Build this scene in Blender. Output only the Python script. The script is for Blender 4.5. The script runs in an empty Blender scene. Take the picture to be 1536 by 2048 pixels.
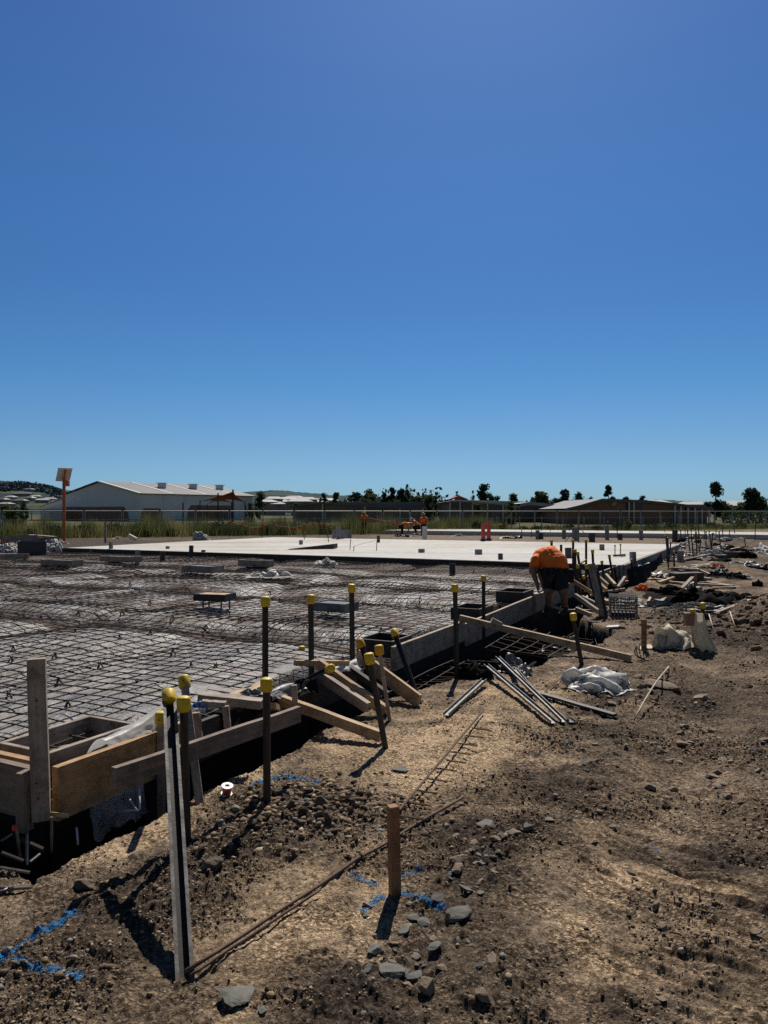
import bpy, bmesh, math, random
import numpy as np
from mathutils import Vector, Matrix, Quaternion

random.seed(7)
NR = np.random.RandomState(11)
SC = bpy.context.scene
COL = SC.collection
F, CX, CY, EYE = 1500.0, 768.0, 1024.0, 1.65     # focal length in photo pixels, principal point, eye height

def G(px, py, h=0.0):                 # point of the level h seen at a photo pixel
    Z = F * (EYE - h) / (py - CY)
    return Vector(((px - CX) / F * Z, Z, h))
def D(px, py, Z):                     # point at distance Z seen at a photo pixel
    return Vector(((px - CX) / F * Z, Z, EYE - (py - CY) / F * Z))

# site axes: u runs along the edge of the slab, v runs across it
C0 = Vector((-1.78, 3.96)); UX, UY = 0.454, 0.891
def S(u, v, h=0.0):
    return Vector((C0.x + u * UX - v * UY, C0.y + u * UY + v * UX, h))
def uv_of(x, y):
    dx, dy = x - C0.x, y - C0.y
    return dx * UX + dy * UY, -dx * UY + dy * UX
def on_line(px, v=0.0, h=0.0):        # point of the line v seen in photo column px
    k = (px - CX) / F
    u = (k * (C0.y + v * UX) - (C0.x - v * UY)) / (UX - k * UY)
    return S(u, v, h)

# ------------------------------------------------------------------ noise
def _hash(ix, iy, s):
    n = (ix.astype(np.int64) * 374761393 + iy.astype(np.int64) * 668265263 + s * 974634777) & 0x7fffffff
    n = ((n ^ (n >> 13)) * 1274126177) & 0x7fffffff
    return ((n ^ (n >> 16)) & 0xffff) / 65535.0
def vnoise(x, y, s=0):
    x = np.asarray(x, float); y = np.asarray(y, float)
    ix, iy = np.floor(x), np.floor(y); fx, fy = x - ix, y - iy
    fx = fx * fx * (3 - 2 * fx); fy = fy * fy * (3 - 2 * fy)
    a = _hash(ix, iy, s); b = _hash(ix + 1, iy, s); c = _hash(ix, iy + 1, s); d = _hash(ix + 1, iy + 1, s)
    return (a * (1 - fx) + b * fx) * (1 - fy) + (c * (1 - fx) + d * fx) * fy
def fbm(x, y, s=0, o=4):
    t, a, n = 0, 0.5, 0
    x = np.asarray(x, float); y = np.asarray(y, float)
    for k in range(o):
        t = t + a * vnoise(x * 2 ** k + 17.3 * k, y * 2 ** k - 9.1 * k, s + k); n += a; a *= 0.5
    return t / n
def clods(x, y, cell, dens, s):
    """half buried lumps: height of the tallest lump over each point, lumps kept with probability dens"""
    X, Y = x / cell, y / cell; ix, iy = np.floor(X), np.floor(Y); out = np.zeros_like(X)
    for dx in (-1, 0, 1):
        for dy in (-1, 0, 1):
            cx, cy = ix + dx, iy + dy
            r = 0.22 + 0.5 * _hash(cx, cy, s + 3) ** 2
            px, py = cx + _hash(cx, cy, s + 1), cy + _hash(cx, cy, s + 2)
            an = 6.283 * _hash(cx, cy, s + 5); ca, sa = np.cos(an), np.sin(an)
            ex, ey = (X - px) * ca + (Y - py) * sa, ((Y - py) * ca - (X - px) * sa) * 1.45
            d = (np.abs(ex) ** 2.6 + np.abs(ey) ** 2.6) ** (1 / 2.6) / r
            out = np.maximum(out, np.where(_hash(cx, cy, s + 4) < dens, r * .62 * np.sqrt(np.clip(1 - d * d, 0, 1)) * np.clip(.85 + .55 * ex / r, .3, 1.4), 0))
    return out * cell
def sstep(a, b, x):
    t = np.clip((np.asarray(x, float) - a) / (b - a), 0, 1); return t * t * (3 - 2 * t)

# ------------------------------------------------------------------ materials
MATS = {}
def nodes(name):
    m = bpy.data.materials.new(name); m.use_nodes = True
    nt = m.node_tree; b = nt.nodes['Principled BSDF']; return m, nt, b
def mat(name, c1, c2=None, scale=6.0, rough=0.7, bump=0.0, bscale=None, stretch=None, metal=0.0, spec=0.5, detail=6, lo=0.35, hi=0.65, bdist=0.01, c3=None, trans=0.0):
    if name in MATS: return MATS[name]
    m, nt, b = nodes(name); L = nt.links
    b.inputs['Roughness'].default_value = rough; b.inputs['Metallic'].default_value = metal
    b.inputs['Specular IOR Level'].default_value = spec
    if c2 is None: c2 = tuple(x * 0.7 for x in c1)
    tc = nt.nodes.new('ShaderNodeTexCoord'); mp = nt.nodes.new('ShaderNodeMapping')
    L.new(tc.outputs['Object'], mp.inputs['Vector'])
    if stretch: mp.inputs['Scale'].default_value = stretch
    oi = nt.nodes.new('ShaderNodeObjectInfo'); ad = nt.nodes.new('ShaderNodeVectorMath'); ad.operation = 'ADD'
    sc = nt.nodes.new('ShaderNodeVectorMath'); sc.operation = 'SCALE'; sc.inputs['Scale'].default_value = 37.0
    cb = nt.nodes.new('ShaderNodeCombineXYZ')
    for i in 'XYZ': L.new(oi.outputs['Random'], cb.inputs[i])
    L.new(cb.outputs[0], sc.inputs[0]); L.new(mp.outputs[0], ad.inputs[0]); L.new(sc.outputs[0], ad.inputs[1])
    n = nt.nodes.new('ShaderNodeTexNoise'); n.inputs['Scale'].default_value = scale; n.inputs['Detail'].default_value = detail
    n.inputs['Roughness'].default_value = 0.65
    L.new(ad.outputs[0], n.inputs['Vector'])
    r = nt.nodes.new('ShaderNodeValToRGB'); e = r.color_ramp.elements
    e[0].position = lo; e[0].color = (*c2, 1); e[1].position = hi; e[1].color = (*c1, 1)
    if c3:
        q = e.new((lo + hi) / 2); q.color = (*c3, 1)
    L.new(n.outputs['Fac'], r.inputs['Fac']); L.new(r.outputs['Color'], b.inputs['Base Color'])
    if bump:
        n2 = nt.nodes.new('ShaderNodeTexNoise'); n2.inputs['Scale'].default_value = bscale or scale * 4; n2.inputs['Detail'].default_value = 5
        L.new(ad.outputs[0], n2.inputs['Vector'])
        bp = nt.nodes.new('ShaderNodeBump'); bp.inputs['Strength'].default_value = bump; bp.inputs['Distance'].default_value = bdist
        L.new(n2.outputs['Fac'], bp.inputs['Height']); L.new(bp.outputs[0], b.inputs['Normal'])
    if trans:
        o = nt.nodes['Material Output']; t = nt.nodes.new('ShaderNodeBsdfTranslucent'); mx = nt.nodes.new('ShaderNodeMixShader'); mx.inputs[0].default_value = trans
        L.new(r.outputs['Color'], t.inputs['Color']); L.new(b.outputs[0], mx.inputs[1]); L.new(t.outputs[0], mx.inputs[2]); L.new(mx.outputs[0], o.inputs['Surface'])
    MATS[name] = m; return m
def wood(name, c1, c2, rough=0.75):
    m = mat(name, c1, c2, 3.0, rough, 0.3, 9.0, (1.2, 14, 14), detail=8, lo=0.3, hi=0.7, bdist=0.004)
    nt = m.node_tree; L = nt.links; b = nt.nodes['Principled BSDF']; src = b.inputs['Base Color'].links[0].from_socket
    tc = nt.nodes.new('ShaderNodeTexCoord'); n = nt.nodes.new('ShaderNodeTexNoise'); n.inputs['Scale'].default_value = 7; n.inputs['Detail'].default_value = 7; n.inputs['Roughness'].default_value = .7; L.new(tc.outputs['Object'], n.inputs['Vector'])
    r = nt.nodes.new('ShaderNodeValToRGB'); e = r.color_ramp.elements; e[0].position = .34; e[0].color = (.45, .42, .40, 1); e[1].position = .56; e[1].color = (1.08, 1.08, 1.08, 1); L.new(n.outputs['Fac'], r.inputs['Fac'])
    mx = nt.nodes.new('ShaderNodeMix'); mx.data_type = 'RGBA'; mx.blend_type = 'MULTIPLY'; mx.inputs[0].default_value = 1; L.new(src, mx.inputs[6]); L.new(r.outputs['Color'], mx.inputs[7]); L.new(mx.outputs[2], b.inputs['Base Color'])
    return m

M_pine   = wood('fresh_pine', (0.50, 0.36, 0.21), (0.37, 0.24, 0.125))
M_ply    = wood('plywood', (0.46, 0.29, 0.13), (0.33, 0.19, 0.08))
M_grey_t = wood('weathered_timber', (0.40, 0.33, 0.26), (0.23, 0.185, 0.145))
M_form_t = wood('form_plywood', (0.44, 0.33, 0.235), (0.25, 0.185, 0.13))
M_dirt_t = wood('stained_timber', (0.27, 0.195, 0.14), (0.12, 0.088, 0.067))
M_peg    = wood('hardwood', (0.36, 0.17, 0.075), (0.22, 0.10, 0.045))
M_dark_t = wood('dark_timber', (0.07, 0.055, 0.045), (0.03, 0.025, 0.022))
M_black  = mat('bitumen_steel', (0.010, 0.010, 0.011), (0.03, 0.022, 0.017), 12, 0.5, 0.3, 60, bdist=0.002)
M_galv   = mat('galvanised_steel', (0.21, 0.205, 0.20), (0.085, 0.08, 0.078), 14, 0.42, 0.1, metal=0.55)
M_cap    = mat('yellow_plastic', (0.66, 0.45, 0.014), (0.22, 0.15, 0.02), 14, 0.5, lo=0.3, hi=0.45)
M_cap2   = mat('orange_yellow_plastic', (0.62, 0.33, 0.012), (0.22, 0.13, 0.02), 14, 0.5, lo=0.3, hi=0.45)
M_hole   = mat('hole_dark', (0.01, 0.01, 0.01), (0.01, 0.01, 0.01))
M_rebar  = mat('rusty_steel', (0.055, 0.036, 0.026), (0.022, 0.016, 0.013), 30, 0.75, 0.2, 90, bdist=0.002)
M_rust   = mat('bright_rust', (0.15, 0.085, 0.05), (0.07, 0.043, 0.028), 30, 0.8)
M_blackp = mat('black_plastic', (0.016, 0.016, 0.017), (0.035, 0.032, 0.03), 5, 0.42, 0.5, 9, bdist=0.03, spec=.3)
M_blackm = mat('matte_black_plastic', (0.010, 0.010, 0.0105), (0.022, 0.020, 0.019), 4, 0.85, 0.5, 9, bdist=0.03, spec=.02)
M_greyp  = mat('grey_plastic_sheet', (0.26, 0.25, 0.24), (0.06, 0.058, 0.055), 4, 0.45, 0.5, 12, bdist=0.02)
M_white  = mat('white_fabric', (0.60, 0.585, 0.56), (0.34, 0.325, 0.30), 5, 0.75, 0.4, 20, bdist=0.02, trans=.15)
M_cream  = mat('cream_fabric', (0.76, 0.70, 0.57), (0.55, 0.49, 0.385), 6, 0.8, 0.3, 25, bdist=0.01, trans=.3)
M_pvc    = mat('grey_pvc', (0.2, 0.205, 0.22), (0.13, 0.135, 0.145), 8, 0.45)
M_pvcw   = mat('white_pvc', (0.7, 0.7, 0.7), (0.55, 0.55, 0.55), 8, 0.4)
M_pvcd   = mat('dark_pvc', (0.035, 0.037, 0.045), (0.022, 0.023, 0.028), 8, 0.45)
M_red    = mat('red_plastic', (0.55, 0.045, 0.035), (0.4, 0.03, 0.025), 5, 0.45)
M_orange = mat('orange_paint', (0.6, 0.13, 0.018), (0.45, 0.095, 0.014), 5, 0.5)
M_hiviz  = mat('orange_fabric', (0.95, 0.2, 0.015), (0.78, 0.15, 0.012), 7, 0.8, 0.5, 9, bdist=0.03)
M_navy   = mat('black_fabric', (0.008, 0.008, 0.009), (0.014, 0.014, 0.015), 12, 0.85, 0.3, 20, bdist=0.01)
M_skin   = mat('tanned_skin', (0.26, 0.125, 0.075), (0.2, 0.09, 0.055), 10, 0.55)
M_hair   = mat('dark_hair', (0.02, 0.014, 0.01), (0.035, 0.024, 0.016), 30, 0.6)
M_boot   = mat('boot_leather', (0.03, 0.022, 0.016), (0.05, 0.036, 0.026), 12, 0.7)
M_yel    = mat('hiviz_yellow', (0.6, 0.62, 0.03), (0.5, 0.5, 0.03), 7, 0.7)
M_conc   = mat('concrete', (0.50, 0.475, 0.43), (0.40, 0.37, 0.32), 0.5, 0.85, 0.1, 20, lo=0.3, hi=0.62, c3=(0.48, 0.45, 0.40))
M_concd  = mat('concrete_block', (0.2, 0.19, 0.175), (0.13, 0.125, 0.115), 12, 0.9, 0.3, 40)
M_slate  = mat('slate_stone', (0.165, 0.16, 0.14), (0.075, 0.072, 0.062), 14, 0.85, 0.6, 40, bdist=0.01)
M_dirtst = mat('dirty_stone', (0.26, 0.195, 0.135), (0.12, 0.09, 0.062), 12, 0.9, 0.6, 40, bdist=0.012)
M_clod   = mat('soil_clod', (0.17, 0.125, 0.088), (0.07, 0.052, 0.037), 16, 0.95, 0.9, 45, bdist=0.02)
M_blue   = mat('blue_paint', (0.03, 0.17, 0.38), (0.018, 0.10, 0.24), 40, 0.9, spec=.1)
M_bluep  = mat('blue_plastic', (0.04, 0.2, 0.6), (0.03, 0.15, 0.5), 6, 0.4)

# ------------------------------------------------------------------ mesh helpers
class MB:
    def __init__(s): s.v = []; s.f = []
    def add(s, vs, fs):
        o = len(s.v); s.v += [Vector(q) for q in vs]; s.f += [tuple(i + o for i in q) for q in fs]; return s
    def box(s, c, d, R=None):
        c = Vector(c); x, y, z = d[0] / 2, d[1] / 2, d[2] / 2
        P = [Vector((a * x, b * y, e * z)) for e in (-1, 1) for a, b in ((-1, -1), (1, -1), (1, 1), (-1, 1))]
        if R is not None: P = [R @ q for q in P]
        return s.add([q + c for q in P], [(3, 2, 1, 0), (4, 5, 6, 7), (0, 1, 5, 4), (1, 2, 6, 5), (2, 3, 7, 6), (3, 0, 4, 7)])
    def bar(s, p, q, w, t, up=(0, 0, 1)):
        p, q = Vector(p), Vector(q); x = (q - p); l = x.length; x.normalize()
        y = Vector(up).cross(x)
        if y.length < 1e-4: y = Vector((1, 0, 0)).cross(x)
        y.normalize(); z = x.cross(y)
        return s.box((p + q) / 2, (l, w, t), Matrix((x, y, z)).transposed())
    def tube(s, pts, r, n=6, cap=True):
        pts = [Vector(p) for p in pts]; rs = r if isinstance(r, (list, tuple)) else [r] * len(pts)
        o = len(s.v); ref = None
        for i, p in enumerate(pts):
            t = (pts[min(i + 1, len(pts) - 1)] - pts[max(i - 1, 0)]).normalized()
            a = ref if ref is not None else (Vector((0, 0, 1)) if abs(t.z) < 0.9 else Vector((1, 0, 0)))
            b = t.cross(a).normalized(); a = b.cross(t).normalized(); ref = a
            for k in range(n):
                th = 2 * math.pi * k / n
                s.v.append(p + (a * math.cos(th) + b * math.sin(th)) * rs[i])
        for i in range(len(pts) - 1):
            for k in range(n):
                s.f.append((o + i * n + k, o + i * n + (k + 1) % n, o + (i + 1) * n + (k + 1) % n, o + (i + 1) * n + k))
        if cap:
            s.f.append(tuple(o + k for k in range(n))[::-1]); s.f.append(tuple(o + (len(pts) - 1) * n + k for k in range(n)))
        return s
    def lathe(s, prof, n=16, c=(0, 0, 0)):
        o = len(s.v); c = Vector(c)
        for r, z in prof:
            for k in range(n):
                th = 2 * math.pi * k / n; s.v.append(c + Vector((r * math.cos(th), r * math.sin(th), z)))
        for i in range(len(prof) - 1):
            for k in range(n):
                s.f.append((o + i * n + k, o + i * n + (k + 1) % n, o + (i + 1) * n + (k + 1) % n, o + (i + 1) * n + k))
        s.f.append(tuple(o + k for k in range(n))[::-1]); s.f.append(tuple(o + (len(prof) - 1) * n + k for k in range(n)))
        return s
    def prism(s, poly, z0, z1):
        n = len(poly)
        return s.add([(x, y, z0) for x, y in poly] + [(x, y, z1) for x, y in poly],
                     [tuple(range(n))[::-1], tuple(range(n, 2 * n))] + [(i, (i + 1) % n, n + (i + 1) % n, n + i) for i in range(n)])
    def grid(s, fn, nu, nv):
        o = len(s.v)
        for i in range(nu + 1):
            for j in range(nv + 1): s.v.append(Vector(fn(i / nu, j / nv)))
        for i in range(nu):
            for j in range(nv):
                a = o + i * (nv + 1) + j; s.f.append((a, a + nv + 1, a + nv + 2, a + 1))
        return s
    def build(s, name, m, parent=None, loc=None, smooth=False, bevel=0.0):
        loc = Vector(loc) if loc is not None else Vector((0, 0, 0))
        me = bpy.data.meshes.new(name); me.from_pydata([v - loc for v in s.v], [], s.f); me.update()
        bm = bmesh.new(); bm.from_mesh(me); bmesh.ops.recalc_face_normals(bm, faces=bm.faces)
        if bevel: bmesh.ops.bevel(bm, geom=bm.edges[:], offset=bevel, segments=1, affect='EDGES', clamp_overlap=True)
        bm.to_mesh(me); bm.free()
        if smooth: me.polygons.foreach_set('use_smooth', [True] * len(me.polygons))
        me.materials.append(m)
        o = bpy.data.objects.new(name, me); COL.objects.link(o)
        if parent is not None: o.parent = parent
        o.location = loc
        return o
def np_mesh(name, V, Fq, m, smooth=False, parent=None):
    me = bpy.data.meshes.new(name); k = Fq.shape[1]
    me.vertices.add(len(V)); me.vertices.foreach_set('co', np.asarray(V, np.float32).ravel())
    me.loops.add(Fq.size); me.loops.foreach_set('vertex_index', Fq.astype(np.int32).ravel())
    me.polygons.add(len(Fq)); me.polygons.foreach_set('loop_start', np.arange(len(Fq), dtype=np.int32) * k)
    me.polygons.foreach_set('loop_total', np.full(len(Fq), k, np.int32))
    if smooth: me.polygons.foreach_set('use_smooth', np.ones(len(Fq), bool))
    me.update(calc_edges=True); me.validate()
    me.materials.append(m)
    o = bpy.data.objects.new(name, me); COL.objects.link(o)
    if parent is not None: o.parent = parent
    return o
def col_attr(o, name, arr):
    a = o.data.attributes.new(name, 'FLOAT', 'POINT'); a.data.foreach_set('value', np.asarray(arr, np.float32))
def tag(o, label=None, cat=None, group=None, kind=None):
    if label: o['label'] = label
    if cat: o['category'] = cat
    if group: o['group'] = group
    if kind: o['kind'] = kind
    return o
def thing(name, loc, label, cat, group=None, rot=None):
    o = bpy.data.objects.new(name, None); COL.objects.link(o); o.location = loc; o.empty_display_size = 0.1
    if rot is not None: o.rotation_mode = 'QUATERNION'; o.rotation_quaternion = rot
    return tag(o, label, cat, group)
def dup(root, loc=None, rotz=None, label=None, scale=None, rot=None):
    r = root.copy(); COL.objects.link(r)
    if loc is not None: r.location = loc
    if rotz is not None: r.rotation_euler = (0, 0, rotz)
    if rot is not None: r.rotation_euler = rot
    if scale is not None: r.scale = scale if isinstance(scale, (tuple, list)) else (scale,) * 3
    if label: r['label'] = label
    for ch in list(root.children):
        c = ch.copy(); COL.objects.link(c); c.parent = r
        for g in list(ch.children):
            d = g.copy(); COL.objects.link(d); d.parent = c
    return r
def axes(p, q, up=(0, 0, 1)):
    x = (q - p).normalized(); y = Vector(up).cross(x)
    if y.length < 1e-4: y = Vector((0, 1, 0)).cross(x)
    y.normalize(); z = x.cross(y); return Matrix((x, y, z)).transposed()
def plank(p, q, w, t, m, name, label, cat, group=None, up=(0, 0, 1), parent=None, bevel=0.003):
    """sawn timber from p to q (centre line), w wide sideways and t thick along up"""
    p, q = Vector(p), Vector(q); L = (q - p).length; mb = MB()
    n = 6
    def jit(): return random.uniform(-0.0015, 0.0015)
    rings = []
    for i in range(n + 1):
        x = -L / 2 + L * i / n; dy, dz = jit(), jit()
        rings += [(x, -w / 2 + dy, -t / 2 + dz), (x, w / 2 + dy, -t / 2 + dz), (x, w / 2 + dy, t / 2 + dz), (x, -w / 2 + dy, t / 2 + dz)]
    fs = [(3, 2, 1, 0), tuple(4 * n + k for k in range(4))]
    for i in range(n):
        for k in range(4): fs.append((4 * i + k, 4 * i + (k + 1) % 4, 4 * i + 4 + (k + 1) % 4, 4 * i + 4 + k))
    mb.add(rings, fs)
    o = mb.build(name, m, parent)
    R = axes(p, q, up).to_4x4(); R.translation = (p + q) / 2
    o.matrix_local = R
    return tag(o, label, cat, group) if parent is None else o
# ================================================================== camera, light, sky
cam = bpy.data.cameras.new('camera'); camo = bpy.data.objects.new('camera', cam); COL.objects.link(camo)
camo.location = (0, 0, EYE); camo.rotation_euler = (math.pi / 2, 0, 0)
cam.sensor_fit = 'VERTICAL'; cam.sensor_height = 36.0; cam.lens = F / 2048 * 36.0
cam.clip_start = 0.05; cam.clip_end = 20000
SC.camera = camo
SUN_EL, SUN_AZ = math.radians(49.5), math.radians(8.5)      # azimuth to the right of the view direction
sd = Vector((math.sin(SUN_AZ) * math.cos(SUN_EL), math.cos(SUN_AZ) * math.cos(SUN_EL), math.sin(SUN_EL)))
sl = bpy.data.lights.new('sun', 'SUN'); sl.energy = 5.0; sl.angle = math.radians(0.5); sl.color = (1.0, 0.93, 0.83)
so = bpy.data.objects.new('sun', sl); COL.objects.link(so); so.rotation_euler = sd.to_track_quat('Z', 'Y').to_euler()
w = bpy.data.worlds.new('World'); SC.world = w; w.use_nodes = True
nt = w.node_tree; L = nt.links; bg = nt.nodes['Background']
sky = nt.nodes.new('ShaderNodeTexSky'); sky.sky_type = 'NISHITA'; sky.sun_disc = False
sky.sun_elevation = SUN_EL; sky.sun_rotation = SUN_AZ
sky.altitude = 300; sky.air_density = 1.0; sky.dust_density = 0.4; sky.ozone_density = 2.0
hs = nt.nodes.new('ShaderNodeHueSaturation'); hs.inputs['Saturation'].default_value = 1.1; hs.inputs['Value'].default_value = 1.0
tint = nt.nodes.new('ShaderNodeMix'); tint.data_type = 'RGBA'; tint.blend_type = 'MULTIPLY'; tint.inputs[0].default_value = 1.0
tc = nt.nodes.new('ShaderNodeTexCoord'); sp = nt.nodes.new('ShaderNodeSeparateXYZ'); L.new(tc.outputs['Generated'], sp.inputs[0])
rz = nt.nodes.new('ShaderNodeValToRGB'); L.new(sp.outputs['Z'], rz.inputs['Fac'])
SKYRAMP = [(0.0, (0.29, 0.50, 0.86)), (0.036, (0.297, 0.503, 0.84)), (0.082, (0.31, 0.483, 0.71)), (0.173, (0.255, 0.482, 0.697)), (0.272, (0.25, 0.46, 0.68)), (0.384, (0.275, 0.49, 0.72)), (0.56, (0.318, 0.495, 0.765)), (0.72, (0.19, 0.26, 0.34)), (1.0, (0.15, 0.19, 0.23))]
el = rz.color_ramp.elements
while len(el) > 1: el.remove(el[-1])
el[0].position = SKYRAMP[0][0]; el[0].color = (*SKYRAMP[0][1], 1)
for p, c in SKYRAMP[1:]:
    e = el.new(p); e.color = (*c, 1)
L.new(sky.outputs[0], hs.inputs['Color']); L.new(hs.outputs[0], tint.inputs[6]); L.new(rz.outputs[0], tint.inputs[7])
bk = nt.nodes.new('ShaderNodeMix'); bk.data_type = 'RGBA'; bk.blend_type = 'MULTIPLY'; bk.inputs[0].default_value = 1.0
ry = nt.nodes.new('ShaderNodeValToRGB'); ym = nt.nodes.new('ShaderNodeMapRange'); ym.inputs[1].default_value = -1; ym.inputs[2].default_value = 1; L.new(sp.outputs['Y'], ym.inputs[0]); L.new(ym.outputs[0], ry.inputs['Fac'])
e = ry.color_ramp.elements; e[0].position = 0.2; e[0].color = (1.15, 0.80, 0.60, 1); e[1].position = 0.72; e[1].color = (1, 1, 1, 1)     # made-up warm tint behind the camera, tuned for the shaded faces
L.new(tint.outputs[2], bk.inputs[6]); L.new(ry.outputs[0], bk.inputs[7]); L.new(bk.outputs[2], bg.inputs['Color']); bg.inputs['Strength'].default_value = 0.1
SC.view_settings.view_transform = 'Standard'; SC.view_settings.look = 'None'; SC.view_settings.exposure = 0; SC.view_settings.gamma = 1
SC.render.engine = 'CYCLES'; SC.cycles.use_denoising = False; SC.cycles.max_bounces = 6; SC.cycles.transparent_max_bounces = 8

# ================================================================== ground
def lip(u):                            # how far the open trench reaches outside the formwork
    u = np.asarray(u, float)
    return 0.45 + 0.0 * u + 0.75 * sstep(3.6, 5.4, u) + 0.35 * sstep(5.4, 7, u) - 0.75 * sstep(7.6, 9.2, u) - 0.1 * sstep(11, 14, u)
def pxw(lst):
    return [(*G(px, py).xy, r, a) for px, py, r, a in lst]
RUB = pxw([(620, 1625, .42, 1), (500, 1690, .4, .9), (360, 1770, .42, .9), (200, 1830, .45, .9), (90, 1900, .5, .8), (250, 1990, .4, .55), (1000, 1680, .42, 1), (960, 1760, .28, .9),
           (880, 1850, .26, .9), (820, 1930, .22, .9), (1120, 1570, .5, .8), (1210, 1470, .6, .75), (1400, 1390, 1.1, .9), (960, 1990, .3, .6), (1480, 1290, 1.2, 1), (1500, 1480, .7, .6), (1350, 1240, 1.2, .6),
           (1280, 1700, .16, .8), (1460, 1720, .25, .9), (1500, 1620, .3, .5), (1430, 1900, .3, .5), (1250, 1990, .12, .8), (1080, 1560, .3, .7)])
PALE = pxw([(850, 1520, .75, 1), (1000, 1470, .7, 1), (1080, 1400, .7, .8), (680, 1850, .36, 1), (560, 1800, .28, .8), (200, 1680, .3, .9), (600, 1930, .32, .9), (1250, 1760, .4, .55), (1330, 1900, .35, .6),
            (450, 1560, .3, .9), (1250, 1380, .7, .5), (900, 1590, .4, .9), (740, 1980, .25, .5), (450, 2020, .3, .5), (330, 1640, .3, .8), (1470, 1990, .3, .5), (1420, 1170, 2.5, .5), (1180, 1700, .4, .4), (430, 1920, .3, .6)])
def blob(lst, x, y):
    t = np.zeros_like(x)
    for cx, cy, r, a in lst:
        t = np.maximum(t, a * np.exp(-(((x - cx) ** 2 + (y - cy) ** 2) / (r * r)) ** 1.2))
    return t
def zones(x, y):
    n = fbm(x * 2.3, y * 2.3, 5) - 0.5
    u, v = uv_of(x, y); pt = fbm(x * 2.9, y * 2.9, 15, 4)
    bands = np.maximum(1.15 * np.exp(-((v + 2.2 + .5 * n) / .24) ** 2) * sstep(5.5, 4, u), .95 * np.exp(-((v + 3.7 + .6 * n) / .36) ** 2) * sstep(9, 6, u)) * sstep(.36, .56, pt) * sstep(-4, -2.5, u)
    rub = np.clip(np.maximum(blob(RUB, x + n * 0.3, y + n * 0.3) + n * 0.7, bands), 0, 1)
    rub = np.maximum(rub, np.clip(sstep(12.5, 15, y) * sstep(62, 50, y) * sstep(.2, -.6, v) * (.55 + 1.2 * (pt - .5)), 0, 1))
    pale = np.clip(1.7 * blob(PALE, x - n * 0.3, y + n * 0.25) + (fbm(x * 5.5, y * 5.5, 9, 6) - 0.5) * 2.6 - .12, 0, 1)
    rub = np.maximum(rub, np.clip(sstep(27, 30, y) * sstep(64, 56, y) * sstep(3, -3, x) * (.75 + 1.2 * (pt - .5)), 0, 1))
    return rub, pale * (1 - 0.8 * rub)
P_mound = G(640, 1640); 
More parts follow.
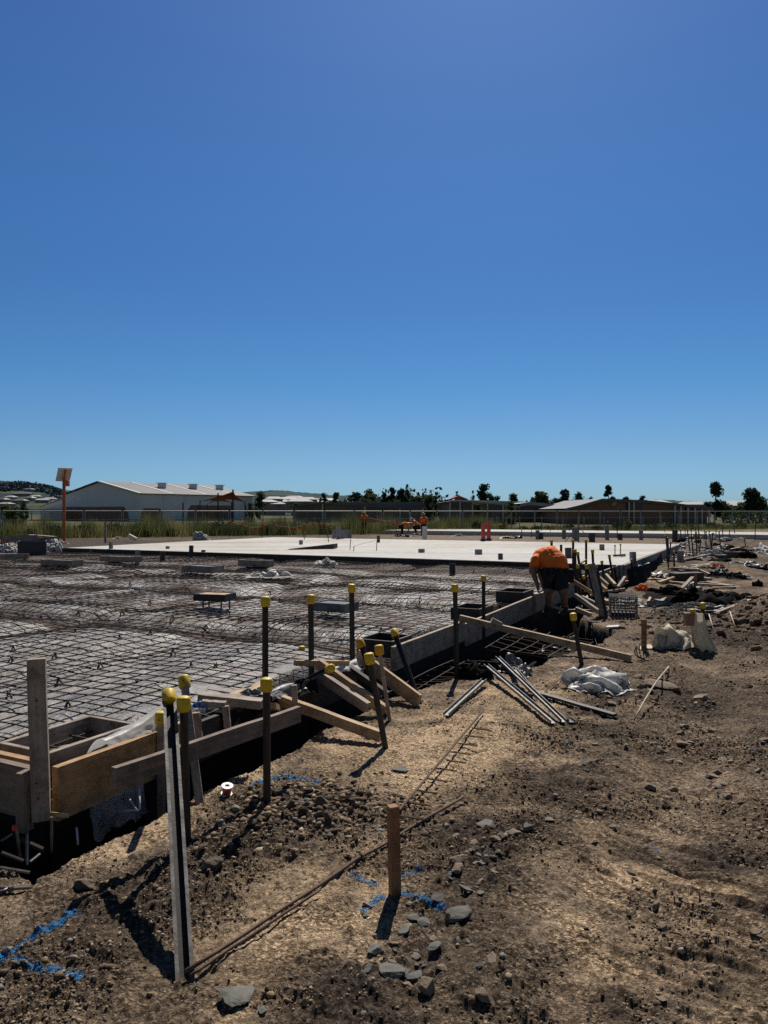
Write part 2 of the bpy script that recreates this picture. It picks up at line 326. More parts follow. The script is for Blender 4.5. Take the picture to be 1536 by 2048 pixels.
def ground_h(x, y, micro=True):
    x = np.asarray(x, float); y = np.asarray(y, float)
    r = np.hypot(x, y)
    u, v = uv_of(x, y)
    rub, pale = zones(x, y)
    near = np.clip(1.5 - r / 60, 0, 1)
    h = (fbm(x * 0.6, y * 0.6, 21) - 0.5) * 0.09 * near
    if micro:
        rg = 0.3 + 1.0 * rub
        h = h + (np.abs(fbm(x * 6, y * 6, 31, 3) - 0.5) * 0.07 * rg + (fbm(x * 14, y * 14, 35, 3) - 0.5) * 0.034 * (0.25 + rub) + (fbm(x * 40, y * 40, 38, 2) - 0.5) * 0.014) * near
        fade = np.clip(1.3 - r / 16, 0, 1)
        pd = .45 + 1.5 * sstep(.42, .66, fbm(x * 2.6, y * 2.6, 330, 3))
        cl = clods(x, y, .034, (.22 + .6 * rub - .14 * pale) * pd, 301) * (.95 + .6 * rub) + clods(x + .31, y, .016, (.4 + .4 * rub) * pd, 311) * 1.15
        cl = cl + clods(x - .4, y + .23, .0095, (.45 + .3 * rub) * pd, 341) * 1.1 * (r < 7)
        cl = np.maximum(cl, clods(x, y + .17, .085, (.05 + .55 * rub ** 1.5) * pd, 321) * .62)
        h = h + cl * fade + (np.clip(fbm(x * 70, y * 70, 39, 2), 0, 1) - .5) * .006 * fade
        # scraped cleat marks of a tracked machine at the right
        t = x * .76 + y * .65; s_ = x * .65 - y * .76
        trk = np.exp(-(((x - 1.18 - (y - 3) * 0.18) / 0.42) ** 2) ** 2) * sstep(2.2, 2.5, y) * sstep(5.2, 4.0, y)
        st_ = fbm(t / .042, s_ / .6, 44, 2) - .5
        h = h + trk * (.045 * st_ + .010 * np.sin(t * 2 * np.pi / 0.07 + 4 * (fbm(x * 3, y * 3, 45) - .5)) * sstep(.4, .6, fbm(x * 3, y * 3, 48)))
        h = h - trk * cl * fade * .75
    for cx, cy, rr, a in ((P_mound.x, P_mound.y, .45, .085), (-.55, 3.25, .5, .03), (6.5, 10.9, 1.4, .46), (7.8, 13.6, .9, .15), (4.3, 9.4, 1.0, .10), (9.6, 15.5, 1.6, .3), (17, 36, 1.8, .35), (11.5, 25, 2.2, .3), (9.0, 20.5, 2.0, .25), (14.5, 27, 2.0, .4)):
        q = np.exp(-((x - cx) ** 2 + (y - cy) ** 2) / (rr * rr)); h = h + a * q * (0.6 + 0.8 * fbm(x * 2.2 / max(rr, .6), y * 2.2 / max(rr, .6), 51))
    rut = (np.exp(-((v + 2.9) / .26) ** 4) + np.exp(-((v + 4.6) / .26) ** 4)) * sstep(12, 8, u) * (r > 1.5)
    h = h - .035 * rut + .03 * (np.exp(-((v + 2.45) / .14) ** 2) + np.exp(-((v + 3.4) / .14) ** 2)) * sstep(12, 8, u) * fbm(x * 4, y * 4, 55)
    # clods on the spoil heap
    q = np.exp(-((x - 6.0) ** 2 / 2.6 + (y - 10.6) ** 2 / 4)); h = h + q * 0.22 * np.clip(fbm(x * 3.2, y * 3.2, 61, 3) - 0.42, 0, 1) * 2
    # trench around the formwork and the excavation under the slab
    wob = (fbm(x * 2.5, y * 2.5, 71, 3) - 0.5)
    d = np.maximum(-u, -v)
    lp = np.where(-u > -v, 0.42, lip(u)) + wob * 0.22
    inside = (u < 30) & (v < 24)
    dep = (1 - sstep(lp - 0.10, lp + 0.02, d)) * np.where(inside, 1, 0)
    dep = dep * sstep(45, 30, u) 
    dp_ = np.where(d > -0.12, 0.62, 0.75)
    h = h * (1 - dep) - dp_ * dep
    return h
def gh(x, y): return float(ground_h(np.array([x]), np.array([y]))[0])
def GG(px, py, it=4, dz=0.0):          # point of the real ground seen at a photo pixel
    h = 0.0
    for _ in range(it):
        p = G(px, py, h); h = gh(p.x, p.y)
    p = G(px, py, h); p.z = h + dz; return p

rr = [0.3, 0.8, 1.2, 1.5]
while rr[-1] < 14: rr.append(rr[-1] * 1.0032)
while rr[-1] < 60: rr.append(rr[-1] * 1.0085)
while rr[-1] < 9000: rr.append(rr[-1] * 1.08)
rr = np.array(rr)
dense = np.radians(np.arange(-34, 34.001, 0.1)); coarse = np.radians(np.arange(37, 323, 4.0))
th = np.concatenate([dense, coarse]); nA, nR = len(th), len(rr)
Rg, Tg = np.meshgrid(rr, th, indexing='ij')
X = (Rg * np.sin(Tg)).ravel(); Y = (Rg * np.cos(Tg)).ravel()
Hh = ground_h(X, Y)
i, j = np.meshgrid(np.arange(nR - 1), np.arange(nA), indexing='ij')
a = i * nA + j; b = i * nA + (j + 1) % nA
Fq = np.stack([a, b, b + nA, a + nA], -1).reshape(-1, 4)
V = np.stack([X, Y, Hh], 1)
V = np.vstack([V, [[0, 0, 0]]])

m, nt, b_ = nodes('site_soil'); L = nt.links
def N(t, **k):
    n = nt.nodes.new(t)
    for a_, v_ in k.items(): setattr(n, a_, v_)
    return n
b_.inputs['Roughness'].default_value = 0.95; b_.inputs['Specular IOR Level'].default_value = 0.15
geo = N('ShaderNodeNewGeometry')
def noise_node(scale, detail=8, rough=0.65):
    n = N('ShaderNodeTexNoise'); n.inputs['Scale'].default_value = scale; n.inputs['Detail'].default_value = detail; n.inputs['Roughness'].default_value = rough
    L.new(geo.outputs['Position'], n.inputs['Vector']); return n
def ramp(src, pts):
    r = N('ShaderNodeValToRGB'); e = r.color_ramp.elements
    while len(e) > 1: e.remove(e[-1])
    e[0].position = pts[0][0]; e[0].color = (*pts[0][1], 1)
    for p, c in pts[1:]:
        q = e.new(p); q.color = (*c, 1)
    L.new(src, r.inputs['Fac']); return r.outputs['Color']
def mix(fac, A, B, mode='MIX'):
    n = N('ShaderNodeMix', data_type='RGBA', blend_type=mode)
    if isinstance(fac, float): n.inputs[0].default_value = fac
    else: L.new(fac, n.inputs[0])
    for k, q in ((6, A), (7, B)):
        if isinstance(q, tuple): n.inputs[k].default_value = (*q, 1)
        else: L.new(q, n.inputs[k])
    return n.outputs[2]
def attr(nm):
    n = N('ShaderNodeAttribute', attribute_name=nm); return n.outputs['Fac']
mid = ramp(noise_node(26, 9, 0.75).outputs['Fac'], [(0.32, (0.061, 0.046, 0.035)), (0.46, (0.235, 0.181, 0.132)), (0.58, (0.402, 0.313, 0.222)), (0.7, (0.562, 0.443, 0.322))])
drk = ramp(noise_node(34, 9, 0.75).outputs['Fac'], [(0.36, (0.023, 0.019, 0.017)), (0.5, (0.094, 0.073, 0.058)), (0.66, (0.256, 0.202, 0.155))])
pal = ramp(noise_node(30, 9, 0.75).outputs['Fac'], [(0.28, (0.233, 0.163, 0.108)), (0.42, (0.605, 0.453, 0.299)), (0.7, (0.792, 0.615, 0.420))])
c = mix(attr('pale'), mid, pal); c = mix(attr('rubble'), c, drk); c = mix(attr('trench'), c, (0.012, 0.010, 0.009))  # trench soil goes near-black with depth: shade put into the colour
big = ramp(noise_node(1.7, 5).outputs['Fac'], [(0.35, (0.72, 0.70, 0.68)), (0.65, (1.12, 1.1, 1.08))])
c = mix(1.0, c, big, 'MULTIPLY')
c = mix(1.0, c, ramp(noise_node(110, 6, 0.8).outputs['Fac'], [(0.36, (0.34, 0.32, 0.30)), (0.5, (0.98, 0.98, 0.98)), (0.66, (1.4, 1.39, 1.36))]), 'MULTIPLY')  # dark speckle painted in for the tiny shadows between grains
c = mix(1.0, c, ramp(noise_node(38, 7, 0.8).outputs['Fac'], [(0.36, (0.45, 0.43, 0.41)), (0.48, (0.98, 0.98, 0.98)), (0.64, (1.4, 1.39, 1.37))]), 'MULTIPLY')
grs = ramp(noise_node(0.15, 6).outputs['Fac'], [(0.3, (0.05, 0.06, 0.022)), (0.7, (0.15, 0.13, 0.05))])
sm_p = N('ShaderNodeMapping'); sm_p.inputs['Rotation'].default_value = (0, 0, -math.atan2(.65, .76)); L.new(geo.outputs['Position'], sm_p.inputs[0])
sx_ = N('ShaderNodeVectorMath', operation='MULTIPLY'); sx_.inputs[1].default_value = (26, 2.0, 1); L.new(sm_p.outputs[0], sx_.inputs[0])
sn_ = N('ShaderNodeTexNoise'); sn_.inputs['Scale'].default_value = 1.0; sn_.inputs['Detail'].default_value = 5; L.new(sx_.outputs[0], sn_.inputs['Vector'])
c = mix(attr('track'), c, mix(1.0, c, ramp(sn_.outputs['Fac'], [(.36, (.42, .40, .38)), (.5, (1, 1, 1)), (.64, (1.55, 1.5, 1.42))]), 'MULTIPLY'))
c = mix(attr('grass'), c, grs)
L.new(c, b_.inputs['Base Color'])
# crumb structure: soil broken into granules of two sizes
wob_ = noise_node(25, 4, .6); wv_ = N('ShaderNodeVectorMath', operation='SCALE'); wv_.inputs['Scale'].default_value = .035; L.new(wob_.outputs['Color'], wv_.inputs[0])
wa_ = N('ShaderNodeVectorMath', operation='ADD'); L.new(geo.outputs['Position'], wa_.inputs[0]); L.new(wv_.outputs[0], wa_.inputs[1])
hts = []
for sc_ in (48, 115):
    vo = N('ShaderNodeTexVoronoi'); vo.inputs['Scale'].default_value = sc_; vo.inputs['Randomness'].default_value = 1.0; L.new(wa_.outputs[0], vo.inputs['Vector']); hts.append(vo.outputs['Distance'])
s1_ = N('ShaderNodeMath', operation='MULTIPLY'); s1_.inputs[1].default_value = .5; L.new(hts[1], s1_.inputs[0])
s2_ = N('ShaderNodeMath', operation='ADD'); L.new(hts[0], s2_.inputs[0]); L.new(s1_.outputs[0], s2_.inputs[1])
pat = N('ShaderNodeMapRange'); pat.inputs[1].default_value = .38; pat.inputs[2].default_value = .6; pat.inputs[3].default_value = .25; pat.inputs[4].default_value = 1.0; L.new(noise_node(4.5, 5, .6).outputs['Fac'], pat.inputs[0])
cav = ramp(s2_.outputs[0], [(.22, (1.62, 1.6, 1.56)), (.55, (1.14, 1.13, 1.12)), (.95, (.34, .32, .30))])  # crevices between granules darkened, their shade put into the colour
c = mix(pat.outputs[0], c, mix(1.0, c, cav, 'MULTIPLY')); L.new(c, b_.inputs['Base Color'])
nb = noise_node(60, 10, 0.78); hm = N('ShaderNodeMath', operation='SUBTRACT'); L.new(nb.outputs['Fac'], hm.inputs[0])
s3_ = N('ShaderNodeMath', operation='MULTIPLY'); L.new(s2_.outputs[0], s3_.inputs[0]); L.new(pat.outputs[0], s3_.inputs[1]); L.new(s3_.outputs[0], hm.inputs[1])
bp = N('ShaderNodeBump'); bp.inputs['Strength'].default_value = 1.0; bp.inputs['Distance'].default_value = 0.018; L.new(hm.outputs[0], bp.inputs['Height']); L.new(bp.outputs[0], b_.inputs['Normal'])
M_soil = m
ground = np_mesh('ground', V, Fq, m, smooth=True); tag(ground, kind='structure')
rub_, pale_ = zones(V[:, 0], V[:, 1])
uu, vv = uv_of(V[:, 0], V[:, 1]); far = np.hypot(V[:, 0], V[:, 1])
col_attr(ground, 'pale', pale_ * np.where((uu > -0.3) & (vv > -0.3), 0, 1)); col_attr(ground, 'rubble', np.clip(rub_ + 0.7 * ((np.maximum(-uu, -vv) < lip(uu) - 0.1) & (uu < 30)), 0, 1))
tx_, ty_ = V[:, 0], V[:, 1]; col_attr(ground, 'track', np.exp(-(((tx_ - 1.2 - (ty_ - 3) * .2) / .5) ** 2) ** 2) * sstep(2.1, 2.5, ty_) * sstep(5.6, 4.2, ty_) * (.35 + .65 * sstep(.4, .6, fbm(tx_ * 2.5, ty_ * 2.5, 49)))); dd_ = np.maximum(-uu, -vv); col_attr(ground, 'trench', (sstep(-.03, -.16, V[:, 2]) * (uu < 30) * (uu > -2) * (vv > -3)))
col_attr(ground, 'grass', sstep(52, 60, V[:, 1] - 0.35 * V[:, 0]))

# ---------------------------------------------------------------- loose gravel and clods: uncountable
def ico():
    t = (1 + 5 ** 0.5) / 2
    v = np.array([(-1, t, 0), (1, t, 0), (-1, -t, 0), (1, -t, 0), (0, -1, t), (0, 1, t), (0, -1, -t), (0, 1, -t), (t, 0, -1), (t, 0, 1), (-t, 0, -1), (-t, 0, 1)], float)
    v /= np.linalg.norm(v[0])
    f = np.array([(0, 11, 5), (0, 5, 1), (0, 1, 7), (0, 7, 10), (0, 10, 11), (1, 5, 9), (5, 11, 4), (11, 10, 2), (10, 7, 6), (7, 1, 8), (3, 9, 4), (3, 4, 2), (3, 2, 6), (3, 6, 8), (3, 8, 9), (4, 9, 5), (2, 4, 11), (6, 2, 10), (8, 6, 7), (9, 8, 1)])
    return v, f
IV, IF = ico()
def pebbles(name, px, py, size, m, flat=0.65, sink=0.55, hfun=None, tint=None):
    n = len(px)
    ax = NR.uniform(0.65, 1.25, (n, 3)) * size[:, None]; ax[:, 2] *= flat
    P = IV[None] * (1 + NR.uniform(-0.42, 0.42, (n, 12, 1))) * ax[:, None, :]
    tl = NR.normal(0, 0.35, (n, 2)); yaw = NR.uniform(0, 6.28, n)
    cz, sz = np.cos(yaw)[:, None], np.sin(yaw)[:, None]
    cx_, sx_ = np.cos(tl[:, :1]), np.sin(tl[:, :1])
    y = P[..., 1] * cx_ - P[..., 2] * sx_; z = P[..., 1] * sx_ + P[..., 2] * cx_; x = P[..., 0]
    x, y = x * cz - y * sz, x * sz + y * cz
    hz = (hfun or ground_h)(px, py)
    V = np.stack([x + px[:, None], y + py[:, None], z + (hz + size * flat * (0.75 - sink))[:, None]], -1).reshape(-1, 3)
    Fq = (IF[None] + 12 * np.arange(n)[:, None, None]).reshape(-1, 3)
    o = np_mesh(name, V, Fq, m)
    tn = tint if tint is not None else NR.uniform(0, 1, n)
    col_attr(o, 'tone', np.repeat(tn, 12)); return o
m, nt, b_ = nodes('gravel_stone'); L = nt.links; geo = N('ShaderNodeNewGeometry')
b_.inputs['Roughness'].default_value = 0.92; b_.inputs['Specular IOR Level'].default_value = 0.2
c = ramp(attr('tone'), [(0.0, (0.05, 0.038, 0.028)), (0.4, (0.14, 0.104, 0.072)), (0.7, (0.26, 0.19, 0.126)), (0.88, (0.42, 0.31, 0.2)), (0.95, (0.22, 0.215, 0.195)), (1.0, (0.46, 0.38, 0.28))])
c = mix(1.0, c, ramp(noise_node(45, 6).outputs['Fac'], [(0.3, (0.65, 0.63, 0.6)), (0.7, (1.2, 1.2, 1.2))]), 'MULTIPLY')
L.new(c, b_.inputs['Base Color'])
bp = N('ShaderNodeBump'); bp.inputs['Strength'].default_value = 0.7; bp.inputs['Distance'].default_value = 0.006
nb = noise_node(120, 5); L.new(nb.outputs['Fac'], bp.inputs['Height']); L.new(bp.outputs[0], b_.inputs['Normal'])
M_gravel = m
def scatter(n, r0, r1, smin, smax, rubw, powr=2.2, base=0.12):
    n0 = n * 7
    r = np.exp(NR.uniform(np.log(r0), np.log(r1), n0)); t = np.radians(NR.uniform(-30, 31, n0))
    x, y = r * np.sin(t), r * np.cos(t); u, v = uv_of(x, y)
    rub, pale = zones(x, y)
    d = np.maximum(-u, -v)
    pd = .1 + 1.9 * sstep(.42, .66, fbm(x * 2.6, y * 2.6, 330, 3))
    ok = (d > np.where(-u > -v, 0.42, lip(u)) - 0.12 + 0.1 * NR.rand(n0)) & (NR.rand(n0) < (base + rubw * rub ** 1.3 - 0.06 * pale) * pd)
    x, y, r = x[ok][:n], y[ok][:n], r[ok][:n]
    s = smin + (smax - smin) * NR.rand(len(x)) ** powr
    return x, y, s * (1 + 0.03 * r)
x1, y1, s1 = scatter(26000, 2.0, 6.5, 0.002, 0.0085, 0.9, 3.2, .25)
x2, y2, s2 = scatter(7000, 5, 18, 0.004, 0.014, 0.9, 2.8, 0.12)
x3, y3, s3 = scatter(700, 2.2, 9, 0.007, 0.018, 1.0, 2.6, 0.03)
mx = P_mound.x + NR.normal(0, .26, 1500); my = P_mound.y + NR.normal(0, .24, 1500); ms = 0.005 + 0.02 * NR.rand(1500) ** 2.5
gx = 5.9 + NR.normal(0, 1.0, 1600); gy = 10.4 + NR.normal(0, 1.2, 1600); gs = 0.012 + 0.06 * NR.rand(1600) ** 2.8
px_ = np.concatenate([x1, x2, x3, mx]); py_ = np.concatenate([y1, y2, y3, my]); ps_ = np.concatenate([s1, s2, s3, ms])
tag(pebbles('gravel', px_, py_, ps_, M_gravel), 'loose brown gravel and soil crumbs strewn over the bare ground', 'gravel', kind='stuff')
tag(pebbles('soil_clods', gx, gy, gs, M_gravel, tint=NR.uniform(0, 0.6, 1600)), 'dark broken soil clods heaped at the right edge of the site', 'soil', kind='stuff')
# ================================================================== poured slab, membrane, reinforcement
def mem_base(u, v):
    u = np.asarray(u, float); v = np.asarray(v, float)
    h = 0.115 + 0.13 * (fbm(u * 0.55, v * 0.8, 81, 3) - 0.5) * 2 * 0.6
    for b, wd, dp in ((4.9, .45, .16), (8.4, .4, .16), (11.0, .5, .14), (13.4, .45, .14)):
        h = h - dp * np.exp(-((u - b + 0.5 * (fbm(v * 0.5, u * 0, 83) - 0.5)) / wd) ** 4)
    for b, wd, dp in ((5.2, .45, .10), (10.3, .45, .10)):
        h = h - dp * np.exp(-((v - b + 0.4 * (fbm(u * 0.5, v * 0, 84) - 0.5)) / wd) ** 4)
    return h
def mem(u, v):
    h = mem_base(u, v)
    h = h + 0.07 * (fbm(u * 2.4, v * 2.4, 91, 4) - 0.5) + 0.10 * np.abs(fbm(u * 1.1 + v * .4, v * 2.1, 95, 3) - 0.5)
    ed = np.minimum(u, v) + 0.3 * (fbm(u * 1.3, v * 1.3, 97) - 0.5)
    k = 1 - sstep(0.34, 0.6, ed)
    return h * (1 - k) - 0.5 * k
nu, nv = 250, 330
U, W_ = np.meshgrid(np.linspace(0.06, 17.0, nu), np.concatenate([np.linspace(0.06, 6, 150), np.linspace(6.05, 21.5, 180)]), indexing='ij')
U, W_ = U.ravel(), W_.ravel()
Z_ = mem(U, W_)
V = np.stack([C0.x + U * UX - W_ * UY, C0.y + U * UY + W_ * UX, Z_], 1)
i, j = np.meshgrid(np.arange(nu - 1), np.arange(nv - 1), indexing='ij'); a = i * nv + j
Fq = np.stack([a, a + nv, a + nv + 1, a + 1], -1).reshape(-1, 4)
m, nt, b_ = nodes('vapour_membrane'); L = nt.links; geo = N('ShaderNodeNewGeometry')
dn = noise_node(0.9, 7, 0.7)
dirt = N('ShaderNodeMapRange'); dirt.inputs[1].default_value = 0.44; dirt.inputs[2].default_value = 0.56; L.new(dn.outputs['Fac'], dirt.inputs[0])
dm_ = N('ShaderNodeMath', operation='MULTIPLY'); L.new(dirt.outputs[0], dm_.inputs[0]); L.new(attr('muddy'), dm_.inputs[1])
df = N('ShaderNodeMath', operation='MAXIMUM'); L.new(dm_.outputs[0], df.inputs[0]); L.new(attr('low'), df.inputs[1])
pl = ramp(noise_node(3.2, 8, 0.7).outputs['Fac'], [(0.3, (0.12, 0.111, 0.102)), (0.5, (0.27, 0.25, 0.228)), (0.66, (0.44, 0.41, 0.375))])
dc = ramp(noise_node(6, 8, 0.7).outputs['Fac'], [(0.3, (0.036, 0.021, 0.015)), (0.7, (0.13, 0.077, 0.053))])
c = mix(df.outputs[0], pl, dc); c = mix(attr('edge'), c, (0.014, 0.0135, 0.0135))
L.new(c, b_.inputs['Base Color'])
rf = N('ShaderNodeMapRange'); rf.inputs[3].default_value = 0.34; b_.inputs['Specular IOR Level'].default_value = 0.32; rf.inputs[4].default_value = 0.75; L.new(df.outputs[0], rf.inputs[0]); ra = N('ShaderNodeMath', operation='MAXIMUM'); re_ = N('ShaderNodeMath', operation='MULTIPLY'); re_.inputs[1].default_value = .6; L.new(attr('edge'), re_.inputs[0]); L.new(rf.outputs[0], ra.inputs[0]); L.new(re_.outputs[0], ra.inputs[1]); L.new(ra.outputs[0], b_.inputs['Roughness'])
bp = N('ShaderNodeBump'); bp.inputs['Strength'].default_value = 1.0; bp.inputs['Distance'].default_value = 0.06
nb = noise_node(5, 7, 0.62); L.new(nb.outputs['Fac'], bp.inputs['Height']); L.new(bp.outputs[0], b_.inputs['Normal'])
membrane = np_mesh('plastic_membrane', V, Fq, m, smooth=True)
tag(membrane, 'wrinkled dusty plastic sheet laid under the steel reinforcing mesh', 'plastic sheet')
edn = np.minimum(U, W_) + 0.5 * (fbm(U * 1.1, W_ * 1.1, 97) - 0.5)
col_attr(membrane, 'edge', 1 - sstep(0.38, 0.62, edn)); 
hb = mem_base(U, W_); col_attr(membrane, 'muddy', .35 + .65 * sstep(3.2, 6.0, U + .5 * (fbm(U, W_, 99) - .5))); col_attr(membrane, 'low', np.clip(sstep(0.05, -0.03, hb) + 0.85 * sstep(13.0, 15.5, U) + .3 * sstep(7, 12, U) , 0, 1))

def bar_h(u, v):
    u = np.asarray(u, float); v = np.asarray(v, float)
    h = mem_base(u, v) * 0.55 + 0.105 + 0.02 * (fbm(u * 1.6, v * 1.6, 101, 2) - 0.5)
    h = h - 0.07 * np.exp(-v / 0.45) - 0.05 * np.exp(-u / 0.4) + 0.03 * (fbm(u * 0.9, v * 0.9, 105, 2) - 0.5)
    return h
def strips(lines, r, n=4):
    """many thin bars: list of (points array) swept with an n sided section -> V, F"""
    Vs, Fs, o = [], [], 0
    for P in lines:
        P = np.asarray(P); T = np.gradient(P, axis=0); T /= np.linalg.norm(T, axis=1)[:, None] + 1e-9
        A = np.cross(T, [0, 0, 1.0]); A /= np.linalg.norm(A, axis=1)[:, None] + 1e-9; B = np.cross(A, T)
        k = np.arange(n) * 2 * np.pi / n + np.pi / 4
        ring = P[:, None, :] + r * (A[:, None, :] * np.cos(k)[None, :, None] + B[:, None, :] * np.sin(k)[None, :, None])
        m_ = len(P); Vs.append(ring.reshape(-1, 3))
        a = (np.arange(m_ - 1)[:, None] * n + np.arange(n)[None, :]); b = np.arange(m_ - 1)[:, None] * n + (np.arange(n)[None, :] + 1) % n
        Fs.append((np.stack([a, b, b + n, a + n], -1) + o).reshape(-1, 4)); o += m_ * n
    return np.vstack(Vs), np.vstack(Fs)
def Sn(u, v, h):
    return np.stack([C0.x + u * UX - v * UY, C0.y + u * UY + v * UX, h], -1)
PITCH = 0.2
def visible(x, y): return y > 1.0 and abs(x) / y < 0.56
ns = 0
for iu in range(3):
    for iv in range(9):
        u0, u1 = (0.12 if iu == 0 else iu * 5.6), min(iu * 5.6 + 6.0, 16.8); v0 = 0.1 + iv * 2.3; v1 = min(v0 + 2.4, 20.6)
        cs = [S(a_, b_) for a_ in (u0, u1) for b_ in (v0, v1)]
        if not any(visible(p.x, p.y) for p in cs): continue
        dz = 0.010 * ((iu + iv) % 2); lines = []
        for v in np.arange(v0, v1 + 1e-3, PITCH):
            u = np.arange(u0 - 0.06, u1 + 0.06, 0.14); lines.append(Sn(u, v + 0 * u + 0.006 * np.sin(u * 2 + v), bar_h(u, v + 0 * u) + dz))
        for u in np.arange(u0 + .05, u1 + 1e-3, PITCH):
            v = np.arange(v0 - 0.06, v1 + 0.06, 0.14); lines.append(Sn(u + 0 * v + 0.006 * np.sin(v * 2 + u), v, bar_h(u + 0 * v, v) + dz + 0.009))
        V, Fq = strips(lines, 0.0062 if iu == 0 else 0.0055)
        o = np_mesh('reinforcing_mesh', V, Fq, M_rebar)
        tag(o, 'rectangular sheet of rusty steel reinforcing mesh lapped over its neighbours on the plastic', 'reinforcing mesh', 'reinforcing mesh sheets across the slab area')
# trench mesh: strips of fabric standing at an angle beside the formwork
def mesh_panel(p, ex, ey, nx, ny, step, r, label, cat='reinforcing mesh'):
    p, ex, ey = np.array(p), np.array(ex), np.array(ey); lines = []
    for k in range(nx + 1):
        t = np.linspace(0, 1, 14)[:, None]; q = p + ex * k * step + ey * (ny * step) * t; q[:, 2] += 0.02 * np.sin(t[:, 0] * 5 + k); lines.append(q)
    for k in range(ny + 1):
        t = np.linspace(0, 1, 14)[:, None]; q = p + ey * k * step + ex * (nx * step) * t + np.array([0, 0, 0.01]); q[:, 2] += 0.02 * np.sin(t[:, 0] * 4 + k); lines.append(q)
    V, Fq = strips(lines, r); o = np_mesh('trench_mesh', V, Fq, M_rust); return tag(o, label, cat)
ud = np.array([UX, UY, 0]); vd = np.array([-UY, UX, 0])
mesh_panel(S(3.5, -1.0, -0.1), ud, vd * .97 + np.array([0, 0, -0.05]), 11, 5, 0.2, 0.005, 'steel mesh lying in the trench below the long grey formwork board')
mesh_panel(S(5.75, -1.35, -0.06), ud, vd * .95 + np.array([0, 0, 0.1]), 8, 5, 0.2, 0.005, 'tilted steel mesh panel in the trench under the long diagonal batten')
for k in range(5):
    pass

def skirt(fn, L_, label, seed):
    mb = MB(); mb.grid(lambda a, b: fn(a * L_, b), int(L_ * 12), 10); return tag(mb.build('trench_lining', M_lining, smooth=True), label, 'plastic lining')
M_lining = mat('matte_black_lining', (0.010, 0.0095, 0.009), (0.02, 0.018, 0.016), 4, 0.75, 0.6, 10, bdist=0.02, spec=.2)
skirt(lambda s, b: S(.02 + s, .045 + .05 * (float(vnoise(s * 5, b * 2, 61)) - .5) * b, .03 - .75 * b), 16.9, 'black plastic lining hanging in the trench under the long form line', 1)
skirt(lambda s, b: S(.045 + .05 * (float(vnoise(s * 5, b * 2, 63)) - .5) * b, .02 + s, .03 - .75 * b), 6.0, 'black plastic lining hanging in the trench left of the corner post', 2)
# bar chairs: little black plastic tripods that carry the mesh
ch = MB()
for k in range(3):
    a_ = k * 2.094 + .4; c_, s_ = math.cos(a_), math.sin(a_)
    ch.bar((0.058 * c_, 0.058 * s_, 0), (0.014 * c_, 0.014 * s_, 0.085), 0.022, 0.012, (-s_, c_, 0))
    ch.bar((0.058 * c_, 0.058 * s_, 0.006), (0.058 * math.cos(a_ + 2.094), 0.058 * math.sin(a_ + 2.094), 0.006), 0.01, 0.008)
ch.tube([(0, 0, 0.078), (0, 0, 0.108)], [0.022, 0.016], 8)
ch.box((-0.018, 0, 0.118), (0.009, 0.026, 0.026)); ch.box((0.018, 0, 0.118), (0.009, 0.026, 0.026))
bc = ch.build('bar_chair', M_blackp)
tag(bc, 'small black plastic bar chair standing in the reinforcing mesh', 'bar chair', 'black bar chairs spread over the mesh')
CH = [(16, 1392), (118, 1362), (135, 1418), (275, 1373), (22, 1320), (345, 1300), (476, 1308), (240, 1282), (383, 1337), (430, 1340), (90, 1282), (28, 1300), (150, 1270), (243, 1222), (156, 1222), (82, 1225), (30, 1226),
      (345, 1235), (412, 1245), (440, 1222), (455, 1221), (110, 1314), (612, 1250), (700, 1300), (510, 1258), (590, 1238), (763, 1262), (675, 1248), (740, 1208), (700, 1190), (822, 1172), (862, 1176), (787, 1172), (944, 1180), (977, 1178),
      (886, 1212), (720, 1170), (840, 1200), (560, 1200), (612, 1190), (540, 1180), (480, 1240), (330, 1190), (112, 1196), (190, 1205), (300, 1205), (260, 1165), (430, 1160), (600, 1165), (650, 1158), (758, 1128), (850, 1140), (947, 1143), (1010, 1142),
      (1003, 1160), (640, 1140), (880, 1150), (800, 1145), (300, 1270), (200, 1330), (455, 1270), (530, 1300), (560, 1275), (60, 1352)]
first = True
for px, py in CH:
    p = G(px, py + 4, 0.12); u, v = uv_of(p.x, p.y)
    if u < .5 or v < .3 or u > 16.6: continue
    p.z = float(bar_h(u, v)) - 0.05
    o = bc if first else bc.copy()
    if not first: COL.objects.link(o)
    first = False
    o.location = p; o.rotation_euler = (random.uniform(-.12, .12), random.uniform(-.12, .12), random.uniform(0, 6.28)); o.scale = (.62,) * 3

# concrete slab
def slab(name, u0, u1, v0, v1, top, label):
    mb = MB(); nU, nV = 14, 22
    mb.grid(lambda a, b: S(u0 + (u1 - u0) * a, v0 + (v1 - v0) * b, top + 0.004 * math.sin(7 * a + 5 * b)), nU, nV)
    n = len(mb.v)
    rim = [(u0, v0, u1, v0), (u1, v0, u1, v1), (u1, v1, u0, v1), (u0, v1, u0, v0)]
    for a_, b, c_, d in rim:
        mb.grid(lambda s, t: S(a_ + (c_ - a_) * s, b + (d - b) * s, top - 0.001 - 0.55 * t), 6, 1)
    return tag(mb.build(name, M_slab), label, 'concrete slab')
m, nt, b_ = nodes('slab_concrete'); L = nt.links; geo = N('ShaderNodeNewGeometry')
b_.inputs['Roughness'].default_value = 0.8; b_.inputs['Specular IOR Level'].default_value = 0.3
c = ramp(noise_node(0.22, 7, 0.7).outputs['Fac'], [(0.3, (0.37, 0.345, 0.305)), (0.45, (0.475, 0.465, 0.44)), (0.7, (0.55, 0.545, 0.525))])
c = mix(1.0, c, ramp(noise_node(3, 7, 0.7).outputs['Fac'], [(0.25, (0.7, 0.69, 0.67)), (0.6, (1.05, 1.05, 1.05))]), 'MULTIPLY')
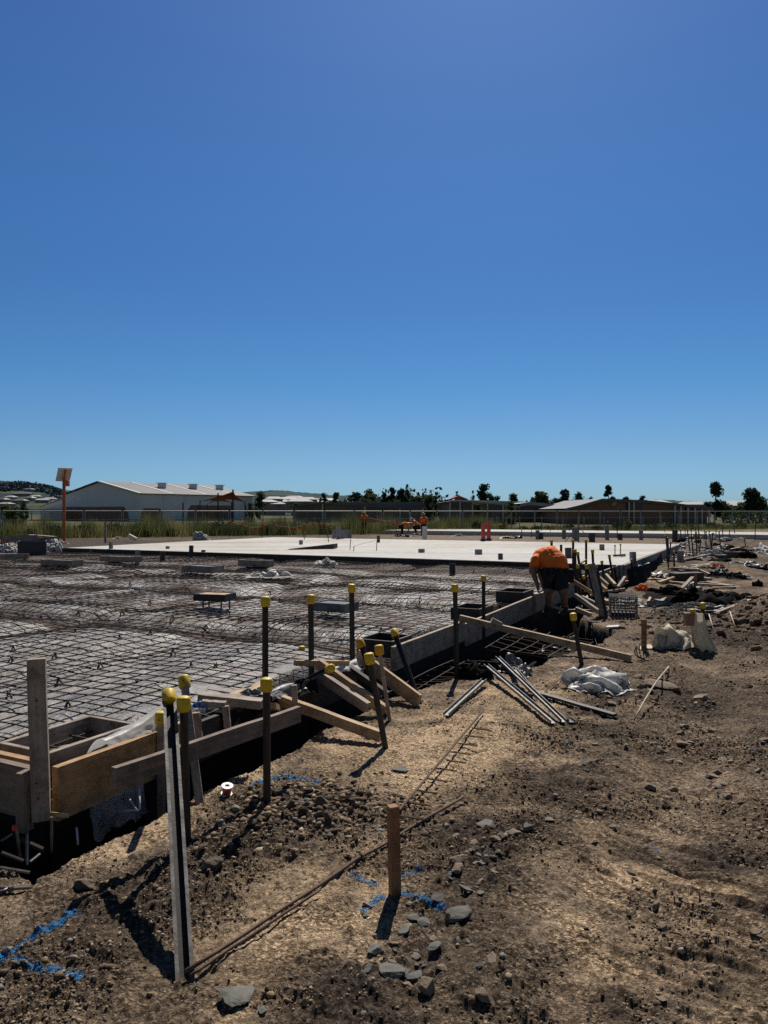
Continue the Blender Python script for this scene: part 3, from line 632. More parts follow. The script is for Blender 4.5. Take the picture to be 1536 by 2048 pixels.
st = N('ShaderNodeTexNoise'); mp = N('ShaderNodeMapping'); mp.inputs['Rotation'].default_value = (0, 0, math.radians(27)); mp.inputs['Scale'].default_value = (0.12, 0.9, 1); L.new(geo.outputs['Position'], mp.inputs[0]); L.new(mp.outputs[0], st.inputs['Vector']); st.inputs['Scale'].default_value = 0.8; st.inputs['Detail'].default_value = 6
c = mix(1.0, c, ramp(st.outputs['Fac'], [(0.38, (0.90, 0.83, 0.72)), (0.5, (1, 1, 1))]), 'MULTIPLY')
L.new(c, b_.inputs['Base Color']); M_slab = m
slab('concrete_slab', 17.05, 30.6, -0.1, 20.2, 0.30, 'large pale freshly poured concrete slab with pipe stubs standing on it')
slab('concrete_slab', 47.0, 53.0, -9.0, 22.0, 0.30, 'far narrow strip of pale concrete slab before the fence')
plank(S(17.02, 20.3, 0.14), S(17.02, -0.05, 0.14), 0.05, 0.31, M_dark_t, 'formwork_board', 'long dark board along the near face of the big concrete slab', 'formwork board')
plank(S(17.2, -0.13, 0.14), S(30.5, -0.13, 0.14), 0.05, 0.30, M_grey_t, 'formwork_board', 'grey form board along the right edge of the big concrete slab', 'formwork board')

# ------------------------------------------------------------------ formwork near the camera
cp = S(0, 0)
def on_edge(px, v=-0.02, h=0.0): return on_line(px, v, h)
# right hand run
plank(S(0.03, -0.025, 0.155), S(1.02, -0.025, 0.155), 0.045, 0.285, M_ply, 'formwork_board', 'golden plywood form board behind the corner post at the left', 'formwork board')
plank(S(-0.03, 0.0, 0.165), S(-0.03, 2.6, 0.165), 0.045, 0.27, M_dirt_t, 'formwork_board', 'stained dark form board running left from the corner post', 'formwork board')
plank(S(0.075, 0.1, 0.245), S(0.075, 2.6, 0.245), 0.045, 0.09, M_ply, 'formwork_rail', 'golden rail behind the stained board left of the corner post', 'timber rail')
plank(S(1.05, -0.03, 0.13), S(3.28, -0.03, 0.13), 0.04, 0.26, M_dark_t, 'formwork_board', 'dark form board in shadow behind the long rail and braces', 'formwork board')
pA = D(785, 1318, on_edge(785).y); pB = D(925, 1262, on_edge(925).y)
plank(pA, pB + (pB - pA) * 0.02, 0.04, 0.245, M_form_t, 'formwork_board', 'brown plywood form board between the leaning black stake and the batten', 'formwork board')
pA = D(929, 1270, on_edge(929, .02).y + .06); pB = D(1072, 1207, on_edge(1072, .02).y)
plank(pA, pB, 0.04, 0.29, M_form_t, 'formwork_board', 'pale form board running up to the bent worker', 'formwork board')
plank(S(9.3, -0.02, 0.15), S(17.0, -0.02, 0.15), 0.04, 0.29, M_form_t, 'formwork_board', 'brown form board behind the stakes right of the worker', 'formwork board')
# corner post with nails
root = thing('corner_post', D(83, 1640, 3.86), 'upright grey timber post nailed on the corner of the formwork', 'post')
mb = MB(); pt, pb = D(73, 1317, 3.86) - root.location, D(83, 1640, 3.86) - root.location
o = plank(pb, pt, 0.045, 0.088, M_grey_t, 'post', None, None, up=(-1, -0.3, 0), parent=root)
for dx, dz in ((0.0, 0.12), (-0.01, 0.2), (0.005, 0.62)):
    n_ = MB().tube([(pb.x + (pt.x - pb.x) * dz / .85 + dx, -0.028, pb.z + dz), (pb.x + dx + (pt.x - pb.x) * dz / .85, -0.02, pb.z + dz)], 0.006, 8).build('nail', M_rust, root)
pf = D(50, 1590, 3.83)
root = thing('formwork_cleat', pf, 'short stained timber block nailed beside the corner post', 'timber cleat')
plank(Vector((0.0, 0, -0.18)), Vector((0.0, 0, 0.12)), 0.05, 0.07, M_dirt_t, 'block', None, None, up=(0.3, 1, 0), parent=root)
for dz in (-.12, -.02, .06): MB().tube([(0.01, -0.032, dz), (0.01, -0.024, dz)], 0.006, 8).build('nail', M_black, root)
# blockout boxes inside the corner
def frame_box(name, p, lx, ly, h, t, m, rz, label, cat, legs=False, fill=None):
    root = thing(name, p, label, cat); root.rotation_euler = (0, 0, rz)
    MB().box((0, -ly / 2, h / 2), (lx, t, h)).build('side_panel', m, root, bevel=.003); MB().box((0, ly / 2, h / 2), (lx, t, h)).build('side_panel', m, root, bevel=.003)
    MB().box((-lx / 2 + t / 2, 0, h / 2), (t, ly - t - .004, h)).build('end_panel', m, root, bevel=.003); MB().box((lx / 2 - t / 2, 0, h / 2), (t, ly - t - .004, h)).build('end_panel', m, root, bevel=.003)
    if fill: MB().box((0, 0, h * .80), (lx - 2 * t - .004, ly - t - .004, .02)).build('lid', fill, root)
    if legs:
        for sx, sy in ((-.35, -.35), (.35, -.35), (.0, .4), (.35, .35)): MB().tube([(sx * lx, sy * ly, -legs), (sx * lx, sy * ly, 0.01)], 0.012, 6).build('leg', M_black, root)
    return root
RZ = math.atan2(UY, UX)
frame_box('blockout_box', S(.62, .55, 0.02), .7, .42, .23, .035, M_grey_t, RZ, 'open timber box inside the formwork corner beside the post', 'blockout box')
frame_box('blockout_box', G(672, 1221, 0.2), .42, .52, .13, .02, M_greyp, RZ, 'pale grey shallow box sitting on the mesh left of a tall stake', 'blockout box', fill=M_pvcd)
frame_box('blockout_box', G(430, 1200, 0.26), .40, .52, .11, .025, M_black, RZ + .2, 'black rimmed tray raised on thin legs above the mesh', 'blockout box', legs=.18, fill=M_pine)
for px, py, lx, ly, t_ in ((124, 1131, .5, 1.1, 'first'), (241, 1123, .5, 1.2, 'second'), (406, 1144, .5, .9, 'third'), (512, 1132, .4, .9, 'fourth')):
    frame_box('blockout_box', G(px, py, 0.16), lx, ly, .17, .03, M_grey_t, RZ, t_ + ' from the left of the low grey boxes across the far mesh', 'blockout box', fill=M_greyp)
frame_box('blockout_box', on_edge(770, .35, .1), .5, .4, .18, .03, M_dark_t, RZ, 'dark timber box behind the form board by the leaning yellow capped stakes', 'blockout box')
frame_box('blockout_box', on_edge(945, .35, .14), .6, .4, .17, .03, M_dark_t, RZ, 'dark open box behind the start of the long batten', 'blockout box')
frame_box('blockout_box', on_edge(1030, .4, .14), .6, .45, .19, .03, M_dark_t, RZ, 'dark open box behind the board left of the worker', 'blockout box')
# pipe stubs
def stub(px, py, h, r, m, level, label, cat='pipe stub', n=14, group=None):
    p = G(px, py, level); t = 0.006 if r < .08 else .01
    mb = MB().lathe([(r, -0.12), (r, h), (r - t, h), (r - t, h * .5)], n)
    o = mb.build('pipe_stub', m, smooth=False); o.location = p; o.rotation_euler = (random.uniform(-.03, .03), random.uniform(-.03, .03), 0)
    return tag(o, label, cat, group)
for px, py, h, lab in ((222, 1106, .40, 'leftmost grey pipe stub before the slab edge'), (275, 1122, .34, 'grey pipe stub standing in front of the second low box'), (325, 1122, .30, 'dark pipe stub right of the second low box'),
                       (335, 1106, .25, 'short grey pipe stub against the slab edge'), (382, 1115, .40, 'tall pipe stub before the slab above the third low box'), (407, 1113, .22, 'short dark pipe stub right of the tall pipe'), (183, 1106, .16, 'small dark pipe stub left of the leftmost grey stub')):
    stub(px, py, h, .075, M_pvc if 'grey' in lab else M_pvcd, .14, lab)
stub(905, 1148, .26, .075, M_pvcd, .14, 'dark pipe stub on the mesh in front of the slab')
for px, py, h, r, m_, lab in ((602, 1089, .18, .08, M_pvc, 'grey pipe stub on the left half of the slab'), (757, 1085, .3, .07, M_pvcd, 'taller dark pipe stub on the slab right of the string frame'), (843, 1105, .12, .11, M_pvc, 'squat grey stub on the middle of the slab'),
                              (957, 1109, .16, .12, M_pvc, 'squat grey stub below the red bollards'), (1001, 1119, .17, .07, M_pvcd, 'small black stub near the slab front edge'), (1204, 1100, .2, .09, M_pvc, 'grey stub on the slab right of the tallest far stake'), (1266, 1122, .25, .09, M_pvc, 'grey stub on the slab at its right edge'),
                              (1137, 1116, .3, .10, M_pvcd, 'thick dark stub on the slab right of the worker')):
    stub(px, py, h, r, m_, .30, lab)
for px, py, h, r in ((668, 1077, .4, .1), (677, 1078, .62, .12), (686, 1077, .42, .12), (697, 1076, .42, .16)):
    stub(px, py, h, r, M_pvc, .30, 'grey pipe in the cluster at the back of the slab', group='grey pipes at the back of the slab')
stub(849, 1077, .62, .13, M_pvcw, .30, 'tall white pipe at the slab back edge in front of a worker')
for px, y0, y1, r, lab in ((966.5, 1048, 1082, .095, 'shorter red bollard tube on the slab'), (977.5, 1042, 1081, .09, 'taller red bollard tube on the slab')):
    p = G(px, y1, .3); h = EYE - (y0 - CY) / F * p.y - .3
    root = thing('bollard', p, lab, 'bollard'); MB().lathe([(r, 0), (r, h - .05), (r * .8, h), (.01, h)], 14).build('tube', M_red, root); MB().lathe([(r + .05, -.05), (r + .05, .1)], 14).build('base', M_black, root)
# cut-out step and string frame on the slab
a_, b = G(575, 1099, .31), G(668, 1097, .31)
mb = MB().bar(a_, b + Vector((0, 0, .10)), .9, .012).bar(b + Vector((0, 0, -.0)), b + Vector((0.02, 0, .11)), .9, .02, (1, 0, 0)); 
mb2 = MB(); q = [a_ + Vector((0, .0, 0)), b, b + Vector((0, 0, .17)), a_ + Vector((0, 0, .012))]; bk = [p + Vector((.1, .5, 0)) for p in q]
mb2.add(q + bk, [(0, 1, 2, 3), (7, 6, 5, 4), (3, 2, 6, 7), (1, 5, 6, 2), (0, 4, 5, 1), (0, 3, 7, 4)])
tag(mb2.build('step_form', M_dark_t), 'dark wedge shaped step form lying on the slab', 'step form')
root = thing('string_frame', G(735, 1102, .3), 'thin string line frame of rods over the slab', 'string frame'); pl_ = root.location
pts = []
for px, y0, y1 in ((700, 1078, 1099), (707, 1092, 1102), (753, 1080, 1101)):
    p = G(px, y1, .3); t_ = D(px + 1, y0, p.y); MB().tube([p - pl_, t_ - pl_], .014, 5).build('rod', M_black, root); pts.append(t_ - pl_)
MB().tube(pts, .006, 4).build('string', M_cream, root)
for px, y0, y1, lab in ((609, 1050, 1079, 'dark thin rod standing at the back left of the slab'), (657, 1055, 1084, 'thin bent rod standing at the back of the slab')):
    p = G(px, y1, .3); t_ = D(px - 3, y0, p.y); tag(MB().tube([p - p, Vector((-.03, 0, .3)), t_ - p], .02, 5).build('rod', M_rust, loc=None), lab, 'rod').location = p
# ================================================================== stakes
def cap_mesh():
    mb = MB().lathe([(.034, 0), (.036, .004), (.036, .058), (.033, .068), (.022, .073), (.004, .074)], 20)
    mb.lathe([(.031, -.004), (.031, .002)], 12); return mb
_cap = None
def cap_obj(root, z, m, s=1.0):
    global _cap
    root_cap = cap_mesh().build('cap', m, root); root_cap.location = (0, 0, z); root_cap.scale = (s, s, s * 1.02); root_cap.rotation_euler = (random.uniform(-.06, .06), random.uniform(-.06, .06), random.uniform(0, 6))
    for p in root_cap.data.polygons: p.use_smooth = len(p.vertices) == 4
    h = MB().tube([(0.0, -.0365, .03), (0, -.033, .03)], .005, 8).build('hole', M_hole, root_cap); h.rotation_euler = (0, 0, random.uniform(-.5, .5))
    return root_cap
def stake(top, base, label, kind='steel', cap=True, group=None, sink=.2, capm=None, cs=1.0):
    top, base = Vector(top), Vector(base); d = top - base; Ln = d.length
    root = thing('steel_stake' if kind != 'timber' else 'timber_stake', base, label, 'stake', group, d.to_track_quat('Z', 'X'))
    mb = MB()
    if kind == 'steel':            # Y section picket
        for k in range(3):
            a_ = k * 2.094 + random.uniform(0, 1) * (k == 0) * 0 + .5; c_, s_ = math.cos(a_), math.sin(a_); l = .026
            mb.box((c_ * l / 2, s_ * l / 2, (Ln - .05 - sink) / 2), (l, .006, Ln - .05 + sink), Matrix.Rotation(a_, 3, 'Z'))
        mb.build('post', M_black, root)
    elif kind == 'tube': mb.lathe([(.021, -sink), (.021, Ln - .04)], 12).build('post', M_black, root)
    elif kind == 'flat': mb.box((0, 0, (Ln - .02 - sink) / 2), (.03, .04, Ln - .02 + sink)).build('post', M_grey_t, root, bevel=.002)
    else: mb.box((0, 0, (Ln - .03 - sink) / 2), (.042, .042, Ln - .03 + sink)).build('post', M_grey_t if kind == 'timber' else M_black, root, bevel=.003)
    if cap: cap_obj(root, Ln - .074, capm or M_cap, cs)
    return root
def st(tp, bp, label, Zb=None, Zt=None, **k):
    b = GG(*bp) if Zb is None else D(*bp, Zb); t = D(*tp, b.y if Zt is None else Zt); return stake(t, b, label, **k)
st((367, 1391), (374, 1681), 'black steel stake with yellow cap in front of the long rail, nearest its left end', kind='tube', cs=.94)
st((533, 1354), (534, 1602), 'black steel stake with yellow cap in front of the right half of the long rail', kind='tube', cs=.94)
b = on_line(323, -.07, -.2); stake(D(322, 1423, b.y), b, 'grey timber stake with yellow cap at the end of the golden form board', kind='timber')
b = GG(399, 1606); stake(D(367, 1352, 4.62), b, 'grey timber stake with yellow cap standing behind the long rail', kind='timber')
# tall stakes along the form line
for px, ty, lab in ((531, 1193, 'tall black stake, first from the left on the form line, with yellow cap'), (624, 1189, 'tall black stake, second from the left on the form line, with yellow cap'), (706, 1168, 'tall black stake, third from the left on the form line, with yellow cap')):
    b = on_line(px, .05, -.3); t = D(px - (3 if px > 600 else 0), ty, b.y); stake(t, b, lab)
st((603, 1292), (617, 1473), 'black stake with yellow cap at the upper end of the long pine brace', kind='tube')
st((719, 1279), (768, 1432), 'black stake with orange cap leaning behind the near capped stake', Zt=6.4, capm=M_cap2)
st((737, 1306), (771, 1497), 'black stake with yellow cap at the foot of the long pine brace', kind='tube')
st((757, 1290), (779, 1440), 'grey timber stake with orange cap leaning right behind the brace foot', kind='flat', capm=M_cap2)
st((787, 1260), (838, 1403), 'black stake with yellow cap leaning before the grey form board', Zt=7.0)
b = on_line(655, -.2, .1); stake(D(664, 1335, b.y - .25), D(632, 1352, b.y), 'short black peg with yellow cap lying over the braces', sink=.3, cs=.95)
st((910, 1168), (914, 1356), 'slim black stake with yellow cap at the left end of the long batten', kind='steel')
b = on_line(967, -.12, -.3); stake(D(967, 1151, b.y), b, 'slim black stake with yellow cap in front of the pale board', kind='steel')
st((1145, 1226), (1164, 1330), 'black stake with yellow cap resting against the long diagonal batten', kind='steel')
# stakes in the clutter right of the worker
FAR = [(1103, 1078, 1150, .3, 'thin black stake behind the back of the worker'), (1122, 1084, 1150, .1, 'black stake without colour right of the worker at the back'), (1146, 1077, 1150, .1, 'black stake right of the thick dark stub'),
       (1172, 1077, 1160, -.1, 'tallest black stake before the slab right of the worker')]
for px, ty, by, v, lab in FAR:
    b = on_line(px, v, -.05); stake(D(px, ty, b.y), b, lab, cap=px != 1122, cs=.8)
CL = [(1150, 1097, 1153, 1165), (1155, 1102, 1168, 1160), (1185, 1098, 1190, 1150), (1192, 1128, 1210, 1190), (1203, 1120, 1214, 1187), (1218, 1108, 1230, 1172), (1228, 1128, 1236, 1176), (1221, 1142, 1226, 1170), (1208, 1163, 1215, 1186), (1263, 1117, 1266, 1175), (1155, 1128, 1160, 1168), (1166, 1150, 1180, 1180)]
for k, (tx, ty, bx, by) in enumerate(CL):
    b = on_line(bx, -.35 - .1 * (k % 3), .0); b.z = EYE - (by + 4 - CY) / F * b.y; b.z = min(b.z, .1)
    stake(D(tx, ty, b.y), b, 'black yellow capped stake in the cluster between the worker and the slab corner', group='capped stakes between worker and slab corner', capm=M_cap if k % 3 else M_cap2, cs=.85)
# profile with a short cross board
root = thing('profile_board', on_line(1238, .6, 0), 'pair of thin stakes with a short grey cross board by the slab', 'profile board'); pl_ = root.location
for px, y0 in ((1230, 1093), (1241, 1091)):
    MB().tube([on_line(px, .6, -.3) - pl_, D(px, y0, pl_.y) - pl_], .016, 6).build('stake', M_black, root); MB().lathe([(.03, 0), (.03, .05)], 8, D(px, y0, pl_.y) - pl_).build('cap', M_yel, root)
MB().bar(D(1226, 1112, pl_.y - .04) - pl_, D(1251, 1110, pl_.y - .04) - pl_, .03, .075).build('cross_board', M_grey_t, root)
# wide leaning plank with two capped stakes
b = GG(1200, 1232); stake(D(1173, 1129, b.y + .25), b, 'black stake with yellow cap beside the wide leaning board', cs=.95)
plank(GG(1207, 1232), D(1182, 1128, GG(1207, 1232).y + .3), .13, .035, M_grey_t, 'leaning_board', 'wide grey board leaning upright right of the worker', 'board', up=(0, -1, .2))
b = GG(1213, 1236); stake(D(1193, 1136, b.y + .1), b, 'black steel stake leaning behind the wide leaning board', cap=False)
for px, py in ((1167, 1176), (1166, 1152)):
    q = on_line(px, -.25, .3); p = D(px, py, q.y); stake(p, p + Vector((.05, .2, -.5)), 'short yellow capped peg left of the wide leaning board', group='short capped pegs by the leaning board', cs=.9)
# leaning galvanised star picket in front
base = GG(370, 1962); top = D(338, 1388, 3.80)
d = top - base; root = thing('star_picket', base, 'long galvanised star picket leaning on the rail with a yellow cap', 'star picket', rot=d.to_track_quat('Z', 'Y'))
Ln = d.length
mb = MB()
for s_ in (-1, 1): mb.box((s_ * .0225, -.004, (Ln - .1) / 2), (.006, .032, Ln), Matrix.Rotation(-s_ * .25, 3, 'Z')); mb.box((s_ * .0255, .0125, (Ln - .1) / 2), (.014, .004, Ln))
mb.build('flange', M_galv, root); MB().box((0, -.012, (Ln - .1) / 2), (.038, .004, Ln)).build('web', M_black, root); cap_obj(root, Ln - .06, M_cap, 1.0)  # web coloured near-black for the shaded middle of the section
# braces and rails
g_br = None
plank(D(227, 1556, 3.486), D(598, 1428, 4.616), .035, .095, M_dirt_t, 'rail_board', 'long grey rail board nailed between two capped stakes', 'rail board')
plank(D(546, 1394, 5.75), GG(762, 1487, dz=.05), .05, .075, M_pine, 'timber_brace', 'longest pale pine brace running down to the near capped stake', 'timber brace')
plank(D(637, 1328, 6.33), GG(771, 1432, dz=.04), .05, .085, M_pine, 'timber_brace', 'pine brace under the fallen yellow capped peg', 'timber brace')
plank(D(642, 1352, 6.25), D(735, 1415, 5.95), .05, .08, M_grey_t, 'timber_brace', 'lower shaded brace below the peg brace', 'timber brace')
plank(D(716, 1311, 6.9), GG(838, 1412, dz=.04), .03, .12, M_pine, 'timber_brace', 'broad flat brace board right of the two orange caps', 'timber brace', up=(.55, -.5, .6))
plank(D(690, 1330, 6.7), GG(775, 1413, dz=.1), .045, .05, M_dark_t, 'timber_brace', 'dark thin brace in shadow behind the near capped stake', 'timber brace')
plank(D(543, 1411, 5.35), GG(600, 1452, dz=.03), .07, .04, M_pine, 'timber_brace', 'short pine offcut sloping under the end of the rail', 'timber brace')
plank(D(568, 1440, 5.2), GG(588, 1462, dz=.03), .05, .04, M_pine, 'timber_offcut', 'small pine block on the ground under the rail end', 'timber offcut')
plank(D(400, 1394, 4.95), D(525, 1408, 4.9), .09, .055, M_grey_t, 'timber_offcut', 'grey plank lying across the form edge behind the rail', 'timber offcut')
plank(D(468, 1396, 5.05), D(532, 1370, 5.5), .09, .05, M_pine, 'timber_offcut', 'pale plank laid over the grey one on the form edge', 'timber offcut')
plank(D(590, 1326, 6.2), D(696, 1326, 6.5), .05, .045, M_pine, 'timber_offcut', 'orange toned crosspiece behind the second tall stake', 'timber offcut')
plank(D(404, 1406, 4.75), D(452, 1409, 4.75), .05, .035, M_grey_t, 'timber_rail', 'small grey rail over the dark form recess', 'timber rail')
plank(D(451, 1412, 4.72), D(456, 1460, 4.72), .03, .04, M_grey_t, 'timber_cleat', 'grey upright cleat in the dark form recess', 'timber cleat')
plank(D(392, 1425, 4.66), D(397, 1480, 4.66), .03, .05, M_grey_t, 'timber_cleat', 'grey cleat just right of the stake behind the rail', 'timber cleat')
plank(D(588, 1370, 5.6), D(590, 1405, 5.6), .03, .04, M_grey_t, 'timber_cleat', 'grey cleat behind the long pine brace', 'timber cleat')
plank(D(258, 1475, 4.5), D(266, 1545, 4.42), .035, .045, M_grey_t, 'timber_cleat', 'dark upright cleat against the golden form board', 'timber cleat')
plank(D(920, 1236, 9.28), GG(1262, 1322, dz=.03), .05, .075, M_pine, 'timber_batten', 'long pale batten propped from the form board to the ground', 'timber batten')
plank(D(983, 1240, 9.0), D(1003, 1250, 9.0), .09, .06, M_grey_t, 'timber_offcut', 'small block sitting on the long diagonal batten', 'timber offcut')
plank(GG(334, 1600), D(322, 1500, 4.0), .03, .04, M_grey_t, 'timber_cleat', 'grey upright timber under the left end of the rail', 'timber cleat')
# braces in the clutter
BR = [((1135, 1155), (1212, 1203), 12.6, 12.4, 'pale brace rising behind the worker to the right'), ((1150, 1190), (1195, 1222), 11.6, 11.2, 'brown brace by the boots of the worker'), ((1175, 1135), (1215, 1170), 14.0, 13.6, 'upper parallel brace in the stake cluster'),
      ((1180, 1150), (1212, 1180), 13.4, 13.0, 'lower parallel brace in the stake cluster'), ((1190, 1190), (1215, 1205), 12.3, 12.0, 'short pale brace left of the crate'), ((1152, 1218), (1182, 1230), 11.3, 11.1, 'small light offcut below the worker'), ((1236, 1175), (1250, 1155), 14.6, 15, 'grey brace by the wrapped bundle'), ((1212, 1150), (1230, 1170), 15, 14.4, 'thin brace beside the profile board')]
for p, q, za, zb, lab in BR: plank(D(*p, za), D(*q, zb), .05, .06, M_grey_t if 'grey' in lab or 'brown' in lab else M_pine, 'timber_brace', lab, 'timber brace')
plank(D(1155, 1130, 14.2), D(1170, 1120, 14.6), .05, .03, M_pine, 'timber_offcut', 'light offcut between black stakes beyond the worker', 'timber offcut')
plank(D(1104, 1212, 11.75), D(1124, 1219, 11.6), .05, .03, M_pine, 'timber_offcut', 'light timber strip in the trench by the boots', 'timber offcut')

# front peg, spool, pliers, bars
b = GG(790, 1787); root = thing('timber_peg', b, 'square hardwood survey peg standing in the foreground', 'peg', rot=(D(786, 1611, b.y) - b).to_track_quat('Z', 'Y'))
Lp = (D(786, 1611, b.y) - b).length; mb = MB().box((0, 0, Lp / 2 - .06), (.044, .044, Lp + .12), Matrix.Rotation(.35, 3, 'Z')); o = mb.build('peg', M_peg, root, bevel=.003)
b = GG(1288, 1302); root = thing('timber_peg', b, 'brown timber peg left of the pale sack', 'peg'); MB().box((0, 0, .12), (.05, .05, .5)).build('peg', M_peg, root, bevel=.003)
b = GG(1391, 1184); root = thing('timber_peg', b, 'thin brown peg among the planks behind the black plastic ridge', 'peg'); MB().box((0, 0, .1), (.05, .05, .6)).build('peg', M_peg, root, bevel=.003)
b = GG(453, 1590); root = thing('wire_spool', b, 'small red wire spool with pale flanges on the ground', 'spool', rot=Quaternion((1, .1, .06, 0)).normalized())
fl = [(.008, 0), (.034, 0), (.036, .004), (.034, .008), (.012, .008)]
MB().lathe(fl, 20, (0, 0, .004)).build('flange', M_pvcw, root); MB().lathe([(.012, .053), (.034, .053), (.036, .057), (.034, .061), (.014, .061), (.014, .02)], 20).build('flange', M_pvcw, root); MB().lathe([(.025, .012), (.026, .03), (.025, .053)], 16).build('wire', M_red, root)
b = GG(22, 1786, dz=.012); root = thing('pliers', b, 'steel pliers lying on the soil at the left edge', 'pliers'); root.rotation_euler = (0, 0, .25)
for s_ in (-1, 1):
    MB().tube([(-.14, s_ * .035, 0), (-.08, s_ * .03, .004), (-.03, s_ * .012, .006), (0, -s_ * .006, .008)], [.008, .009, .008, .009], 8).build('handle', M_galv, root, smooth=True)
    MB().bar((-.002, s_ * .004, .009), (.085, s_ * .007, .004), .013, .012).build('jaw', M_galv, root, bevel=.003)
MB().lathe([(.012, 0), (.012, .022)], 12, (0, 0, -.003)).build('pivot', M_galv, root)
def rod(pts, r, m, name, label, cat, n=6):
    p0 = Vector(pts[0]); return tag(MB().tube(pts, r, n).build(name, m, loc=p0, smooth=True), label, cat)
def gl(a_, b_, n, dz=.012, sag=0):
    return [GG(a_[0] + (b_[0] - a_[0]) * t / n, a_[1] + (b_[1] - a_[1]) * t / n, dz=dz) for t in range(n + 1)]
def straight(a_, b_, dz=.02):
    p, q = GG(*a_, dz=dz), GG(*b_, dz=dz); P_ = [p.lerp(q, t / 16) for t in range(17)]
    for v_ in P_: v_.z = max(v_.z, gh(v_.x, v_.y) + .012)
    z_ = [v_.z for v_ in P_]
    for k_ in range(1, 16): P_[k_].z = max(z_[k_], (z_[k_ - 1] + z_[k_ + 1]) / 2)
    return P_
rod(straight((372, 1962), (926, 1606), .035), .0085, M_rust, 'steel_bar', 'long rusty bar lying from the star picket past the survey peg', 'steel bar')
rod(straight((380, 1964), (640, 1790), .022), .0065, M_rust, 'steel_bar', 'thinner bar lying tight along the start of the long bar', 'steel bar')
root = thing('trench_ladder', GG(880, 1530), 'rusty bar with evenly spaced cross rungs lying on pale ground', 'reinforcing ladder'); pl_ = root.location
mp_ = straight((798, 1632), (966, 1429), .03); MB().tube([p - pl_ for p in mp_], .0075, 6).build('main_bar', M_rust, root)
for k, (px, py) in enumerate([(800, 1640), (812, 1612), (830, 1588), (852, 1564), (872, 1543), (893, 1527), (902, 1510), (917, 1493), (931, 1477), (944, 1462)]):
    p = GG(px, py, dz=.022); q = GG(px + 46 - k * 1.2, py + 10 - k * .4, dz=.03); MB().tube([p - pl_, q - pl_], .0055, 5).build('rung', M_rust, root)
ln = [GG(1268 + 62 * t - 18 * math.sin(t * 3.1) * 0 + 14 * math.sin(t * 2.6), 1445 - 108 * t, dz=.02 + .1 * math.sin(t * 3.14)) for t in np.linspace(0, 1, 10)]
rod(ln, .007, M_cream, 'bent_rod', 'pale bent rod arching over the dark soil at the right', 'rod')
for k, (a_, b_) in enumerate((((1195, 1395), (1240, 1330)), ((1080, 1395), (1150, 1335)), ((905, 1425), (965, 1395)), ((1150, 1300), (1260, 1298)))):
    rod(straight(a_, b_, .015), .004, M_rust, 'tie_wire', ['loose wire right of the white bag', 'loose wire beside the steel channels', 'loose wire left of the steel channels', 'thin bars lying behind the long batten'][k], 'wire', 5)
root = thing('wire_coil', GG(1283, 1318), 'small dark coil of wire beside the brown peg', 'wire coil')
for k in range(3):
    R = Matrix.Rotation(.5 * k, 3, 'Z') @ Matrix.Rotation(1.2 + .1 * k, 3, 'X'); MB().tube([R @ Vector((.075 * math.cos(t), .075 * math.sin(t), 0)) + Vector((0, 0, .08)) for t in np.linspace(0, 6.2, 16)], .006, 5).build('loop', M_black, root)
# galvanised channels thrown on the ground
def channel(a_, b_, wd, label, za=.03, zb=.03):
    p, q = GG(*a_, dz=za), GG(*b_, dz=zb); L_ = (q - p).length; mb = MB()
    t = .004
    mb.box((0, 0, 0), (L_, wd, t)); mb.box((0, wd / 2, .011), (L_, t, .024)); mb.box((0, -wd / 2, .011), (L_, t, .024))
    o = mb.build('steel_channel', M_galv); R = axes(p, q).to_4x4(); R.translation = (p + q) / 2; o.matrix_local = R
    return tag(o, label, 'steel channel')
channel((972, 1352), (1108, 1452), .046, 'galvanised channel, lower of the two side by side', .10, .02)
channel((985, 1340), (1144, 1450), .046, 'galvanised channel, upper of the two side by side', .13, .02)
channel((968, 1372), (892, 1436), .046, 'galvanised channel lying down to the left', .05, .02)
channel((970, 1344), (1030, 1360), .05, 'short galvanised channel on top of the others', .2, .12)
channel((995, 1348), (1128, 1452), .04, 'thin galvanised strip lying between the two long channels', .16, .03)
channel((1028, 1362), (1066, 1400), .05, 'channel piece crossing the pair', .11, .06)
plank(GG(1060, 1388, dz=.03), GG(1230, 1438, dz=.03), .055, .022, M_black, 'dark_strip', 'dark flat strip lying on the ground below the white bag', 'strip')
# ================================================================== hills and town
RIDGE = [(-400, 975), (-150, 968), (0, 966), (45, 964), (90, 969), (130, 980), (180, 990), (300, 992), (420, 990), (490, 985), (540, 983), (600, 986), (650, 990), (700, 992), (760, 998), (860, 1003), (1000, 1006), (1150, 1004), (1300, 1000), (1400, 1004), (1536, 1008), (1900, 1010)]
def ridge_y(px): return np.interp(px, [a for a, b in RIDGE], [b for a, b in RIDGE])
RD = 1100.0
def hill_h(px, Z):
    top = EYE + (CY - ridge_y(px)) / F * RD
    return -0.3 + top * sstep(330, RD, Z) * (0.96 + 0.08 * vnoise(np.asarray(px) / 22.0, np.asarray(Z) / 160.0, 7)) + 1.2 * (vnoise(np.asarray(px) / 3.0, np.asarray(Z) / 40.0, 3) - .5) * sstep(400, 700, Z)
PXs = np.linspace(-420, 1950, 475); Zs = np.concatenate([np.linspace(330, 1100, 60), np.linspace(1150, 1900, 8)])
A_, B_ = np.meshgrid(PXs, Zs, indexing='ij')
hh = hill_h(A_, np.minimum(B_, RD)) - np.maximum(B_ - RD, 0) * 0.03
V = np.stack([(A_ - CX) / F * B_, B_, hh], -1).reshape(-1, 3); nv = len(Zs)
i, j = np.meshgrid(np.arange(len(PXs) - 1), np.arange(nv - 1), indexing='ij'); a = i * nv + j
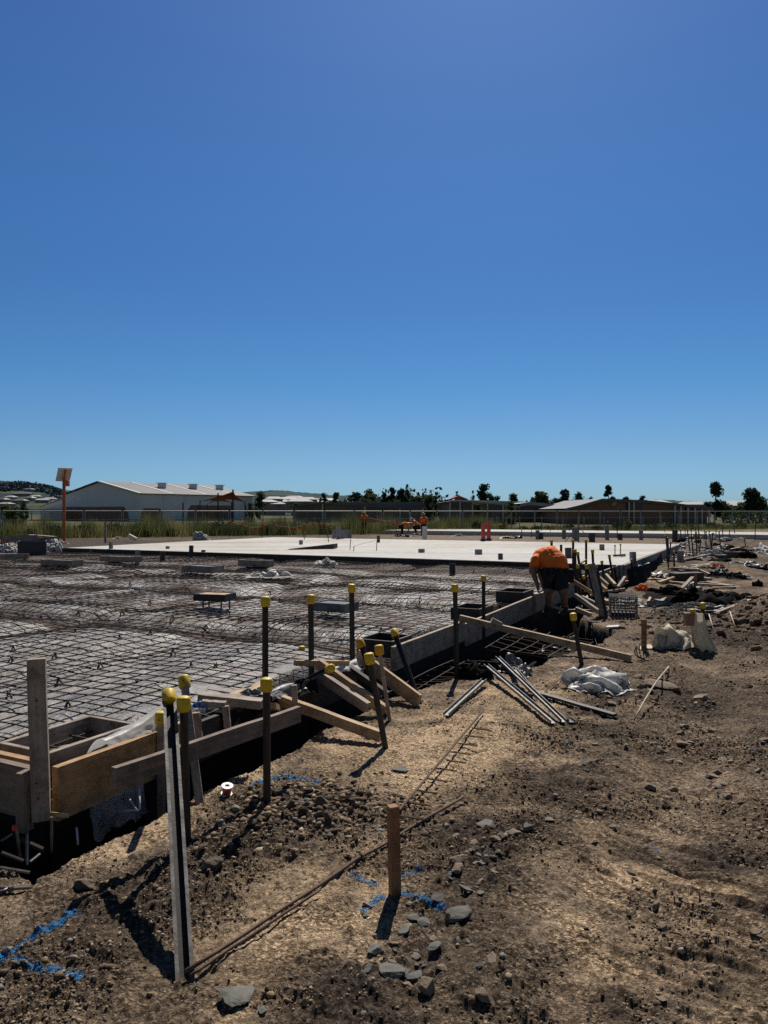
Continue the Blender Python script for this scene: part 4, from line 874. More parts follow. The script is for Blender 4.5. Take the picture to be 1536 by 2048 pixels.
m, nt, b_ = nodes('hill_country'); L = nt.links; geo = N('ShaderNodeNewGeometry'); b_.inputs['Roughness'].default_value = 1.0; b_.inputs['Specular IOR Level'].default_value = 0
c = ramp(noise_node(0.012, 9, 0.7).outputs['Fac'], [(0.38, (0.028, 0.046, 0.05)), (0.52, (0.05, 0.075, 0.07)), (0.62, (0.14, 0.13, 0.075)), (0.75, (0.10, 0.11, 0.07))])
c = mix(attr('haze'), c, ramp(noise_node(0.05, 6).outputs['Fac'], [(0.3, (0.05, 0.085, 0.11)), (0.7, (0.075, 0.12, 0.14))]))  # bluish haze of distance mixed into the far hill colour
L.new(c, b_.inputs['Base Color'])
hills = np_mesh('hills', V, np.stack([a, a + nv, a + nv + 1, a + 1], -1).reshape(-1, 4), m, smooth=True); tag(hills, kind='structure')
col_attr(hills, 'haze', sstep(600, 900, B_).ravel() * (0.4 + 0.6 * vnoise(A_ / 30, B_ / 90, 4)).ravel())
def hill_pt(px, py):
    for Z in np.arange(340, RD, 6):
        if hill_h(px, Z) >= EYE + (CY - py) / F * Z: return Vector(((px - CX) / F * Z, Z, float(hill_h(px, Z))))
    Z = RD - 60; return Vector(((px - CX) / F * Z, Z, float(hill_h(px, Z))))
M_leafd = mat('dark_foliage', (0.06, 0.085, 0.04), (0.024, 0.038, 0.022), 1.2, 0.9, spec=.2, trans=.3)
M_leafm = mat('olive_foliage', (0.11, 0.125, 0.05), (0.045, 0.06, 0.028), 1.2, 0.9, spec=.2, trans=.3)
M_leafl = mat('light_foliage', (0.13, 0.14, 0.04), (0.05, 0.065, 0.022), 1.2, 0.9, spec=.2, trans=.3)
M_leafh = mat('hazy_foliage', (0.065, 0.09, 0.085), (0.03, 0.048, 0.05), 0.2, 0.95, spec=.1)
M_bark = mat('bark', (0.10, 0.08, 0.06), (0.05, 0.04, 0.03), 3, 0.9)
def leaf_quads(P, s):
    n = len(P); a = NR.normal(0, 1, (n, 3)); a /= np.linalg.norm(a, axis=1)[:, None]
    b = np.cross(a, NR.normal(0, 1, (n, 3))); b /= np.linalg.norm(b, axis=1)[:, None]
    s = s[:, None]; V = np.stack([P - a * s, P - b * s * .55, P + a * s, P + b * s * .55], 1).reshape(-1, 3)
    return V, np.arange(n * 4).reshape(-1, 4)
TG = {}
def tree(px, ty, w, Z, kind, label, m=None, n=700, base=None, group=None):
    x = (px - CX) / F * Z; H_ = EYE + (CY - ty) / F * Z; W = w * (1.75 if kind == 'cone' else 1.3) / F * Z
    b0 = Vector((x, Z, 0.0)) if base is None else base
    H_ = H_ - b0.z
    root = thing('pine_tree' if kind == 'cone' else ('poplar_tree' if kind == 'poplar' else 'gum_tree'), b0, label, 'tree', group)
    nc = {'cone': 26, 'poplar': 14, 'gum': 20, 'round': 26}[kind]; cs = []
    for k in range(nc):
        if kind == 'cone':
            t = NR.uniform(.06, 1) ; r = (1 - t) ** .8 * W * .5; a_ = NR.uniform(0, 6.28); q = r * NR.uniform(.3, 1); cs.append((q * math.cos(a_), q * math.sin(a_), H_ * (.1 + .9 * t) - .02 * H_, max(.13 * W, r * .5)))
        elif kind == 'poplar':
            t = NR.uniform(0, 1); r = W * .42 * math.sin(math.pi * min(.97, max(.1, t))) ** .6; cs.append((NR.normal(0, .3) * r, NR.normal(0, .3) * r, H_ * (.12 + .86 * t), max(.12 * W, r)))
        else:
            a_ = NR.uniform(0, 6.28); t = NR.uniform(0, 1); lo = .14 if kind == 'gum' else .05
            r = W * .45 * (math.sin(math.pi * (.15 + .75 * t))) * NR.uniform(.1, .95); cs.append((r * math.cos(a_), r * math.sin(a_) , H_ * (lo + (.93 - lo) * t), W * NR.uniform(.14, .24)))
    P, s = [], []
    per = n // nc
    for cx, cy, cz, r in cs:
        d = NR.normal(0, 1, (per, 3)); d /= np.linalg.norm(d, axis=1)[:, None]; q = d * (r * NR.uniform(.1, 1.1, (per, 1)))
        q[:, 2] *= .8 if kind != 'poplar' else 1.5; P.append(q + [cx, cy, cz]); s.append(NR.uniform(.05, .12, per) * (W * .6 + .12 * H_))
    P = np.vstack(P); s = np.concatenate(s); P[:, 2] = np.clip(P[:, 2], .05, H_ * 1.0)
    V, Fq = leaf_quads(P, s)
    np_mesh('crown', V, Fq, m or M_leafd, parent=root)
    tr = max(.08, W * .04); mb = MB().tube([(0, 0, -.3), (tr * .3, 0, H_ * .35), (0, tr * .4, H_ * .8)], [tr, tr * .7, tr * .25], 7)
    for cx, cy, cz, r in cs[:6]: mb.tube([(tr * .2, 0, cz * .55), (cx * .8, cy * .8, cz)], [tr * .45, tr * .15], 5, cap=False)
    mb.build('trunk', M_bark, root); return root
T = [(520, 981, 24, 150, 'round', 'dark bushy tree right of the big pale shed', M_leafm), (648, 984, 20, 260, 'gum', 'round dark tree standing alone left of the small pine', None), (673, 986, 22, 220, 'cone', 'small dark pine right of the round tree', None),
     (692, 990, 26, 300, 'gum', 'low spreading tree before the broad gums', M_leafh), (712, 985, 34, 300, 'gum', 'broad gum in the clump left of the tallest centre gum', M_leafh), (740, 979, 32, 280, 'round', 'tall rounded gum left of the two pines', M_leafm), (731, 990, 14, 240, 'cone', 'narrow pine in front of the rounded gum', None),
     (769, 986, 18, 240, 'cone', 'pointed pine, first right of the rounded gum', None), (784, 976, 20, 240, 'cone', 'ragged pine, second right of the rounded gum', None), (803, 975, 26, 230, 'cone', 'big dark pine at the middle of the skyline', None), (815, 967, 13, 250, 'poplar', 'tallest thin poplar of the skyline', M_leafm),
     (828, 977, 11, 250, 'poplar', 'second poplar right of the tallest one', M_leafm), (838, 985, 9, 250, 'poplar', 'short poplar beside the light leafy tree', M_leafm), (846, 985, 13, 250, 'poplar', 'loose pale poplar above the long grey roof end', M_leafm), (857, 990, 26, 130, 'round', 'nearer leafy tree in front of the long grey roof end', M_leafm),
     (873, 983, 20, 220, 'round', 'rounded tree left of the white roof', None), (882, 1000, 16, 200, 'round', 'low shrub tree under the rounded tree', M_leafm), (915, 981, 14, 210, 'round', 'dark tree behind the red roof', None), (946, 981, 9, 220, 'poplar', 'lone slim poplar between red roof and big gum', None), (969, 969, 34, 200, 'gum', 'big dark gum standing above the white roof', None),
     (993, 990, 18, 230, 'gum', 'small open tree right of the big gum', M_leafh), (1026, 986, 20, 190, 'round', 'compact dark tree at the right end of the white roof', None), (1053, 1000, 7, 220, 'cone', 'tiny pine tip above the pale roof', None), (1083, 984, 44, 210, 'round', 'broad olive tree behind the middle pale roof', M_leafm),
     (1112, 992, 22, 230, 'round', 'low tree between the broad olive tree and the tall one', M_leafh), (1131, 979, 36, 220, 'gum', 'tall bushy tree in the clump behind the pale roof', M_leafh), (1157, 984, 26, 200, 'round', 'darkest tree of the clump behind the pale roof', None), (1183, 993, 14, 240, 'round', 'small tree at the left slope of the brown school roof', M_leafh),
     (1193, 994, 10, 240, 'round', 'second small tree at the left slope of the brown school roof', M_leafh), (1217, 971, 22, 190, 'cone', 'pointed dark tree above the brown school roof', None), (1253, 993, 18, 230, 'round', 'flat crowned tree above the brown school roof', None), (1286, 988, 18, 200, 'cone', 'rounded pine tip right on the brown school roof', None),
     (1432, 964, 34, 150, 'gum', 'tall leafy tree right of the brown school', None), (1445, 1004, 34, 160, 'round', 'low dark tree right of the tall leafy tree', M_leafm), (1503, 977, 46, 150, 'gum', 'wide leafy tree near the right edge of the skyline', None), (1484, 1003, 20, 170, 'round', 'small tree at the foot of the wide leafy tree', M_leafm),
     (955, 1000, 22, 95, 'round', 'round green bush tree before the white roof', M_leafm), (1022, 1002, 22, 95, 'round', 'second round bush tree before the white roof', M_leafm), (172, 965, 12, 300, 'gum', 'small tree peeking over the left slope of the big shed', None), (620, 1003, 12, 120, 'round', 'pale green young tree before the houses', M_leafl),
     (592, 1005, 16, 140, 'round', 'young dark tree before the houses', M_leafm), (20, 1008, 40, 70, 'round', 'green bush tree behind the left fence', M_leafm), (45, 1003, 22, 75, 'round', 'slimmer bush tree behind the left fence', M_leafd), (500, 1005, 18, 120, 'round', 'bush at the right end of the big shed', M_leafm)]
for px, ty, w_, Z, k, lab, m_ in T: tree(px, ty, w_, Z, k, lab, m_, n=2200 if w_ > 25 else 1400)
# trees on the left hill: a distant wood that reads as one mass, with individual tips
P, s = [], []
for px in np.arange(-40, 175, 1.1):
    for k in range(3):
        py = ridge_y(px) + NR.uniform(8, 17) + (6 if px > 110 else 0); p = hill_pt(px, py); c_ = NR.normal(0, 1, (26, 3)) * [2.6, 2.6, 1.5] + [p.x, p.y, p.z + 1.5]; P.append(c_); s.append(NR.uniform(.9, 1.9, 26))
V, Fq = leaf_quads(np.vstack(P), np.concatenate(s)); tag(np_mesh('far_wood', V, Fq, mat('far_hazy_foliage', (0.10, 0.14, 0.15), (0.045, 0.07, 0.08), .1, .95, spec=.1)), 'dark far wood along the crest of the left hill', 'wood', kind='stuff')  # leaf colour carries the bluish haze of distance
P, s = [], []
for px in np.arange(690, 890, 1.6):
    for k in range(2):
        Z = NR.uniform(255, 300); hz = NR.uniform(4, 8) if 730 < px < 880 else NR.uniform(3, 6); c_ = NR.normal(0, 1, (26, 3)) * [1.3, 1.3, hz * .3] + [(px - CX) / F * Z, Z, hz * .5]; P.append(c_); s.append(NR.uniform(.5, 1.0, 26))
V, Fq = leaf_quads(np.vstack(P), np.concatenate(s)); tag(np_mesh('far_scrub', V, Fq, M_leafd), 'dark low scrub filling in below the pines and poplars of the skyline', 'scrub', kind='stuff')
# houses
M_roofl = mat('pale_roof', (0.36, 0.365, 0.365), (0.27, 0.275, 0.28), 2, 0.7); M_roofd = mat('dark_roof', (0.10, 0.10, 0.105), (0.06, 0.06, 0.065), 2, 0.6)
M_wallh = mat('house_wall', (0.30, 0.28, 0.255), (0.22, 0.2, 0.185), 2, 0.85); M_glass = mat('dark_glass', (0.02, 0.025, 0.03), (0.03, 0.035, 0.04), 2, 0.2)
def house(p, w_, d_, h_, rz, roof, label, group=None):
    root = thing('house', p, label, 'house', group); root.rotation_euler = (0, 0, rz)
    MB().box((0, 0, h_ / 2 - 1.5), (w_, d_, h_ + 3)).build('wall', M_wallh, root)
    rh = h_ * .55; mb = MB(); o = .5
    mb.add([(-w_ / 2 - o, -d_ / 2 - o, h_), (w_ / 2 + o, -d_ / 2 - o, h_), (w_ / 2 + o, d_ / 2 + o, h_), (-w_ / 2 - o, d_ / 2 + o, h_), (-w_ / 2 + w_ * .2, 0, h_ + rh), (w_ / 2 - w_ * .2, 0, h_ + rh)], [(0, 1, 5, 4), (2, 3, 4, 5), (3, 0, 4), (1, 2, 5), (3, 2, 1, 0)])
    mb.build('roof', roof, root)
    for k in (-.3, .25): MB().box((k * w_, -d_ / 2 - .02, h_ * .55), (w_ * .16, .08, h_ * .4)).build('window', M_glass, root)
HS = [(5, 1003), (22, 998), (40, 1006), (12, 1012), (60, 1000), (72, 996), (50, 957 + 34), (85, 1004), (35, 990), (100, 1002), (112, 1006), (118, 997), (58, 981)]
for k, (px, py) in enumerate(HS): p = hill_pt(px, py + 2); house(p, NR.uniform(6.5, 10), 6, NR.uniform(1.6, 2.3), NR.uniform(-.5, .5), M_roofl if k % 2 else M_roofd, 'small house with ' + ('pale' if k % 2 else 'dark') + ' roof on the left hillside', 'houses with ' + ('pale' if k % 2 else 'dark') + ' roofs on the left hillside')
HS = [(533, 1003), (548, 997), (560, 1003), (575, 998), (588, 995), (600, 1002), (612, 998), (627, 1003), (640, 1000), (655, 1000), (545, 1007), (700, 1003), (712, 1003), (1310, 1005), (1385, 1008), (1460, 1010), (1475, 1007), (1530, 1012)]
for k, (px, py) in enumerate(HS):
    Z = 330 + 12 * (k % 5) - (100 if px > 1300 else 0); p = D(px, py, Z); p.z -= 2.2; house(p, NR.uniform(7, 12), 7, 2.0, NR.uniform(-.6, .6), M_roofl if k % 3 else M_roofd, 'distant house with ' + ('pale' if k % 3 else 'dark') + (' roof behind the right hand trees' if px > 1300 else ' roof between shed and skyline trees'), 'distant ' + ('pale' if k % 3 else 'dark') + ' roofed houses ' + ('at the right' if px > 1300 else 'in the middle'))
for k, px in enumerate((598, 676)): pass

# ------------------------------------------------------------------ big shed
M_metalr = mat('grey_metal_roof', (0.13, 0.134, 0.136), (0.105, 0.108, 0.11), 0.4, 0.7, stretch=(1, 1, 1)); M_shedw = mat('shed_cladding', (0.78, 0.76, 0.74), (0.70, 0.68, 0.66), 0.6, 0.8); M_shedg = mat('shed_gable', (0.74, 0.735, 0.72), (0.66, 0.655, 0.64), 0.6, 0.8)
M_brown = mat('brown_brick', (0.30, 0.165, 0.105), (0.22, 0.12, 0.078), 1.5, 0.9); M_trim = mat('white_trim', (0.62, 0.62, 0.6), (0.5, 0.5, 0.48), 3, 0.6)
o3 = Vector((-42.4, 130, 0)); ex = Vector((.60, .80, 0)); ey = Vector((-.8, .6, 0)); LEN, HW, EH, RH = 26.5, 12.2, 4.77, 7.05
root = thing('storage_shed', o3, 'big pale gabled shed with roof vents left of the red shade sails', 'shed')
def q3(a_, b_, h): return ex * a_ + ey * b_ + Vector((0, 0, h))
mb = MB(); pr = [(0, -.5), (0, EH), (HW, RH), (2 * HW, EH), (2 * HW, -.5)]
mb.add([q3(0, b_, h) for b_, h in pr], [(0, 1, 2, 3, 4)]); mb.build('gable_wall', M_shedg, root)
mb = MB(); mb.add([q3(LEN, b_, h) for b_, h in pr], [(0, 1, 2, 3, 4)]); mb.add([q3(0, 0, -.5), q3(LEN, 0, -.5), q3(LEN, 0, EH), q3(0, 0, EH)], [(0, 1, 2, 3)]); mb.add([q3(0, 2 * HW, -.5), q3(LEN, 2 * HW, -.5), q3(LEN, 2 * HW, EH), q3(0, 2 * HW, EH)], [(0, 1, 2, 3)]); mb.build('side_wall', M_shedw, root)
mb = MB()
for b0, h0, b1, h1 in ((-.5, EH - .02, HW, RH + .1), (2 * HW + .5, EH - .02, HW, RH + .1)):
    mb.add([q3(a_, b_, h + dz) for a_, b_, h in ((-.5, b0, h0), (LEN + .5, b0, h0), (LEN + .5, b1, h1), (-.5, b1, h1)) for dz in (0, .14)], [(0, 2, 4, 6), (1, 7, 5, 3), (0, 1, 3, 2), (2, 3, 5, 4), (4, 5, 7, 6), (6, 7, 1, 0)])
mb.build('roof', M_metalr, root)
for a_ in (.0, 6.8, 14.5, 22): 
    mb = MB().bar(q3(a_, -.45, EH + .15), q3(a_, HW, RH + .27), .5, .08); mb.build('roof_strip', M_trim, root)
for a_ in (9.5, 16.8, 23.5):
    v_ = MB().box(q3(a_, 6.5, RH - .45), (1.1, 1.1, .9), Matrix.Rotation(math.atan2(ex.y, ex.x), 3, 'Z')).build('roof_vent', M_shedg, root); MB().box(q3(a_, 6.5, RH + .05), (1.5, 1.5, .12), Matrix.Rotation(math.atan2(ex.y, ex.x), 3, 'Z')).build('vent_cap', M_trim, v_)
for a_ in (0, 5.0, 9.6): MB().box(q3(a_ + .1, -.03, EH / 2), (.3, .12, EH), Matrix.Rotation(math.atan2(ex.y, ex.x), 3, 'Z')).build('downpipe', M_shedg, root)
for a0, a1, h_, n_ in ((-.2, 5.0, 2.3, 'e'), (10.3, 21.5, 2.9, 'e')):
    if a0 < 0: continue
    mb = MB().add([q3(a0, -.06, -.5), q3(a1, -.06, -.5), q3(a1, -.06, h_ - .9), q3(a1 - .8, -.06, h_), q3(a0 + .8, -.06, h_), q3(a0, -.06, h_ - .9)], [tuple(range(6))]); mb.build('brown_panel', M_brown, root)
mb = MB().add([q3(.3, -.06, -.5), q3(4.8, -.06, -.5), q3(4.8, -.06, 1.6), q3(4.2, -.06, 2.3), q3(.9, -.06, 2.3), q3(.3, -.06, 1.4)], [tuple(range(6))]); mb.build('brown_panel', M_brown, root)
mb = MB().add([q3(-.06, 3, -.5), q3(-.06, 24, -.5), q3(-.06, 24, 2.6), q3(-.06, 4.5, 2.6), q3(-.06, 3.2, 1.5)], [tuple(range(5))]); mb.build('brown_panel', M_brown, root)
mb = MB().add([q3(-.5, 24.4, EH - .5), q3(-.5, 33, 2.6), q3(10, 33, 2.6), q3(10, 24.4, EH - .5), q3(0, 24.4, -.5), q3(0, 32, -.5), q3(0, 32, 2.7), q3(0, 24.4, EH - .7)], [(0, 1, 2, 3), (4, 5, 6, 7)]); mb.build('side_wing', M_shedg, root)
MB().bar(q3(-2.5, 18, 2.15), q3(-2.5, 33, 2.15), 2.6, .15).build('verandah_roof', M_roofl, root)
for b_ in (19, 22.5, 26, 29.5, 32.5): MB().box(q3(-3.5, b_, .9), (.15, .15, 2.6)).build('verandah_post', M_trim, root)
# red shade sails
M_sail = mat('red_shade_cloth', (0.32, 0.055, 0.03), (0.24, 0.04, 0.024), 1, 0.8)
for k, (pk, l_, r_, back, posts, lab) in enumerate((((1, (466, 983)), (400, 1003), (490, 1004), (455, 998), 0, 'larger red shade sail with the taller post'), ((1, (436, 990)), (414, 1009), (463, 1005), (430, 1001), 0, 'smaller red shade sail behind the larger one'))):
    Z = 95 + 8 * k; pk = D(*pk[1], Z); l_ = D(*l_, Z + 3); r_ = D(*r_, Z + 2); bk = D(*back, Z + 9)
    root = thing('shade_sail', Vector((pk.x, pk.y, 0)), lab, 'shade sail'); b0 = root.location
    cen = (pk + l_ + r_ + bk) / 4
    def sf(a_, b_, q=(pk, l_, bk, r_)):
        p = q[0] * (1 - a_) * (1 - b_) + q[1] * a_ * (1 - b_) + q[2] * a_ * b_ + q[3] * (1 - a_) * b_
        e = max(abs(a_ - .5), abs(b_ - .5)) * 2; w = 4 * a_ * (1 - a_) * .12 * (abs(b_ - .5) * 2) ** 2 + 4 * b_ * (1 - b_) * .12 * (abs(a_ - .5) * 2) ** 2
        return p.lerp(cen, w) - b0
    MB().grid(sf, 14, 14).build('sail', M_sail, root)
    MB().tube([(0, 0, -.2), (0, 0, pk.z + .25)], .11, 8).build('post', M_dark_t, root)
    for q in (l_, r_): MB().tube([(q.x - b0.x, q.y - b0.y, -.2), (q.x - b0.x, q.y - b0.y, q.z + .1)], .07, 8).build('post', M_dark_t, root)
for k, (px, y0) in enumerate(((366, 1005), (396, 1010), (491, 1010), (498, 1006))):
    p = D(px, 1024, 100); p.z = 0; o = MB().tube([(0, 0, -.2), (0, 0, EYE + (CY - y0) / F * 100)], .09, 8).build('post', M_dark_t); o.location = p; tag(o, 'dark bare post in the yard before the big shed', 'post', 'dark posts before the big shed')
# school buildings: low halls with slightly pitched roofs
def hall(prof, Z, depth, wallm, roofm, label, name='school_building', over=.6, th=.35, wins=(), posts=(), floor=-.3, skew=0.0):
    """prof: roof line as photo pixels from left to right, standing at distance Z"""
    pts = [D(px, py, Z) for px, py in prof]; b0 = Vector((pts[0].x, Z, 0))
    root = thing(name, b0, label, 'building')
    sk = Vector((skew * depth, depth, 0))
    n = len(pts); mb = MB()
    fr = [p - b0 - Vector((0, 0, th)) for p in pts]; ins = Vector((over, over, 0)); ins2 = Vector((-over, over, 0))
    fw = [fr[0] + ins] + [p + Vector((0, over, 0)) for p in fr[1:-1]] + [fr[-1] + ins2]
    bw = [p + sk for p in fw]
    wall = [(p.x, p.y, floor) for p in (fw[0], fw[-1])]
    mb.add(fw + [Vector((fw[-1].x, fw[-1].y, floor)), Vector((fw[0].x, fw[0].y, floor))], [tuple(range(n + 2))])
    mb.add([fw[-1], bw[-1], Vector((bw[-1].x, bw[-1].y, floor)), Vector((fw[-1].x, fw[-1].y, floor))], [(0, 1, 2, 3)]); mb.add([fw[0], bw[0], Vector((bw[0].x, bw[0].y, floor)), Vector((fw[0].x, fw[0].y, floor))], [(0, 1, 2, 3)])
    mb.build('wall', wallm, root)
    mb = MB(); t = Vector((0, 0, th)); sk2 = sk + Vector((0, over * 2, 0))
    for a_, b in zip(fr[:-1], fr[1:]):
        mb.add([a_, b, b + t, a_ + t, a_ + sk2, b + sk2, b + sk2 + t, a_ + sk2 + t], [(0, 1, 2, 3), (7, 6, 5, 4), (3, 2, 6, 7), (0, 4, 5, 1)])
    mb.build('roof', roofm, root)
    for px0, px1, y0, y1 in wins:
        p, q = D(px0, y1, Z + over), D(px1, y0, Z + over); MB().box(((p + q) / 2 - b0 - Vector((0, .02, 0))), (q.x - p.x, .06, q.z - p.z)).build('window', M_glass, root)
    for px in posts:
        p = D(px, 1010, Z + .15); h_ = float(np.interp(px, [a for a, b in prof], [EYE + (CY - b) / F * Z for a, b in prof])) - th
        MB().box((p.x - b0.x, .15, (h_ + floor) / 2), (.16, .16, h_ - floor)).build('post', M_trim, root)
    return root
M_darkw = mat('dark_brown_wall', (0.25, 0.18, 0.14), (0.17, 0.125, 0.10), 1.5, 0.9)
hall([(578, 1013), (600, 1009), (630, 1006), (665, 1006), (700, 1008), (740, 1011), (790, 1014), (850, 1015)], 112, 24, M_darkw, M_metalr, 'long low school building with curved grey roof in the middle', wins=[(600, 625, 1014, 1019), (690, 720, 1013, 1019), (740, 775, 1016, 1020)], posts=(645, 730, 800, 846), th=.2, skew=-.0)
hall([(640, 1005), (850, 1003.5)], 136, 14, M_darkw, M_metalr, 'grey roofed school wing behind the curved roof', th=1.1)
hall([(893, 1003), (903, 1001), (945, 1002), (990, 1006), (1035, 1011), (1040, 1013)], 108, 22, M_darkw, M_roofl, 'school building with white roof left of the middle', wins=[(905, 940, 1008, 1016), (948, 962, 1008, 1016), (980, 1010, 1013, 1019)], posts=(900, 920, 945, 975, 1006, 1030), th=.2)
hall([(896, 1000), (938, 1000), (990, 1001.5), (1060, 1003.5), (1062, 1004)], 130, 10, M_trim, M_roofl, 'white roof wing behind the white roofed school building', th=.5)
hall([(900, 998), (918, 991), (936, 998)], 138, 8, M_red, mat('red_roof', (0.30, 0.04, 0.025), (0.22, 0.03, 0.02), 1, .7), 'small red peaked roof above the white roof', name='red_pavilion', th=.3)
hall([(1040, 1007), (1058, 1004), (1085, 1006), (1110, 1009), (1138, 1014)], 118, 20, M_darkw, M_roofl, 'pale roofed building between white roof and brown school', wins=[(1045, 1075, 1012, 1018)], th=.5)
hall([(1130, 1017), (1160, 1010), (1205, 997), (1235, 998), (1300, 1001), (1360, 1007), (1427, 1016)], 100, 20, M_brown, M_metalr, 'brown brick school building with a broad grey gabled roof', wins=[(1252, 1262, 1006, 1020), (1272, 1284, 1008, 1020), (1362, 1372, 1013, 1021), (1382, 1396, 1014, 1022), (1402, 1412, 1015, 1022)], posts=(1258, 1268, 1350, 1362, 1376, 1390, 1404, 1418), th=.35)
p = D(1228, 1008, 99.7); o = MB().add([p - p + Vector((-.35, 0, -.2)), Vector((.15, 0, -.2)), Vector((.4, 0, .28)), Vector((-.1, 0, .28))], [(0, 1, 2, 3)]).build('wall_sign', M_pine); o.location = p - Vector((0, .05, 0)); tag(o, 'small slanted tan panel on the brown school wall', 'panel')
# hedge at the far right behind the fence
P = np.stack([NR.uniform(48, 82, 3500), NR.uniform(104, 107, 3500), NR.uniform(0, 1.85, 3500)], 1); V, Fq = leaf_quads(P, NR.uniform(.15, .3, 3500)); tag(np_mesh('hedge', V, Fq, M_leafd), 'long clipped dark hedge behind the fence at the right', 'hedge')
# ------------------------------------------------------------------ fences
FA, FB = Vector((-30.5, 44, 0)), Vector((46, 80, 0)); fd = (FB - FA).normalized(); FL = (FB - FA).length; fnrm = Vector((-fd.y, fd.x, 0))
M_fence = mat('fence_galv', (0.36, 0.36, 0.35), (0.26, 0.26, 0.255), 4, 0.6, metal=.2); M_fenced = mat('fence_dark', (0.17, 0.175, 0.17), (0.11, 0.115, 0.11), 4, 0.6)
PW = 2.4; npan = int(FL / PW); pan = None
rzf = math.atan2(fd.y, fd.x)
for k in range(npan):
    loc = FA + fd * (k * PW); 
    if pan is None:
        pan = thing('temporary_fence', loc, 'temporary wire fence panel with grey tube frame along the back of the site', 'fence panel', 'temporary fence panels along the back of the site')
        pan.rotation_euler = (0, 0, rzf)
        mb = MB()
        for x in (.06, PW - .06): mb.tube([(x, 0, .06), (x, 0, 1.74)], .024, 6)
        for z in (.12, 1.72): mb.tube([(.06, 0, z), (PW - .06, 0, z)], .024 if z < 1 else .03, 6)
        mb.build('frame', M_fence, pan)
        lines = [np.array([(x, 0, .12), (x, 0, 1.72)], float) for x in np.arange(.14, PW - .1, .1)] + [np.array([(.06, .004, z), (PW - .06, .004, z)], float) for z in np.arange(.25, 1.7, .22)]
        V, Fq = strips([np.stack([a_ + (b - a_) * t for t in (0, .5, 1)]) for a_, b in lines], .0045, 3); np_mesh('wire_infill', V, Fq, M_fenced, parent=pan)
        for x in (.06,): MB().box((x, 0, .03), (.22, .6, .12)).build('foot', M_concd, pan, bevel=.02)
    else: dup(pan, loc, rzf + random.uniform(-.03, .03))
PA, PB = FA + fnrm * 2.2, FB + fnrm * 2.2
root = thing('picket_fence', PA, 'long low steel picket fence running behind the wire fence panels', 'fence'); root.rotation_euler = (0, 0, rzf)
PLN = (PB - PA).length; mb = MB()
for z in (.15, 1.12): mb.box((PLN / 2, 0, z), (PLN, .035, .045))
mb.build('rail', M_fence, root)
lines = [np.array([(x, 0, .05), (x, 0, .6), (x, 0, 1.2)], float) for x in np.arange(0, PLN, .125)]; V, Fq = strips(lines, .011, 4); tag(np_mesh('picket', V, Fq, M_fence, parent=root), kind='stuff')
for x in np.arange(0, PLN, 2.4): MB().box((x, -.03, .62), (.06, .06, 1.3)).build('fence_post', M_fence, root)
# weeds and grass along the fence: uncountable
n = 72000; t = NR.rand(n); off = NR.normal(.6, 1.5, n); hgt = (0.35 + 1.3 * fbm(t * 60, off * .3, 140, 3) ** 1.5) * np.where(t < .52, 1.25, .5)
bx = FA.x + fd.x * FL * t + fnrm.x * off; by = FA.y + fd.y * FL * t + fnrm.y * off
ln_ = NR.normal(0, .16, (n, 2)); wv = NR.uniform(.006, .017, n); an = NR.uniform(0, 3.14, n)
b1 = np.stack([bx - wv * np.cos(an), by - wv * np.sin(an), 0 * bx - .05], 1); b2 = np.stack([bx + wv * np.cos(an), by + wv * np.sin(an), 0 * bx - .05], 1)
hh = hgt * NR.uniform(.6, 1.25, n); tp = np.stack([bx + ln_[:, 0] * hh, by + ln_[:, 1] * hh, hh], 1)
V = np.stack([b1, b2, tp], 1).reshape(-1, 3)
m, nt, b_ = nodes('weed_grass'); L = nt.links; b_.inputs['Roughness'].default_value = .9; geo = N('ShaderNodeNewGeometry')
c = ramp(attr('tone'), [(0, (0.035, 0.048, 0.018)), (.4, (0.075, 0.088, 0.032)), (.75, (0.16, 0.155, 0.058)), (1, (0.28, 0.235, 0.115))]); L.new(c, b_.inputs['Base Color']); tr_ = N('ShaderNodeBsdfTranslucent'); L.new(c, tr_.inputs['Color']); ms_ = N('ShaderNodeMixShader'); ms_.inputs[0].default_value = .5; L.new(b_.outputs[0], ms_.inputs[1]); L.new(tr_.outputs[0], ms_.inputs[2]); L.new(ms_.outputs[0], nt.nodes['Material Output'].inputs['Surface'])
wd = np_mesh('tall_grass', V, np.arange(3 * n).reshape(-1, 3), m); tag(wd, 'tall uncut grass and weeds growing along the fence', 'grass', kind='stuff')
tn = np.clip(fbm(t * 90, off * .5, 150, 3) * 1.3 - .2 + NR.normal(0, .13, n), 0, 1); col_attr(wd, 'tone', np.repeat(tn, 3))
BU = [(105, 40, .9, 'd'), (170, 46, 1.0, 'm'), (225, 36, 1.05, 'd'), (280, 44, .75, 'l'), (335, 34, .6, 'l'), (430, 50, 1.1, 'd'), (470, 40, .95, 'm'), (520, 26, .75, 'd'), (555, 30, .8, 'm'), (590, 30, .9, 'd'), (640, 40, .8, 'l'), (690, 30, .75, 'm'), (765, 34, .8, 'm'), (885, 24, .55, 'y'), (905, 20, .6, 'y'), (935, 18, .95, 'd'), (990, 20, .85, 'r'),
      (1060, 26, .5, 'd'), (1085, 26, .5, 'y'), (1130, 26, .6, 'd'), (1180, 24, .45, 'd'), (1215, 24, .8, 'd'), (1240, 16, 1.0, 'y'), (1290, 30, .6, 'd'), (1330, 30, .7, 'd'), (1410, 36, .7, 'd'), (1455, 26, .8, 'd'), (1525, 30, .6, 'd'), (60, 40, .6, 'm'), (20, 36, .6, 'l'), (1370, 30, .5, 'm'), (1040, 20, .45, 'm')]
